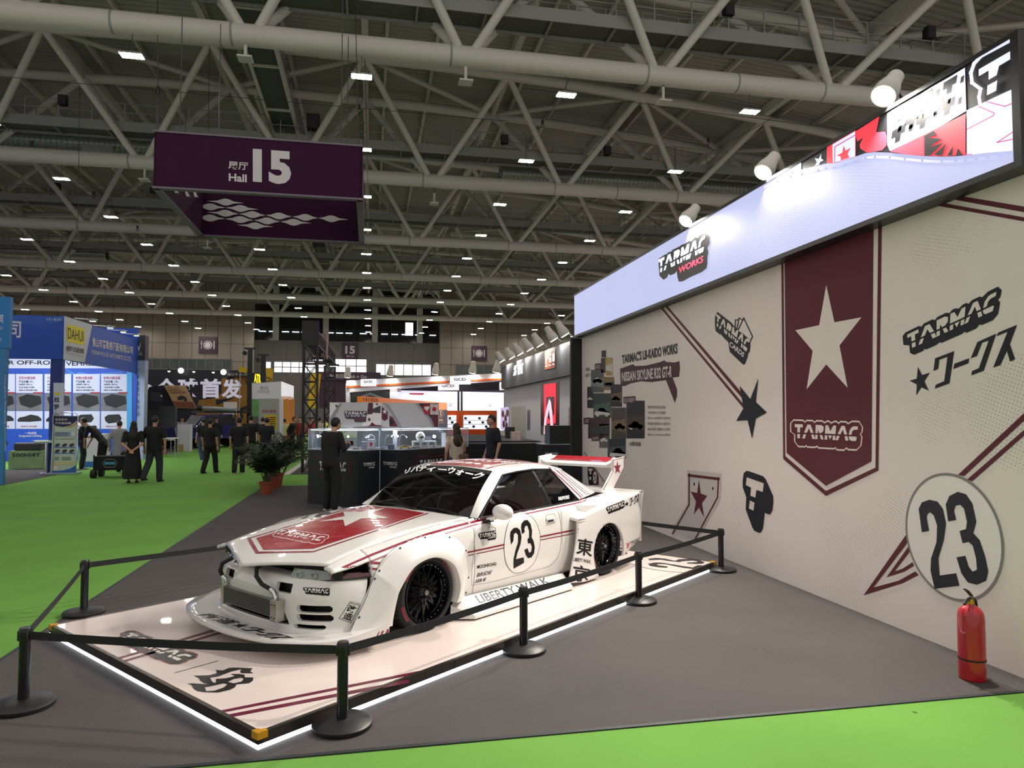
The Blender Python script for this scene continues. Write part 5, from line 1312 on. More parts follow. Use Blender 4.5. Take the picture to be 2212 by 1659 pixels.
T_('maker_word', 'MOONROAD', ((138, 1110), (330, 1078), (336, 1108), (144, 1147)), w1, BLKV, DOOR); T_('maker_word', 'BRIDE', ((138, 1190), (292, 1160), (285, 1195), (132, 1228)), w1, mat('grey_vinyl', '3c3c40', .3), DOOR, .02, .25); T_('maker_word', 'SSR', ((124, 1256), (192, 1240), (186, 1274), (117, 1288)), w1, BLKV, DOOR, .02, .25)
dr('maker_flag', shape([(205, 1240), (218, 1237), (208, 1268), (196, 1271)]), w1, mat('blue_vinyl', '2b4f8f', .3), par=DOOR); dr('maker_flag', shape([(219, 1236), (230, 1233), (221, 1264), (210, 1267)]), w1, MARV, par=DOOR)
SKI = [o for o in targets if o.name.startswith('side_skirt')][0]
T_('skirt_lettering', 'LIBERTY WALK', ((116, 1414), (822, 1232), (872, 1288), (166, 1492)), w1, BLKV, SKI, .015)
SEAM = mat('panel_seam', '2a2a2c', .6)
dr('door_seam', stroke([(112, 640), (120, 780), (110, 960), (92, 1110), (84, 1310), (250, 1285), (560, 1205), (870, 1118), (935, 1045), (965, 970), (982, 820), (975, 700), (955, 600), (933, 555)], 2.2), w1, SEAM, par=DOOR); dr('handle_seam', stroke([(822, 665), (828, 615), (850, 603), (905, 597), (918, 615), (915, 650), (900, 668), (845, 682), (822, 665)], 2), w1, SEAM, par=DOOR)
dr('bonnet_seam', stroke([(590, 1305), (900, 1200), (1500, 1010), (1800, 905), (1590, 830)] if 0 else [(300, 1260), (700, 1120), (1100, 995), (1450, 880), (1560, 842), (1590, 815)], 2), w2, SEAM, par=BON)
drape('fender_seam', stroke([f1(*p) for p in [(905, 1335), (925, 1270), (1085, 960), (1145, 820), (1270, 465), (1320, 350), (1390, 240), (1490, 120), (1640, 0)]], 1.1), SEAM, FEN, off=.004)
# glass lettering
up_c = [(850, 198), (1000, 168), (1150, 163), (1350, 180), (1530, 190), (1720, 225), (1920, 268)]; lo_c = [(812, 282), (960, 250), (1110, 240), (1330, 262), (1480, 285), (1640, 320), (1795, 362)]
tx_ = text_shape('リバティーウォーク', .035)
dr('windscreen_lettering', ([tuple(np.array(cc(lo_c, a)) * (1 - b) + np.array(cc(up_c, a)) * b) for a, b in tx_[0]], tx_[1]), w2, mat('white_glass_vinyl', 'e4e2e0', .4, em=.05), par=glass_t[0], tree=GTREE, off=.008)
T_('window_lettering', 'WRAPWORKS', ((945, 432), (1055, 413), (1056, 450), (945, 470)), w1, PAPER, car, .03, 0, tree=GTREE, off=.005)
# rear overfender
T_('side_character', '東', ((468, 905), (705, 945), (680, 1200), (440, 1152)), rq, BLKV, RF, .018); T_('side_character', '京', ((402, 1300), (655, 1350), (640, 1575), (378, 1560)), rq, BLKV, RF, .018); T_('side_lettering', 'LIBERTY WALK', ((410, 1202), (664, 1243), (660, 1292), (404, 1256)), rq, BLKV, RF, .02)
q4 = ((905, 462), (1150, 366), (1150, 432), (915, 528))
dr('fender_mark_shadow', quad(BACK, *q4), rq, BLKV, par=RF); dr('fender_mark', quad(MARK, *q4), rq, WHTV, par=RF, off=.004)
dr('fender_star', shape([(a, 2 * 405 - b + (a - 1200) * -.3) for a, b in star_pts(1200, 405, 40)]), rq, BLKV, par=RF); dr('fender_katakana', quad(KATA, (1236, 330), (1388, 250), (1388, 368), (1240, 440)), rq, BLKV, par=RF)
T_('tyre_maker_word', 'YOKOHAMA', ((1258, 965), (1428, 880), (1424, 950), (1255, 1028)), rq, BLKV, RF, .01); dr('tyre_maker_sign', shape([(1192, 990), (1220, 985), (1226, 1010), (1240, 970), (1256, 965), (1225, 1065), (1195, 1070), (1210, 1030)]), rq, mat('rose_vinyl', 'b0626b', .4), par=RF)
# bumper
q4 = ((132, 680), (526, 700), (520, 770), (140, 744))
dr('bumper_mark_shadow', quad(BACK, *q4), f1, BLKV, par=BMP); dr('bumper_mark', quad(MARK, *q4), f1, WHTV, par=BMP, off=.004)
dr('plaque_frame', stroke([(865, 925), (1038, 962), (888, 1243), (697, 1175), (865, 925)], 8), f1, BLKV, par=BMP); T_('plaque_character', '改', ((858, 948), (1005, 985), (945, 1092), (812, 1060)), f1, BLKV, BMP, .03); T_('plaque_character', '造', ((800, 1075), (945, 1105), (888, 1222), (740, 1175)), f1, BLKV, BMP, .02); T_('plaque_lettering', 'LIBERTY WALK', ((866, 897), (1043, 930), (1040, 944), (864, 911)), f1, BLKV, BMP, .02)
T_('splitter_character', '街道', ((520, 862), (1000, 1000), (740, 1032), (275, 885)), sp, BLKV, SPLT, .012); dr('splitter_katakana', quad(KATA, (1150, 1060), (1775, 1232), (1470, 1266), (960, 1100)), sp, BLKV, par=SPLT); dr('splitter_star', shape([(1100, 1022), (1010, 1050), (1080, 1060), (985, 1062), (915, 1082), (920, 1058), (830, 1050), (925, 1040), (935, 1020), (985, 1040)]), sp, BLKV, par=SPLT)
for p in ([(1300, 1470), (1345, 1390), (1365, 1388), (1322, 1465)], [(1360, 1460), (1395, 1380), (1432, 1372), (1395, 1452)], [(1440, 1442), (1480, 1350), (1572, 1328), (1535, 1418)]): dr('splitter_stripe', shape(p), f1, MARV, par=SPLT)
# wing plate star and line
v3 = lambda a, b: V3([(a, b)])[0]
dr('wing_star', shape([(1388, 430), (1418, 555), (1490, 545), (1435, 645), (1465, 760), (1395, 705), (1342, 780), (1355, 650), (1300, 570), (1370, 560)]), v3, MARV, par=wg, tree=WTREE); dr('wing_line', merge(stroke([(1022, 1212), (1284, 705), (1288, 412), (1575, 348)], 12), stroke([(1574, 350), (1568, 610), (1278, 1205)], 12)), v3, MARV, par=wg, tree=WTREE)
# ================================================================ people
SKIN = mat('skin', 'b98a70', .55); SKIN2 = mat('skin_warm', 'a87a60', .55)
HAIRB = mat('black_hair', '0b0a0a', .6); HAIRBR = mat('brown_hair', '2b1a15', .5)
def cloth(n, c): return mat(n, c, .85, noise=(9, .12))
CBLACK = cloth('black_cloth', '0e0e10'); CNAVY = cloth('navy_cloth', '10131d'); JEAN = cloth('dark_jeans', '23272f'); BLUEJ = cloth('blue_jeans', '27364d'); CREAMK = cloth('cream_knit', 'b9ac98'); GREYK = cloth('grey_cloth', '8a8c90'); SHOEW = mat('white_shoe', 'b9b7b2', .6); SHOEB = mat('black_shoe', '121214', .5); BROWNS = mat('brown_shoe', '3a241b', .5)
def remesh(o, vox, m):
    r = o.modifiers.new('r', 'REMESH'); r.mode = 'VOXEL'; r.voxel_size = vox
    s = o.modifiers.new('s', 'SMOOTH'); s.factor = .5; s.iterations = 4
    evaluated_mesh(o); o.data.materials.clear(); o.data.materials.append(m)
    for p in o.data.polygons: p.use_smooth = True
    return o
def limb(mb, pts, rs, n=10):
    for (p, q), (a, b) in zip(zip(pts[:-1], pts[1:]), zip(rs[:-1], rs[1:])):
        mb.cyl(p, q, a, n, b); mb.ball(p, a, n, 6)
    mb.ball(pts[-1], rs[-1], n, 6)
def torso(mb, rings):
    vs = []; n = 16
    for (x, y, z, rx, ry) in rings:
        for i in range(n):
            t = 2 * math.pi * i / n; c, s = math.cos(t), math.sin(t)
            vs.append((x + rx * math.copysign(abs(c) ** .8, c), y + ry * math.copysign(abs(s) ** .8, s), z))
    m = len(rings)
    mb.add(vs, [(j * n + i, j * n + (i + 1) % n, (j + 1) * n + (i + 1) % n, (j + 1) * n + i) for j in range(m - 1) for i in range(n)] + [tuple(reversed(range(n))), tuple(range((m - 1) * n, m * n))])
def person(label, loc, rz, h=1.72, top=CBLACK, sleeve='short', bottom=CBLACK, style='trousers', hair=HAIRB, hairstyle='short', armR=None, armL=None, legs=(0, 0), lean=0.0, nod=0.0, turn=0.0, shoe=SHOEB, skin=SKIN, seat=None, wide=1.0, group=None, vox=.011, extra=None):
    """faces local -Y; arms are (elbow, wrist) points, legs are forward offsets of right and left foot"""
    t = thing('person', label, 'person', loc, rz, group); k = h / 1.72; t.scale = (k, k, k)
    V = Vector; pz = seat if seat else .92
    L = lambda z: V((0, -lean * (z - pz), z))
    neck, head = L(1.45), L(1.62) + V((0, -.02 - nod * .09, -nod * .03))
    shR, shL = L(1.40) + V((-.185 * wide, 0, 0)), L(1.40) + V((.185 * wide, 0, 0))
    aR = armR or ((-.25 * wide, .03, 1.12), (-.25 * wide, -.04, .86)); aL = armL or ((.25 * wide, .03, 1.12), (.25 * wide, -.04, .86))
    hipR, hipL = V((-.09, 0, pz)), V((.09, 0, pz))
    def leg(hip, f):
        if seat: kn = hip + V((0, -.42, .02)); an = kn + V((0, .05 * f, -pz + .09)); return kn, an
        an = V((hip.x * 1.15, -f, .08 + (.06 if f < -.2 else 0))); kn = (hip + an) / 2 + V((0, -.05 if f > -.15 else -.1, .02)); return kn, an
    kR, nR = leg(hipR, legs[0]); kL, nL = leg(hipL, legs[1])
    # body: head, neck, arms with hands, legs - one continuous skin
    b = MB(); b.ball(head, (.076, .095, .112), 16, 12); b.ball(head + V((0, -.03, -.05)), (.055, .068, .06), 12, 8)
    b.cyl(neck - V((0, 0, .06)), head - V((0, -.02, .05)), .058, 12, .05)
    b.ball(head + V((0, -.1, -.015)), (.013, .02, .022), 8, 6)
    for s in (-1, 1): b.ball(head + V((s * .077, .005, -.01)), (.012, .02, .03), 8, 6)
    torso(b, [(*L(z), rx, ry) for z, rx, ry in ((pz - .05, .14, .1), (1.05, .13, .095), (1.25, .155, .105), (1.38, .17, .095), (1.44, .09, .07))])
    for sh, (el, wr) in ((shR, aR), (shL, aL)):
        el, wr = V(el), V(wr); limb(b, [sh, el, wr], [.052, .04, .027])
        d = (wr - el).normalized(); a, c = frame_of(d, V((0, 1, 0))); pe = wr + d * .07
        b.ball(wr + d * .05, (.035, .035, .045), 8, 6)
        for i in range(4):
            o = a * (-.026 + .0175 * i); f1_ = wr + d * .08 + o; f2 = f1_ + d * (.04 - .006 * abs(i - 1.3)) + c * .012; f3 = f2 + d * .022 + c * .02
            limb(b, [f1_, f2, f3], [.0095, .009, .008], 6)
        limb(b, [wr + d * .03 + a * -.03, wr + d * .06 + a * -.05 + c * .015, wr + d * .085 + a * -.048 + c * .03], [.012, .011, .009], 6)
    for hp, kn, an in ((hipR, kR, nR), (hipL, kL, nL)): limb(b, [hp, kn, an], [.075, .05, .035])
    remesh(b.build('body', None, t), vox, skin)
    # clothing
    c = MB()
    if style == 'dress':
        torso(c, [(*L(z), rx, ry) for z, rx, ry in ((.12, .25, .22), (.5, .22, .18), (.92, .17, .135), (1.1, .15, .115), (1.28, .18, .125), (1.4, .19, .105), (1.45, .1, .08))])
    else:
        torso(c, [(*L(z), rx * wide, ry * wide) for z, rx, ry in ((pz - .10, .168, .128), (1.0, .162, .122), (1.15, .165, .125), (1.3, .185, .13), (1.39, .19, .108), (1.455, .085, .075))])
    for sh, (el, wr) in ((shR, aR), (shL, aL)):
        el, wr = V(el), V(wr)
        if sleeve == 'short': limb(c, [sh, sh.lerp(el, .75)], [.07, .066])
        elif sleeve == 'long': limb(c, [sh, el, el.lerp(wr, .92)], [.07, .06, .05])
        else: limb(c, [sh - V((0, 0, .06)), sh.lerp(el, .45)], [.07, .062])
    remesh(c.build('dress' if style == 'dress' else ('jacket' if sleeve == 'long' else 'shirt'), None, t), .016, top)
    if style != 'dress':
        c = MB(); torso(c, [(*L(pz + dz), rx * wide, ry * wide) for dz, rx, ry in ((-.12, .155, .12), (.02, .16, .122), (.1, .152, .118))])
        for hp, kn, an in ((hipR, kR, nR), (hipL, kL, nL)):
            if style == 'shorts': limb(c, [hp, hp.lerp(kn, .95)], [.1, .09])
            else: limb(c, [hp, kn, an + V((0, 0, .0))], [.106, .09, .078])
        remesh(c.build('trousers' if style != 'shorts' else 'shorts', None, t), .016, bottom)
    for an in (nR, nL):
        s_ = MB(); s_.ball(an + V((0, -.06, -.045)), (.045, .125, .038), 12, 8); s_.box(an + V((0, -.06, -.07)), (.08, .24, .02)); s_.build('shoe', shoe, t, True)
    hr = MB()
    if hairstyle in ('short', 'long', 'cap'):
        hr.ball(head + V((0, .015, .022)), (.084, .1, .105), 16, 12); cut = head.z - (.03 if hairstyle != 'long' else .05)
        if hairstyle == 'long': hr.ball(head + V((0, .05, -.14)), (.105, .07, .2), 14, 10); hr.ball(L(1.36) + V((0, .1, -.02)), (.12, .05, .16), 14, 10)
        o = hr.build('hair', hair, t, True)
        bm = bmesh.new(); bm.from_mesh(o.data)
        bmesh.ops.delete(bm, geom=[v for v in bm.verts if v.co.y < head.y - .045 and v.co.z < head.z + .045] + ([] if hairstyle == 'long' else [v for v in bm.verts if v.co.z < head.z - .06]), context='VERTS'); bm.to_mesh(o.data); bm.free()
        if hairstyle == 'cap':
            MB().ball(head + V((0, .0, .05)), (.09, .108, .075), 14, 8).build('cap', extra or CBLACK, t, True)
            MB().ball(head + V((0, -.12, .035)), (.07, .07, .012), 12, 6).build('cap_peak', extra or CBLACK, t, True)
    e = MB()
    for s in (-1, 1): e.ball(head + V((s * .032, -.088, .008)), (.012, .008, .007), 8, 5)
    e.build('eyes', HAIRB, t, True); MB().ball(head + V((0, -.092, -.055)), (.024, .008, .007), 8, 5).build('mouth', mat('lip', '8a4f48', .5), t, True)
    t['_head'] = 0; del t['_head']
    return t
G_at = lambda px, py: (lambda p: (p.x, p.y, .0))(onz(px, py))
pi = math.pi
# man at the showcase
P_MAN = person('man in a black jacket looking down at his phone beside the glass showcase', (-.72, 13.85, .006), pi / 2 + .75, 1.74, CBLACK, 'long', CBLACK, shoe=SHOEW, nod=.7, lean=.05, armR=((-.26, -.08, 1.14), (-.1, -.33, 1.2)), armL=((.26, -.05, 1.14), (.1, -.33, 1.2)), wide=1.08)
ph = MB().box((0, -.46, 1.23), (.16, .015, .08)); ph = ph.build('phone', BLACK, None); tag(ph, 'black phone held by the man at the glass showcase', 'phone'); ph.matrix_world = P_MAN.matrix_basis.copy()
# woman in cream and young man
p = ony(986, 940, 15.0); person('woman with long brown hair in a cream off-shoulder top seen from behind', (p.x, 15.0, .006), pi + .25, 1.6, CREAMK, 'off', BLUEJ, hair=HAIRBR, hairstyle='long', armR=((-.22, -.08, 1.1), (-.1, -.3, 1.18)), shoe=SHOEW)
bag = thing('handbag', 'small brown patterned shoulder bag on the cream-topped woman', 'handbag', (p.x + .13, 14.79, .92))
MB().box((0, 0, 0), (.2, .08, .13)).build('bag_body', mat('bag_pattern', '5a4228', .6, noise=(40, .8)), bag, bevel=.02); MB().tube([(.05, 0, .05), (-.02, .02, .2), (-.1, .02, .42)], .006, 6).build('strap', mat('bag_strap', '7a5a38', .6), bag)
p = ony(1064, 930, 15.6); person('young man with glasses in a navy t-shirt standing right of the cream-topped woman', (p.x, 15.6, .006), -1.25, 1.78, CNAVY, 'short', CBLACK, armR=((-.27, .06, 1.12), (-.25, -.06, .86)), nod=.15)
# walkers in the aisle
person('man in black polo shirt with striped sleeves and grey jeans walking away', G_at(332, 1041), pi - .25, 1.76, CBLACK, 'short', JEAN, legs=(.08, -.33), hair=mat('greying_hair', '1b1817', .6), wide=1.18, armR=((-.29, .02, 1.13), (-.27, -.03, .87)))
sm = bpy.data.objects[-1] if False else None
person('woman in a long black dress with hands clasped behind her back', G_at(286, 1043), pi + .15, 1.62, CBLACK, 'short', CBLACK, 'dress', hairstyle='long', armR=((-.25, .12, 1.1), (-.04, .23, .93)), armL=((.25, .12, 1.1), (.04, .23, .92)), wide=1.05)
person('man in black t-shirt and trousers walking away, head turned right', G_at(452, 1022), pi - .35, 1.68, CBLACK, 'short', CBLACK, legs=(.2, -.2))
person('man in black shirt and wide black trousers walking away along the green aisle', G_at(515, 1023), pi, 1.72, CBLACK, 'short', CBLACK, legs=(.05, -.12), shoe=SHOEW)
person('man in a black shirt and black hat walking towards the camera by the blue truck', G_at(466, 978), .1, 1.72, CBLACK, 'long', JEAN, hairstyle='cap', legs=(.15, -.1), shoe=BROWNS)
person('person in dark blue jeans half hidden behind the man with turned head', G_at(437, 994), pi + .6, 1.66, CBLACK, 'short', BLUEJ, legs=(.2, -.2), shoe=SHOEW)
person('man in black shorts with a waist bag walking away beside the potted palms', G_at(540, 1004), pi, 1.78, CBLACK, 'short', CBLACK, 'shorts', legs=(.15, -.2), shoe=SHOEW, wide=1.1)
person('man in black t-shirt seen from behind above the potted palms', G_at(575, 1010), pi - .2, 1.7, CNAVY, 'short', CBLACK, legs=(.1, -.1))
person('man with shaved head in dark maroon shirt seen beyond the palms', G_at(566, 990), pi - .4, 1.7, cloth('maroon_cloth', '241016'), 'short', CBLACK, hair=mat('shaved_hair', '241c19', .7))
person('man in black with a blue bag standing beside the white notice board', G_at(583, 985), pi - .5, 1.74, cloth('blue_cloth', '16233f'), 'short', CBLACK)
person('man in checked shirt and blue jeans with a cap standing by the white counter', G_at(392, 974), .5, 1.74, mat('checked_shirt', '8c8a8c', .8, noise=(28, .9)), 'long', BLUEJ, hairstyle='cap', legs=(.05, -.05), shoe=BROWNS, wide=1.1)
person('man in black polo and cap standing beside the blue truck', G_at(417, 966), .8, 1.72, CBLACK, 'short', CBLACK, hairstyle='cap')
person('man in black polo bending forward at the blue booth', G_at(222, 1016), -1.75, 1.72, CBLACK, 'short', CBLACK, lean=.85, nod=.6, shoe=SHOEW, armR=((-.2, -.5, 1.02), (-.12, -.55, .84)), armL=((.2, -.5, 1.02), (.12, -.55, .84)))
p = onz(250, 1024); person('woman in grey cardigan sitting on the wheeled black cart', (p.x, p.y + .1, .0), pi, 1.62, GREYK, 'long', CBLACK, hairstyle='short', seat=.64, lean=.12, hair=HAIRBR, nod=.2)
person('man in black t-shirt and jeans with yellow lanyard behind the poster stand', G_at(176, 1014), pi / 2 + .3, 1.7, CBLACK, 'short', JEAN, shoe=SHOEW, armR=((-.24, -.1, 1.1), (-.12, -.32, 1.08)))
person('man with a pale cap browsing deep inside the tent booth', G_at(334, 968), -.9, 1.72, CBLACK, 'long', CBLACK, hairstyle='cap', extra=mat('pale_cap', '9d8c80', .8))
person('man in a black jacket bending over behind the black truss tower', G_at(628, 985), 1.2, 1.72, CBLACK, 'long', CBLACK, lean=.2)
person('woman in pale yellow top by the orange booth wall', G_at(614, 975), pi, 1.62, cloth('yellow_cloth', 'b5b07a'), 'short', cloth('orange_cloth', '9a4a28'))
for i, (px, py, c) in enumerate(((672, 985, 'c33'), (690, 980, 'b8b0a8'), (705, 978, 'd2d060'), (648, 975, '7a2020'))):
    person(['visitor in a red jacket beyond the black truss gate', 'visitor in pale clothes between the two black truss towers', 'visitor in a lime vest beyond the second truss tower', 'visitor in dark red behind the first truss tower'][i], G_at(px, py), pi * (.3 + .5 * i), 1.7, cloth('visitor_cloth_%d' % i, {'c33': 'a02828'}.get(c, c)), 'long', CBLACK, vox=.02)
# people at the left picture edge
person('bald man with glasses at the left edge holding out his phone', (-3.42, 5.9, 0), 1.45, 1.72, CBLACK, 'long', CBLACK, hairstyle='bald', armR=((-.28, -.2, 1.1), (-.2, -.43, 1.18)), armL=((.25, -.14, 1.12), (.17, -.47, 1.2)), nod=.3, vox=.008)
ph = tag(MB().box((-2.76, 5.80, 1.335), (.15, .075, .01)).build('phone', mat('phone_gold', '6a5a3a', .3), bevel=.004), 'phone lying flat on the open hand at the left edge', 'phone')
person('person in a black coat leaning over the table of the blue booth', G_at(2, 1012), -1.6, 1.72, CBLACK, 'long', CBLACK, lean=.5, armR=((-.24, -.4, 1.0), (-.16, -.6, .9)))
# ================================================================ showcase, stage and the other booths
CLEAR = mat('clear_pane', 'cfe0ee', .03, alpha=.10, coat=.2); FRAMEM = mat('pane_frame', '9fb0bb', .3, .6)
CAB = mat('cabinet_black', '0f1519', .5); LEDW = mat('showcase_led', (.8, .9, 1), em=6.0)
def fq(y, px0, py0, px1, py1): a, b = ony(px0, py0, y), ony(px1, py1, y); return a.x, b.x, b.z, a.z      # x0, x1, z0, z1 in the plane Y = y
def slab(name, y, px0, py0, px1, py1, d, m, parent=None, **k):
    x0, x1, z0, z1 = fq(y, px0, py0, px1, py1); return MB().bb((x0, y, z0), (x1, y + d, z1)).build(name, m, parent, **k)
def pxdecal(name, sh, y, m, parent=None, e=.004): return decal(name, sh, lambda a, b: ony(a, b, y - e), m, parent)
def pxtext(name, body, px0, py0, px1, py1, y, m, parent=None, bold=0.0, e=.006, sl=0.0): return pxdecal(name, quad(text_shape(body, bold), (px0, py0), (px1, py0 + sl * (px1 - px0)), (px1, py1 + sl * (px1 - px0)), (px0, py1)), y, m, parent, e)
# --- two joined showcases
def showcase(foot, lab):
    t = thing('showcase', lab, 'showcase')
    P3 = lambda z: [Vector((x, y, z)) for x, y in foot]
    MB().prism(P3(.006), (0, 0, 1.09)).build('cabinet', CAB, t); MB().prism(P3(1.5), (0, 0, .02)).build('glass_top', CLEAR, t)
    n = len(foot)
    for i in range(n):
        a, b = P3(1.096)[i], P3(1.096)[(i + 1) % n]
        MB().add([a, b, b + Vector((0, 0, .404)), a + Vector((0, 0, .404))], [(0, 1, 2, 3)]).build('glass_pane', CLEAR, t)
        if i < n: MB().cyl(a, a + Vector((0, 0, .42)), .008, 6).build('corner_strip', FRAMEM, t)
    m = MB()
    for z in (1.1, 1.505):
        for i in range(n): m.bar(P3(z)[i], P3(z)[(i + 1) % n], .014)
    m.build('edge_strip', FRAMEM, t)
    m = MB()
    for i in range(n): a, b = P3(1.49)[i].lerp(Vector((*np.mean(foot, axis=0), 1.49)), .06), P3(1.49)[(i + 1) % n].lerp(Vector((*np.mean(foot, axis=0), 1.49)), .06); m.bar(a, b, .008)
    m.build('led_strip', LEDW, t)
    return t
F1 = [(-1.23, 15.05), (-.22, 14.15), (.19, 14.62), (.19, 15.75), (-.95, 16.0)]; F2 = [(.2, 14.62), (.6, 14.32), (2.15, 15.9), (1.2, 16.7), (.2, 15.75)]
sc1 = showcase(F1, 'black showcase with glass top at the left, where the man looks at his phone'); sc2 = showcase(F2, 'black showcase with glass top right of the bright seam, behind the car roof')
tag(MB().cyl((.195, 14.6, .006), (.195, 14.6, 1.52), .012, 8).build('seam_strip', FRAMEM), 'thin bright metal strip standing between the two showcases', 'strip')
def on_face(a, b, cu, z, w, h, sh, m, t, nm):
    a, b = Vector((*a, 0)), Vector((*b, 0)); d = (b - a).normalized(); n = Vector((d.y, -d.x, 0))
    c = a.lerp(b, cu); decal(nm, sh, lambda u, v: c + d * ((u - .5) * w) + n * .004 + Vector((0, 0, z + (v - .5) * h)), m, t)
WORD2 = merge(place(MARK, 0, .45, 1, .55), place(text_shape('WORKS', .02), .45, 0, .5, .3))
LETW = mat('pale_lettering', 'c9c5c6', .5); REDRIM = mat('dark_red_rim', '5a1a24', .5)
for (a, b, cu, t) in ((F1[1], F1[2], .5, sc1), (F2[0], F2[1], .5, sc2)): on_face(a, b, cu, .8, .34, .12, WORD2, LETW, t, 'word_mark')
for (a, b, cu, t) in ((F1[0], F1[1], .5, sc1), (F2[1], F2[2], .42, sc2)):
    on_face(a, b, cu, .74, .8, .4, xf(BACKRING, lambda u, v: (u, .35 + v * .5)), REDRIM, t, 'word_mark_rim'); on_face(a, b, cu, .78, .72, .18, MARK, LETW, t, 'word_mark')
# header boards over the showcase
PLUM, INKG = MATS['plum_print'], mat('ink_grey', '35363c', .5); TORN = mat('torn_grey', '8f8e91', .6); HEADG = mat('header_pale', 'b9b6b6', .6)
YH = 15.9
h1 = slab('header_board', YH, 712, 869, 821.5, 923, .05, HEADG); tag(h1, 'printed header board with block-letter word mark above the left showcase', 'sign board')
h2 = slab('header_board', YH + .003, 823, 870, 948, 923, .05, HEADG); tag(h2, 'printed header board with torn-paper artwork above the right showcase', 'sign board')
hp = lambda nm, pts, m, t, e=.004: pxdecal(nm, shape([(680 + a / 3.97, 860 + b / 3.97) for a, b in pts]), YH, m, t, e)
hp('torn_edge', [(215, 42), (235, 42), (150, 200), (130, 245), (128, 180), (165, 120)], TORN, h1); hp('corner_print', [(130, 42), (215, 42), (165, 110), (128, 170)], PAPER, h1, .006); hp('corner_star', [(180, 50), (190, 62), (202, 60), (194, 70), (198, 82), (186, 75), (175, 80), (180, 68), (172, 60), (183, 60)], PLUM, h1, .008)
hp('artwork_maroon', [(460, 40), (500, 40), (497, 135), (448, 138)], PLUM, h1); hp('artwork_white', [(498, 42), (572, 42), (570, 232), (400, 240), (445, 150), (497, 135)], PAPER, h1); hp('artwork_ink', [(498, 92), (565, 62), (563, 128), (498, 125)], INKG, h1, .006)
hp('artwork_star', [(465, 158), (471, 175), (484, 178), (474, 187), (478, 202), (466, 194), (455, 200), (459, 186), (450, 177), (462, 175)], MAROON, h1, .006); hp('artwork_maroon', [(470, 235), (490, 205), (520, 230), (570, 234), (570, 243), (440, 243)], MAROON, h1, .006); hp('artwork_star', [(533, 42), (539, 52), (550, 54), (540, 60), (530, 62), (522, 50)], MAROON, h1, .006)
hp('word_mark_shadow', [(252, 120), (262, 110), (440, 112), (446, 130), (440, 205), (345, 207), (335, 180), (270, 178), (258, 160)], INKG, h1, .006)
pxdecal('word_mark', xf(quad(MARK, (258, 115), (436, 118), (434, 158), (262, 160)), lambda a, b: (680 + a / 3.97, 860 + b / 3.97)), YH, LETW, h1, .009); pxdecal('second_word', xf(quad(text_shape('WORKS', .02), (345, 168), (430, 168), (430, 188), (345, 188)), lambda a, b: (680 + a / 3.97, 860 + b / 3.97)), YH, mat('dull_red', '7d2b38', .5), h1, .009)
hp('banner_print', [(575, 75), (625, 110), (625, 180), (600, 196), (575, 180)], MAROON, h2); hp('banner_star', [(600, 78), (605, 105), (622, 108), (609, 120), (612, 138), (600, 126), (588, 135), (591, 118), (580, 110), (596, 105)], PAPER, h2, .007)
hp('artwork_red', [(640, 150), (668, 165), (715, 245), (640, 245)], MAROON, h2); hp('artwork_black', [(640, 175), (665, 195), (680, 215), (650, 235), (640, 220)], BLACK, h2, .006)
hp('torn_edge', [(575, 42), (605, 60), (640, 105), (690, 190), (722, 245), (745, 250), (720, 200), (690, 150), (630, 55), (600, 42)], TORN, h2, .006); hp('torn_edge', [(860, 42), (890, 50), (940, 110), (1000, 175), (1025, 245), (1010, 248), (980, 185), (920, 110)], TORN, h2, .007)
hp('artwork_black', [(890, 45), (1058, 45), (1058, 248), (1030, 248), (1000, 175), (940, 110)], mat('artwork_dark', '1a0f12', .5), h2, .005); hp('artwork_red', [(990, 145), (1058, 142), (1058, 248), (1028, 248), (1005, 185)], MAROON, h2, .006)
hp('badge_print', [(930, 60), (985, 52), (985, 140), (945, 140), (925, 100)], REDP, h2, .008); hp('badge_letter', [(940, 75), (982, 70), (982, 92), (970, 95), (970, 108), (952, 108), (952, 95), (940, 95)], PAPER, h2, .01)
hp('sun_square', [(990, 50), (1058, 52), (1058, 142), (990, 140)], PAPER, h2, .008); hp('sun_disc', ellipse(1024, 95, 18, 20, 20), REDP, h2, .012)
pxdecal('sun_rays', merge(*[shape([(680 + (1024 + 22 * math.cos(t)) / 3.97, 860 + (95 + 26 * math.sin(t)) / 3.97), (680 + (1024 + 32 * math.cos(t - .1)) / 3.97, 860 + (95 + 42 * math.sin(t - .1)) / 3.97), (680 + (1024 + 32 * math.cos(t + .1)) / 3.97, 860 + (95 + 42 * math.sin(t + .1)) / 3.97)]) for t in [i * pi / 8 for i in range(16)]]), YH, REDP, h2, .012)
# things inside the showcases
GOOSE = mat('goose_metal', 'c5ccd2', .25, .8); BULB = mat('bulb_glow', (.95, .97, 1), em=25)
def goose(px, y, s, i):
    x = ony(px, 940, y).x; t = thing('gooseneck_lamp', ['curved gooseneck lamp at the left end inside the glass showcase', 'gooseneck lamp beside the white carton in the showcase', 'gooseneck lamp bending right just past the bright seam', 'small gooseneck lamp left of the yellow model car'][i], 'lamp', (x, y, 1.1))
    MB().tube([(0, 0, 0), (-.01 * s, 0, .16), (.02 * s, 0, .26), (.09 * s, 0, .29), (.14 * s, 0, .26)], .007, 8).build('neck', GOOSE, t, True); MB().cyl((.13 * s, 0, .265), (.18 * s, 0, .235), .012, 10, .022).build('head', GOOSE, t, True); MB().ball((.178 * s, 0, .236), .012, 8, 6).build('bulb', BULB, t, True)
for i, (px, y, s) in enumerate(((676, 15.15, 1), (810, 15.0, -1), (833, 14.95, 1), (863, 15.0, .8))): goose(px, y, s, i)
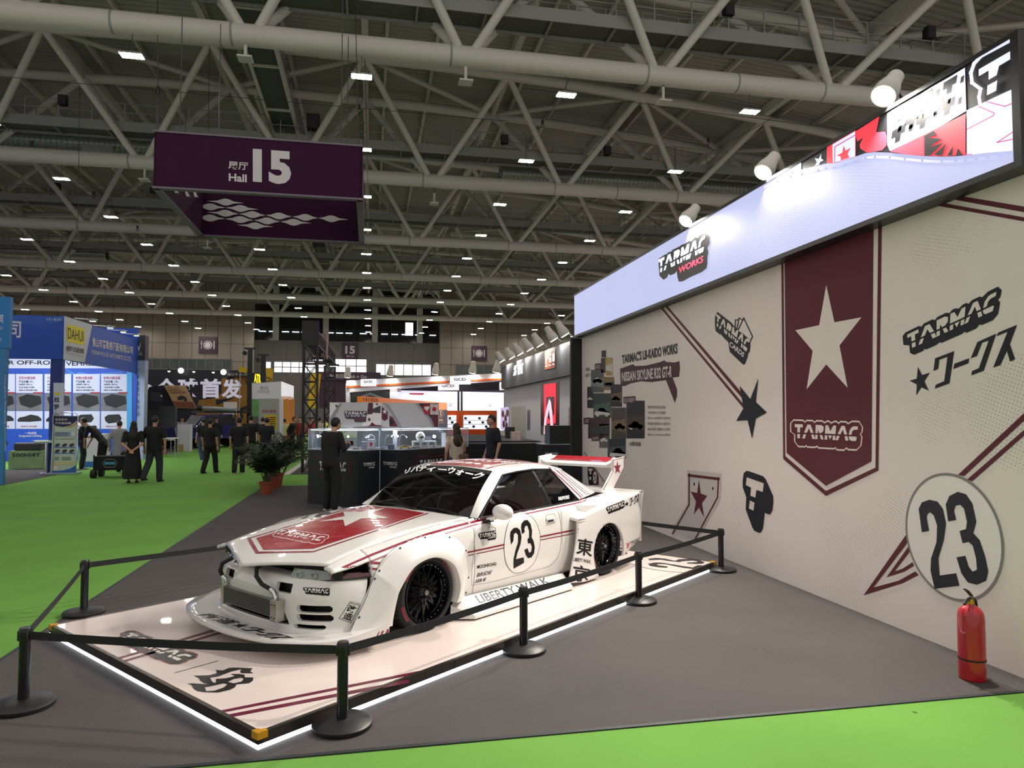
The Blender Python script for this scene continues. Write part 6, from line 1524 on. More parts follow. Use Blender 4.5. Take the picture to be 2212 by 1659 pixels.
def item(nm, lab, cat, y, px0, py0, px1, py1, d, c, extra=None):
    x0, x1, z0, z1 = fq(y, px0, py0, px1, py1); z0, z1 = 1.098, 1.098 + (z1 - z0)
    o = MB().bb((x0, y, z0), (x1, y + d, z1)).build(nm, mat('item_' + c, c, .5)); tag(o, lab, cat); return o, (x0, x1, z0, z1)
o, q = item('carton', 'white tall toy carton with red emblem inside the showcase', 'box', 14.9, 794, 948, 809, 969, .12, 'c9c6d8'); decal('emblem', shape(ellipse((q[0] + q[1]) / 2, (q[2] + q[3]) / 2, .03, .045)), lambda a, b: (a, 14.896, b), REDP, o)
item('carton', 'pale carton with printed car picture left of the white toy carton', 'box', 14.9, 781, 953, 793, 969, .1, '8d93a8'); item('carton', 'small dark carton with blue car picture below the curved lamp', 'box', 14.75, 838, 959, 852, 969, .06, '3a4660'); item('pillar_sign', 'narrow pale upright sign strip inside the right showcase', 'sign', 15.3, 849, 930, 858, 969, .03, '9fa6b5')
item('pillar_sign', 'white upright acrylic sign at the right end of the showcase', 'sign', 15.75, 954, 932, 963, 962, .03, 'c6cad6')
def toy_car(x, y, L, c, lab):
    t = thing('model_car', lab, 'model car', (x, y, 1.098)); k = L
    pts = [(-.5, .04), (-.5, .14), (-.3, .18), (-.15, .27), (.15, .27), (.3, .17), (.5, .12), (.5, .04)]
    MB().prism([(a * k, -.2 * k, b * k) for a, b in pts], (0, .4 * k, 0)).build('body', mat('toy_' + c, c, .25, coat=.8), t, bevel=.01 * k); MB().prism([(a * k, -.205 * k, b * k) for a, b in [(-.25, .18), (-.13, .25), (.13, .25), (.25, .17)]], (0, .41 * k, 0)).build('window', BLACK, t)
    for a in (-.3, .3):
        for s in (-1, 1): MB().cyl((a * k, s * .19 * k, .06 * k), (a * k, s * .22 * k, .06 * k), .06 * k, 12).build('wheel', BLACK, t)
toy_car(ony(875, 960, 14.9).x, 14.9, .27, 'c9a52a', 'large yellow model car in the middle of the right showcase')
for i, (px, c) in enumerate(((768, 'b06a5a'), (826, '8a8f9a'), (893, '3a3d46'), (902, 'a8a6a0'), (938, '9a5a55'))): toy_car(ony(px, 965, 14.8 + .1 * i).x, 14.75 + .15 * i, .11, c, 'small %s model car lying in the showcase' % ['salmon', 'silver', 'dark', 'cream', 'dusty red'][i])
st = thing('toy_stand', 'white model stand with three square openings in the showcase', 'stand', (ony(915, 962, 15.2).x, 15.2, 1.098)); m = MB()
m.bb((-.24, -.1, .12), (.26, .1, .15)); [m.bb((-.24 + .155 * k, -.1, 0), (-.2 + .155 * k, .1, .12)) for k in range(4)]; m.build('frame', mat('stand_white', 'b9bfc6', .4), st)
hl = thing('helmet', 'white patterned helmet on the white model stand', 'helmet', (ony(908, 950, 15.2).x, 15.2, 1.34)); MB().ball((0, 0, 0), (.1, .11, .1), 18, 12).build('shell', mat('helmet_white', 'c6c2c0', .25, coat=.8), hl, True); MB().ball((.02, -.05, -.01), (.07, .07, .035), 12, 8).build('visor', DARK, hl, True)
MB().bb((0, 0, 0), (.1, .08, .1)); o = MB().box((ony(924, 950, 15.2).x, 15.2, 1.298), (.16, .1, .1)).build('acrylic_box', CLEAR); tag(o, 'clear acrylic box with figurines on the white model stand', 'box')
for i, (px, py, y) in enumerate(((752, 943, 15.6), (795, 943, 15.7), (847, 942, 15.7), (859, 942, 15.75), (938, 943, 15.9), (687, 943, 15.6))):
    p = ony(px, py, y); tag(MB().ball(p, .022 if i != 4 else .035, 10, 8).build('bulb_reflection', BULB), 'small glowing ball standing in for a bulb reflected in the showcases', 'bulb', 'bulb reflections in the showcases')  # glowing balls added to stand for bulbs reflected in the glass
l = bpy.data.lights.new('showcase_glow', 'AREA'); l.size = 1.2; l.size_y = .3; l.shape = 'RECTANGLE'; l.energy = 14; l.color = (.85, .92, 1)
for c_, t in (((-.5, 15.2, 1.48), sc1), ((.9, 15.3, 1.48), sc2)): o = bpy.data.objects.new('showcase_glow', l); link(o, t); o.location = c_
# black counter, stage and tall display cabinet
STG = mat('stage_drape', '08090b', .8); STGC = mat('stage_carpet', '24262c', .95)
o = MB().bb((2.2, 17.2, .006), (4.25, 17.9, 1.1)).build('counter', STG); tag(o, 'black counter standing in front of the black stage behind the car', 'counter')
st = thing('stage', 'black draped stage of the neighbouring booth', 'stage'); MB().bb((2.0, 18.95, 0), (4.55, 26, 1.06)).build('drape', STG, st); MB().bb((2.0, 18.95, 1.06), (4.55, 26, 1.1)).build('stage_top', STGC, st)
cb = thing('display_cabinet', 'tall black cabinet with glass case at the far end of the printed wall', 'cabinet', (3.95, 15.6, .006))
MB().bb((-.18, 0, 0), (.55, .5, 1.12)).build('cabinet', CAB, cb); MB().bb((.02, 0, 1.14), (.55, .5, 1.55)).build('black_box', BLACK, cb); MB().bb((-.18, 0, 1.14), (.01, .5, 1.53)).build('glass_case', CLEAR, cb); MB().bb((-.1, -.012, 0), (.2, 0, .95)).build('grey_panel', mat('mauve_grey', '8b8089', .6), cb); MB().bb((-.19, -.01, 1.12), (.56, .51, 1.14)).build('shelf_edge', FRAMEM, cb)
MB().box((.35, -.1, 1.0), (.03, .03, .03)).build('monitor_arm', BLACK, cb)
extinguisher((4.08, 14.9, .006), 'small red fire extinguisher on the floor behind the car tail')
# --- neighbouring booth wall on the stage (runs along the hall)
XN = 4.62
nb = thing('booth_wall', 'tall exhibition booth wall with dark fascia and white lower part', 'booth wall')
zb1, zt1, zm1 = 0.0, 3.5, 2.72
MB().bb((XN, 15.3, 0), (XN + .2, 24.6, zm1)).build('white_panel', mat('booth_white', 'c3c1c6', .6), nb); MB().bb((XN - .12, 15.3, zm1), (XN + .2, 24.6, zt1)).build('fascia', mat('booth_slate', '34363c', .6, noise=(2, .2)), nb)
nx = lambda X: (lambda a, b: onx(a, b, X))
N_ = lambda pts: Z(5.183, 1060, 700, pts)
def nd(nm, pts, m, X=XN - .004): decal(nm, shape(N_(pts)), nx(X), m, nb)
def nt(nm, body, q, m, X=XN - .128, bold=.0): decal(nm, xf(quad(text_shape(body, bold), *q), lambda a, b: N_([(a, b)])[0]), nx(X), m, nb)
SIGNE = mat('sign_glow', (.85, .88, 1), em=1.3)
nt('booth_number', 'D15C20', ((876, 195), (928, 165), (928, 218), (876, 232)), LETW); nt('logo_letters', 'TOPART', ((300, 455), (365, 432), (362, 555), (300, 572)), SIGNE, bold=.02); nd('logo_mark', [(262, 470), (290, 458), (286, 500), (275, 520), (290, 520), (282, 572), (250, 580), (258, 545), (268, 515), (256, 510)], SIGNE, XN - .128)
nd('orange_sign', [(605, 305), (722, 272), (720, 490), (605, 512)], mat('sign_orange', '9a5a36', .5), XN - .13)
for c_, q in (('P', ((615, 340), (640, 332), (640, 440), (615, 447))), ('G', ((652, 335), (678, 325), (678, 430), (652, 437))), ('m', ((690, 330), (715, 320), (715, 415), (690, 422)))): nt('sign_letter', c_, q, SIGNE, XN - .136, .03)
for k in range(3): nt('sign_small_word', 'Grill Shop', ((612 + 38 * k, 462 - 10 * k), (636 + 38 * k, 457 - 10 * k), (636 + 38 * k, 482 - 10 * k), (612 + 38 * k, 486 - 10 * k)), SIGNE, XN - .136)
nd('screen_frame', [(558, 682), (770, 650), (765, 1260), (560, 1235)], mat('screen_dark', '1a1416', .3)); nd('screen_picture', [(595, 678), (730, 660), (725, 1110), (640, 1115), (600, 1090)], mat('screen_bright_red', (.9, .02, .04), em=1.6), XN - .01); nd('screen_dark_part', [(618, 815), (715, 810), (712, 1005), (665, 1085), (622, 1020)], mat('screen_dark', '1a1416', .3), XN - .014)
nd('screen_pink', [(655, 835), (672, 870), (690, 1000), (700, 1250), (675, 1250), (665, 1060), (650, 950), (640, 1020), (625, 1060), (612, 1240), (592, 1230), (600, 1070), (620, 960)], mat('screen_pink', (.95, .45, .55), em=1.2), XN - .018)
nd('poster_print', [(110, 938), (198, 928), (198, 1188), (110, 1180)], mat('poster_lilac', (.55, .48, .75), em=.7, noise=None)); [nd('poster_figure', [(x, y), (x + 18, y + 20), (x + 22, y + 70), (x + 2, y + 90), (x - 10, y + 60), (x - 6, y + 20)], mat('poster_brown', '6a3a38', .5), XN - .008) for x, y in ((130, 960), (160, 1010), (180, 950), (140, 1075), (172, 1090))]
nd('door_panel', [(235, 925), (392, 915), (392, 1290), (235, 1282)], mat('door_pale', 'aaa79d', .6)); nd('slim_mirror', [(408, 962), (442, 960), (440, 1185), (408, 1185)], mat('mirror_grey', '77757a', .15))
for x0, y0 in ((868, 935), (868, 1008), (868, 1078)): nd('small_print', [(x0, y0), (x0 + 40, y0 - 4), (x0 + 40, y0 + 60), (x0, y0 + 62)], mat('print_rose', '9a8480', .6))
for x0, y0 in ((938, 945), (938, 1022), (945, 1095)): nd('dark_print', [(x0, y0), (x0 + 78, y0 - 3), (x0 + 78, y0 + 66), (x0, y0 + 66)], BLACK); nd('print_car', [(x0 + 12, y0 + 40), (x0 + 40, y0 + 18), (x0 + 62, y0 + 22), (x0 + 50, y0 + 44), (x0 + 20, y0 + 52)], mat('print_gold', 'b0802a', .5), XN - .008)
for i, (px, py) in enumerate(((1085, 780), (1106, 773), (1124, 765), (1145, 755), (1167, 746), (1197, 734), (1221, 724))):
    spotlight(px, py, 1.15, XN - .3, 'grey spotlight clamped above the slate fascia of the neighbouring booth', 'spotlights over the slate fascia', 18, (.5, -.1, -.85))
for y in (16.5, 18.4, 20.5, 22.6): pass
sp_b = thing('stage_speaker', 'black box speaker standing on the black stage', 'speaker', (4.2, 21.5, 1.1)); MB().box((0, 0, .17), (.26, .26, .34)).build('cabinet', BLACK, sp_b, bevel=.01); MB().box((0, -.132, .17), (.2, .006, .28)).build('grille', DARK, sp_b)
o = MB().box((3.95, 19.4, 1.22), (.25, .2, .24)).build('print_bag', mat('bag_print', 'b3a89f', .6, noise=(18, .7))); tag(o, 'printed paper bag standing on the stage edge behind the young man', 'bag')
# --- orange and white booth with letter signs
gb = thing('booth', 'white booth with orange fascia line and lit letter signs', 'booth')
ORG = mat('booth_orange', 'd0551c', .5); WB = mat('booth_pure_white', 'd4d2da', .5); LIT = mat('booth_lit_white', (.82, .8, 1), em=.75); DNAVY = mat('booth_navy', '16161f', .5)
A, B = Vector((ony(748, 900, 40).x, 40, 0)), Vector((ony(1087, 900, 33).x, 33, 0)); dAB = (B - A).normalized(); nAB = Vector((dAB.y, -dAB.x, 0))
def gpl(a, b, off=0.0):
    d = ray(a, b); t = (A + nAB * off - CAM).dot(nAB) / d.dot(nAB); return CAM + d * t
def gquad(nm, pts, m, off=.03, par=None, th=.06): return MB().prism([gpl(x, y, off) for x, y in pts], nAB * -th).build(nm, m, par or gb)
gquad('fascia', [(748, 822), (1087, 806), (1087, 822), (748, 848)], WB, .1, th=.3); gquad('fascia_line', [(748, 834), (1087, 816.5), (1087, 820.5), (748, 838)], ORG, .13)
gquad('end_pillar', [(747, 828), (755, 827), (755, 925), (747, 925)], WB, .1, th=.3); gquad('pillar', [(842, 830), (858, 828), (858, 925), (842, 925)], WB, .1, th=.3); gquad('big_screen', [(754, 836), (842, 835), (842, 871), (754, 871)], mat('dark_screen', '1d2022', .2), .02)
gquad('screen_glow_line', [(772, 858), (800, 848), (835, 862), (835, 866), (800, 853), (774, 862)], mat('screen_grey', '7f8487', .3), .04, th=.02); gquad('inner_header', [(858, 827), (1087, 824), (1087, 848), (858, 843)], DNAVY, -1.0); gquad('inner_wall', [(858, 843), (1087, 848), (1087, 930), (858, 930)], LIT, -1.5)
gquad('red_stripe', [(884, 849), (916, 849), (912, 853), (884, 852)], REDP, -1.4)
for i, (x0, y0, x1, y1, o_) in enumerate(((779, 819, 811, 834, .3), (972, 813, 1015, 830, .4), (946, 828, 990, 843, -.4), (1079, 826, 1087, 842, .2), (966, 868, 980, 886, -.3), (1054, 869, 1064, 885, -.2))):
    o = gquad('letter_sign', [(x0, y0), (x1, y0 - .5), (x1, y1), (x0, y1 + .5)], mat('sign_face', (.86, .88, .95), em=.9), o_)
    decal('sign_letters', quad(text_shape('GCD', .03), (x0 + (x1 - x0) * .2, y0 + (y1 - y0) * .2), (x0 + (x1 - x0) * .8, y0 + (y1 - y0) * .2), (x0 + (x1 - x0) * .8, y0 + (y1 - y0) * .55), (x0 + (x1 - x0) * .2, y0 + (y1 - y0) * .55)), lambda a, b, o_=o_: gpl(a, b, o_ + .02), BLACK, gb)
gquad('orange_wall', [(966, 887), (1072, 887), (1072, 960), (966, 960)], ORG, 1.0); 
for x0, x1 in ((967, 984), (1001, 1030), (1031, 1055)):
    gquad('lit_shelf', [(x0, 897), (x1, 897), (x1, 927), (x0, 927)], mat('shelf_light', (.85, .9, 1), em=.9), 1.06)
    for k in range(2): gquad('shelf_board', [(x0, 907 + 9 * k), (x1, 907 + 9 * k), (x1, 908 + 9 * k), (x0, 908 + 9 * k)], WB, 1.12)
    for j in range(3): xx = x0 + 2 + j * (x1 - x0) * .3; gquad('shelf_goods', [(xx, 901 + 9 * (j % 3)), (xx + 4, 901 + 9 * (j % 3)), (xx + 4, 906 + 9 * (j % 3)), (xx, 906 + 9 * (j % 3))], DARK, 1.13)
gquad('lattice_post', [(988, 845), (991, 845), (991, 887), (988, 887)], BLACK, .6); gquad('lattice_post', [(995, 845), (998, 845), (998, 887), (995, 887)], BLACK, .6)
for i, px in enumerate((750, 842, 940, 1020, 1072)):
    p = gpl(px, 815 - (px - 748) * .035, .4); spotlight(px, 815 - (px - 748) * .035, 1.8, p.x, 'bright spotlight on the fascia of the orange and white booth', 'spotlights of the orange and white booth', 12, (-.1, .2, -.9), False)
gl = bpy.data.lights.new('booth_glow', 'AREA'); gl.size = 6; gl.energy = 220; gl.color = (.9, .9, 1); o = bpy.data.objects.new('booth_glow', gl); link(o, gb); o.location = gpl(960, 845, -.5)
ob = thing('booth_wall', 'long orange fascia with black numbered end behind the showcases', 'booth wall'); C0, C1 = ony(783, 899, 26), ony(967, 899, 37); dC = (C1 - C0).normalized(); nC = Vector((dC.y, -dC.x, 0))
def cpl(a, b, off=0.0): d = ray(a, b); return CAM + d * ((C0 + nC * off - CAM).dot(nC) / d.dot(nC))
MB().prism([cpl(*p) for p in ((783, 856), (967, 870), (967, 885), (783, 890))], nC * -.2).build('orange_fascia', mat('orange_lit', (.8, .2, .02), em=.25), ob); MB().prism([cpl(*p) for p in ((783, 890), (967, 885), (967, 960), (783, 990))], nC * -.2).build('black_panel', BLACK, ob)
decal('booth_number', quad(text_shape('151525', .02), (785, 859), (817, 861), (817, 868), (785, 866)), lambda a, b: cpl(a, b, .01), BLACK, ob); decal('gold_emblem', merge(ring(952, 893, 6, 9, 1.2, 24), rect(950, 886, 954, 899)), lambda a, b: cpl(a, b, .01), mat('gold_print', 'a8823a', .5), ob); decal('gold_words', merge(rect(948, 905, 957, 910), rect(946, 913, 959, 914)), lambda a, b: cpl(a, b, .01), MATS['gold_print'], ob)
# --- black truss gate with floodlights
tg = thing('truss_gate', 'black lattice truss gate of two towers and a beam with balustrade', 'truss gate'); TRB = mat('truss_black', '131416', .5)
def lattice(p, q, w, n, name):
    p, q = Vector(p), Vector(q); a, b = frame_of(q - p, Vector((0, 1, 0)) if abs((q - p).normalized().z) > .9 else Vector((0, 0, 1))); m = MB(); cs = [a * i * w / 2 + b * j * w / 2 for i, j in ((-1, -1), (1, -1), (1, 1), (-1, 1))]
    for c in cs: m.cyl(p + c, q + c, .028, 6)
    for k in range(n):
        for i in range(4):
            c, d = cs[i], cs[(i + 1) % 4]; s, e = p.lerp(q, k / n), p.lerp(q, (k + 1) / n); m.cyl(s + c, e + d, .014, 5); m.cyl(s + d, e + c, .014, 5); m.cyl(s + c, s + d, .02, 5)
    m.build(name, TRB, tg)
t1, t2 = ony(668, 1019, 23.4), ony(711, 985, 31.5)
lattice((t1.x, 23.4, 0), (t1.x, 23.4, 4.0), .42, 7, 'tower'); lattice((t2.x, 31.5, 0), (t2.x, 31.5, 4.0), .42, 7, 'tower'); lattice((t1.x, 23.2, 4.25), (t2.x, 31.7, 4.25), .42, 12, 'beam')
m = MB()
for z in (4.05, 4.75): m.cyl((t1.x - .24, 23.2, z), (t2.x - .24, 31.7, z), .025, 6)
m.bb((t1.x - .26, 23.15, 4.0), (t1.x + .26, 23.2, 4.78)); m.build('end_frame', TRB, tg)
for s in (-1, 1): MB().cyl((t1.x + s * .2, 23.4, 1.4), (t1.x + s * .75, 23.2, .02), .03, 6).build('outrigger', TRB, tg)
o = MB().bb((t1.x + .1, 26.5, 3.9), (t1.x + .3, 27.6, 4.75)).build('gate_sign', mat('gate_sign_rose', '8d6a68', .6)); o.parent = tg
for i, (px, py, y) in enumerate(((687, 775, 25), (693, 786, 25.5), (721, 789, 30))):
    p = ony(px, py, y); t = thing('floodlight', 'flat black floodlight hanging under the truss gate beam', 'floodlight', p, group='floodlights under the truss gate'); MB().box((0, 0, 0), (.42, .3, .08)).build('housing', BLACK, t, bevel=.01); MB().box((0, -.02, -.045), (.3, .2, .01)).build('lens', mat('flood_lens', (.85, .9, 1), em=2), t)
# --- flags, poles, panels behind the aisle
YEL2 = mat('flag_yellow', 'c9a516', .7); FG = lambda nm, lab, cat, y, pts, m, d=.02, par=None: tag(MB().prism([ony(a, b, y) for a, b in pts], (0, d, 0)).build(nm, m, par), lab if not par else None, cat if not par else None)
o = FG('flag', 'tall yellow banner flag hanging right of the first truss tower', 'flag', 40, [(672, 806), (694, 808), (684, 882), (664, 882)], YEL2); pxdecal('flag_print', shape([(681, 817), (688, 814), (687, 823), (682, 822)]), 40, REDP, o); pxtext('flag_text', '专业', 678, 834, 687, 856, 40, BLACK, o)
o = FG('flag', 'yellow square flag above the illuminated yellow sign', 'flag', 46, [(571, 794), (590, 797), (588, 824), (570, 822)], YEL2); pxdecal('flag_print', merge(rect(573, 815, 582, 817), rect(580, 815, 582, 823), rect(584, 817, 586, 823)), 46, BLACK, o)
FG('flag', 'small yellow flag left of the black winch pole', 'flag', 46, [(517, 791), (534, 795), (533, 806), (515, 803)], YEL2)
for nm_, px_, y_ in (('flag', 673, 40), ('flag.001', 572, 46), ('flag.002', 517, 46)):
    fo_ = bpy.data.objects[nm_]; x_ = ony(px_, 900, y_).x; MB().cyl((x_, y_ + .03, 0), (x_, y_ + .03, max(v.co.z for v in fo_.data.vertices) + .05), .02, 6).build('flag_pole', FRAMEM, fo_)
def pole(px, y, pyt, lab):
    p, q = ony(px, 985, y), ony(px, pyt, y); t = thing('lift_pole', lab, 'pole', (p.x, y, 0)); MB().bb((-.13, -.1, 0), (.13, .1, q.z)).build('mast', TRB, t); MB().bb((-.32, -.12, q.z - .08), (.32, .12, q.z + .02)).build('crossbar', TRB, t); MB().lathe([(0, -.1), (.13, -.1), (.13, .1), (0, .1)], 14, (-.3, 0, q.z - .3), 'Y').build('winch_drum', BLACK, t)
pole(537, 44, 752, 'black lifting mast with winch left of the yellow sign'); pole(566, 42, 766, 'black lifting mast with winch right of the yellow sign')
ys = thing('light_sign', 'yellow illuminated letter sign on a black bracket', 'sign'); FG('backing', None, None, 43, [(542, 805), (575, 808), (575, 828), (542, 826)], BLACK, .1, ys); pxtext('glow_letters', 'ATRAX', 549, 807, 573, 826, 43, mat('yellow_glow', (1, .75, .02), em=1.8), ys, .03, .02, .1)
# white pavilion and notice board
wp = thing('pavilion', 'white pavilion booth with orange panels beside the aisle', 'booth'); FG('front_wall', None, None, 38, [(544, 828), (607, 824), (607, 862), (544, 862)], WB, .2, wp); FG('green_panel', None, None, 38, [(544, 862), (560, 862), (560, 900), (544, 900)], mat('panel_green', '5f8f55', .6, noise=(3, .5)), .2, wp)
Wd = lambda a, y: ony(a, 900, y).x
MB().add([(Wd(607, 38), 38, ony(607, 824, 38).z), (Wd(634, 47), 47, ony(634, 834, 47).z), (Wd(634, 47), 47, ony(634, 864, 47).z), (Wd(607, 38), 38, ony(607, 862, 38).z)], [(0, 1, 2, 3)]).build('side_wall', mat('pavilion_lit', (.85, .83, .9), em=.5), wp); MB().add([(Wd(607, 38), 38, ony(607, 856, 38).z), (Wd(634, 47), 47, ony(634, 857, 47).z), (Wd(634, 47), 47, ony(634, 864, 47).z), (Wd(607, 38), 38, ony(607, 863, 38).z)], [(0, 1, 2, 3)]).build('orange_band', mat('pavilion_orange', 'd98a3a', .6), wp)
for px, y in ((616, 41), (629, 45)): x = Wd(px, y); MB().bb((x - .15, y, 0), (x + .15, y + .3, 1.77 + 36 * y / 1540)).build('orange_post', MATS['pavilion_orange'], wp)
pxtext('pavilion_name', 'HAIYUE', 556, 843, 582, 849, 38, GREYP, wp); pxtext('pavilion_name', '海悦', 560, 834, 580, 842, 38, GREYP, wp)
nbd = thing('notice_board', 'pale grey notice panel with red heading and yellow text field', 'notice board'); FG('panel', None, None, 33, [(559, 861), (603, 861), (604, 985), (560, 985)], mat('notice_grey', '9b9b9a', .6), .1, nbd); FG('panel_side', None, None, 33, [(603, 861), (609, 864), (609, 985), (604, 985)], WB, .5, nbd)
pxtext('heading', '特别通告', 566, 885, 597, 892, 33, mat('notice_red', '8f1a2c', .5), nbd, .01); pxdecal('text_field', rect(572, 896, 598, 928), 33, YEL2, nbd); [pxdecal('text_line', rect(582, 901 + 4.5 * k, 596 - (k % 3), 903 + 4.5 * k), 33, BLACK, nbd, .01) for k in range(6)]
# --- navy and gold booth with big white characters
nv = thing('booth_wall', 'dark navy and gold booth wall with huge white characters', 'booth wall'); YV = 47.0
FG('wall_panel', None, None, YV, [(309, 798), (541, 800), (541, 972), (309, 985)], DNAVY, .3, nv); q = lambda a, b: (300 + a / 4.76, 780 + b / 4.76)
GOLD = mat('booth_gold', '96691f', .6, noise=(1.2, .25))
pxdecal('gold_field', shape([q(*p) for p in [(590, 470), (620, 400), (760, 385), (850, 330), (850, 180), (1000, 160), (1140, 165), (1142, 900), (590, 900)]]), YV, GOLD, nv, .02); [pxdecal('dark_brush', shape([q(*p) for p in b_]), YV, DNAVY, nv, .04) for b_ in ([(790, 400), (990, 375), (880, 420), (800, 455)], [(1030, 490), (1130, 450), (1140, 480), (1040, 520)], [(1035, 520), (1060, 512), (1075, 590), (1050, 600)], [(1105, 500), (1125, 480), (1140, 560), (1120, 570)], [(900, 170), (1000, 160), (900, 200)], [(850, 570), (930, 570), (930, 600), (900, 600)], [(1090, 180), (1130, 240), (1110, 250)])]
BIGW = mat('big_white_letters', (.62, .6, .72), em=.35)
for ch, x0, x1, y0, y1 in (('全', 175, 395, 175, 385), ('球', 398, 612, 178, 380), ('首', 632, 845, 180, 382), ('发', 850, 1062, 185, 385), ('e', 0, 150, 235, 360)):
    pxdecal('big_character', xf(quad(text_shape(ch, .035 if ch != 'e' else .05), (x0, y0), (x1, y0), (x1, y1), (x0, y1)), q), YV, BIGW, nv, .08)
pxdecal('white_square', rect(*q(870, 420), *q(1010, 550)), YV, PAPER, nv, .05)
FG('number_box', None, None, YV - .4, [q(905, 115), q(1145, 115), q(1145, 160), q(905, 160)], BLACK, .3, nv); pxtext('booth_number', '展位号:151825', *q(912, 122), *q(1135, 152), YV - .42, LETW, nv)
for i, (a, b, s) in enumerate(((70, 92, 1.2), (310, 98, 1.2), (432, 95, 2.6), (565, 103, 1.2), (765, 110, 1.2), (870, 110, 2.6))):
    p = ony(*q(a, b), YV - .5); t = thing('spotlight', 'spotlight glowing along the top of the navy and gold booth', 'spotlight', p, group='spotlights of the navy and gold booth'); MB().lathe([(0, .12), (.1, .1), (.11, 0), (.1, -.02)], 14).build('lamp_body', DARK, t, True); MB().ball((0, 0, -.02), .1 * s / 1.5, 12, 8).build('lens', mat('spot_lens_far', (.95, .95, 1), em=9 if s > 2 else 3), t, True); MB().bar((0, 0, .1), (0, .5, .12), .04).build('arm', DARK, t)
# --- blue pickup with roof tent
bt = thing('pickup_truck', 'blue pickup truck with an opened black rooftop tent', 'truck', (ony(432, 950, 42).x, 43.0, 0), .62); BLUEP = mat('truck_blue', '10246a', .2, coat=1.0)
MB().prism([(x, -.95, z) for x, z in ((-2.6, .5), (-2.6, 1.15), (-1.0, 1.18), (-.8, 1.25), (-.35, 1.85), (1.2, 1.9), (1.5, 1.25), (2.6, 1.15), (2.65, .5))], (0, 1.9, 0)).build('truck_body', BLUEP, bt, bevel=.06)
for s in (-1, 1):
    MB().prism([(x, s * .955, z) for x, z in ((-.65, 1.28), (-.28, 1.78), (.35, 1.8), (.35, 1.28))], (0, s * .01, 0)).build('window', BTRIM, bt); MB().prism([(x, s * .955, z) for x, z in ((.42, 1.28), (.42, 1.8), (1.15, 1.82), (1.38, 1.28))], (0, s * .01, 0)).build('window', BTRIM, bt)
    for x in (-1.6, 1.7): MB().lathe([(0, .1), (.25, .1), (.4, .08), (.42, 0), (.4, -.12), (0, -.14)], 20, (x, s * .9, .42), 'Y').build('wheel', RUBBER, bt, True)
MB().prism([(-.84, -.8, 1.26), (-.84, .8, 1.26), (-.38, .74, 1.82), (-.38, -.74, 1.82)], (-.01, 0, 0)).build('windscreen', BTRIM, bt); MB().box((-2.64, 0, .85), (.06, 1.3, .3)).build('grille', BLACK, bt)
MB().bb((-.4, -.8, 1.95), (2.4, .8, 2.08)).build('roof_rack', TRB, bt)
for s in (-1, 1): MB().box((-2.6, s * .7, 1.0), (.06, .35, .16)).build('headlight', CHROME, bt)
rtent = thing('rooftop_tent', 'opened black rooftop tent with tilted printed lid on the blue pickup', 'tent', (0, 0, 0)); YT_ = 39.4
FG('tent_canvas', None, None, YT_, [(303, 885), (322, 836), (352, 832), (385, 882), (420, 884)], mat('tent_black', '121316', .8), 1.6, rtent); FG('tent_window', None, None, YT_ - .02, [(326, 846), (348, 848), (354, 868), (326, 868)], DARK, .02, rtent); FG('tent_mark', None, None, YT_ - .05, [(346, 857), (349, 852), (351, 857)], PAPER, .02, rtent)
lid = FG('tent_lid', None, None, YT_ - .3, [(355, 832), (399, 833), (424, 882), (379, 881)], mat('lid_dusk', 'b08b62', .6, noise=(2.5, .35)), .1, rtent); pxdecal('lid_sunset', shape([(372, 866), (395, 868), (417, 868), (423, 881), (379, 880)]), YT_ - .3, mat('lid_rust', '7d4029', .6, noise=(6, .5)), lid, .02); pxdecal('lid_rider', shape([(383, 858), (392, 854), (402, 858), (405, 866), (399, 867), (396, 862), (388, 865), (384, 862)]), YT_ - .3, DARK, lid, .03)
for s_, q4_ in (('Are you', ((362, 836), (384, 837), (386, 840.5), (364, 840))), ('ready for', ((364, 841), (391, 841.5), (393, 845), (366, 845))), ('Adventurer', ((366, 846), (400, 845), (402, 849.5), (368, 850)))): pxdecal('lid_words', quad(text_shape(s_, .01), *q4_), YT_ - .3, mat('lid_red', '6a1f1c', .6), lid, .03)
aw = thing('awning', 'narrow rolled awning arm reaching out above the blue pickup', 'awning'); MB().cyl(ony(436, 881, 39.5), ony(510, 885, 38.5), .1, 10).build('roll', mat('awning_grey', '8f9499', .4), aw); MB().cyl(ony(425, 880, 39.5), ony(437, 882, 39.5), .16, 10).build('arm_joint', BLACK, aw); MB().cyl(ony(508, 885, 38.5), (ony(508, 885, 38.5).x, 38.5, 0), .025, 8).build('support_leg', BLACK, aw)
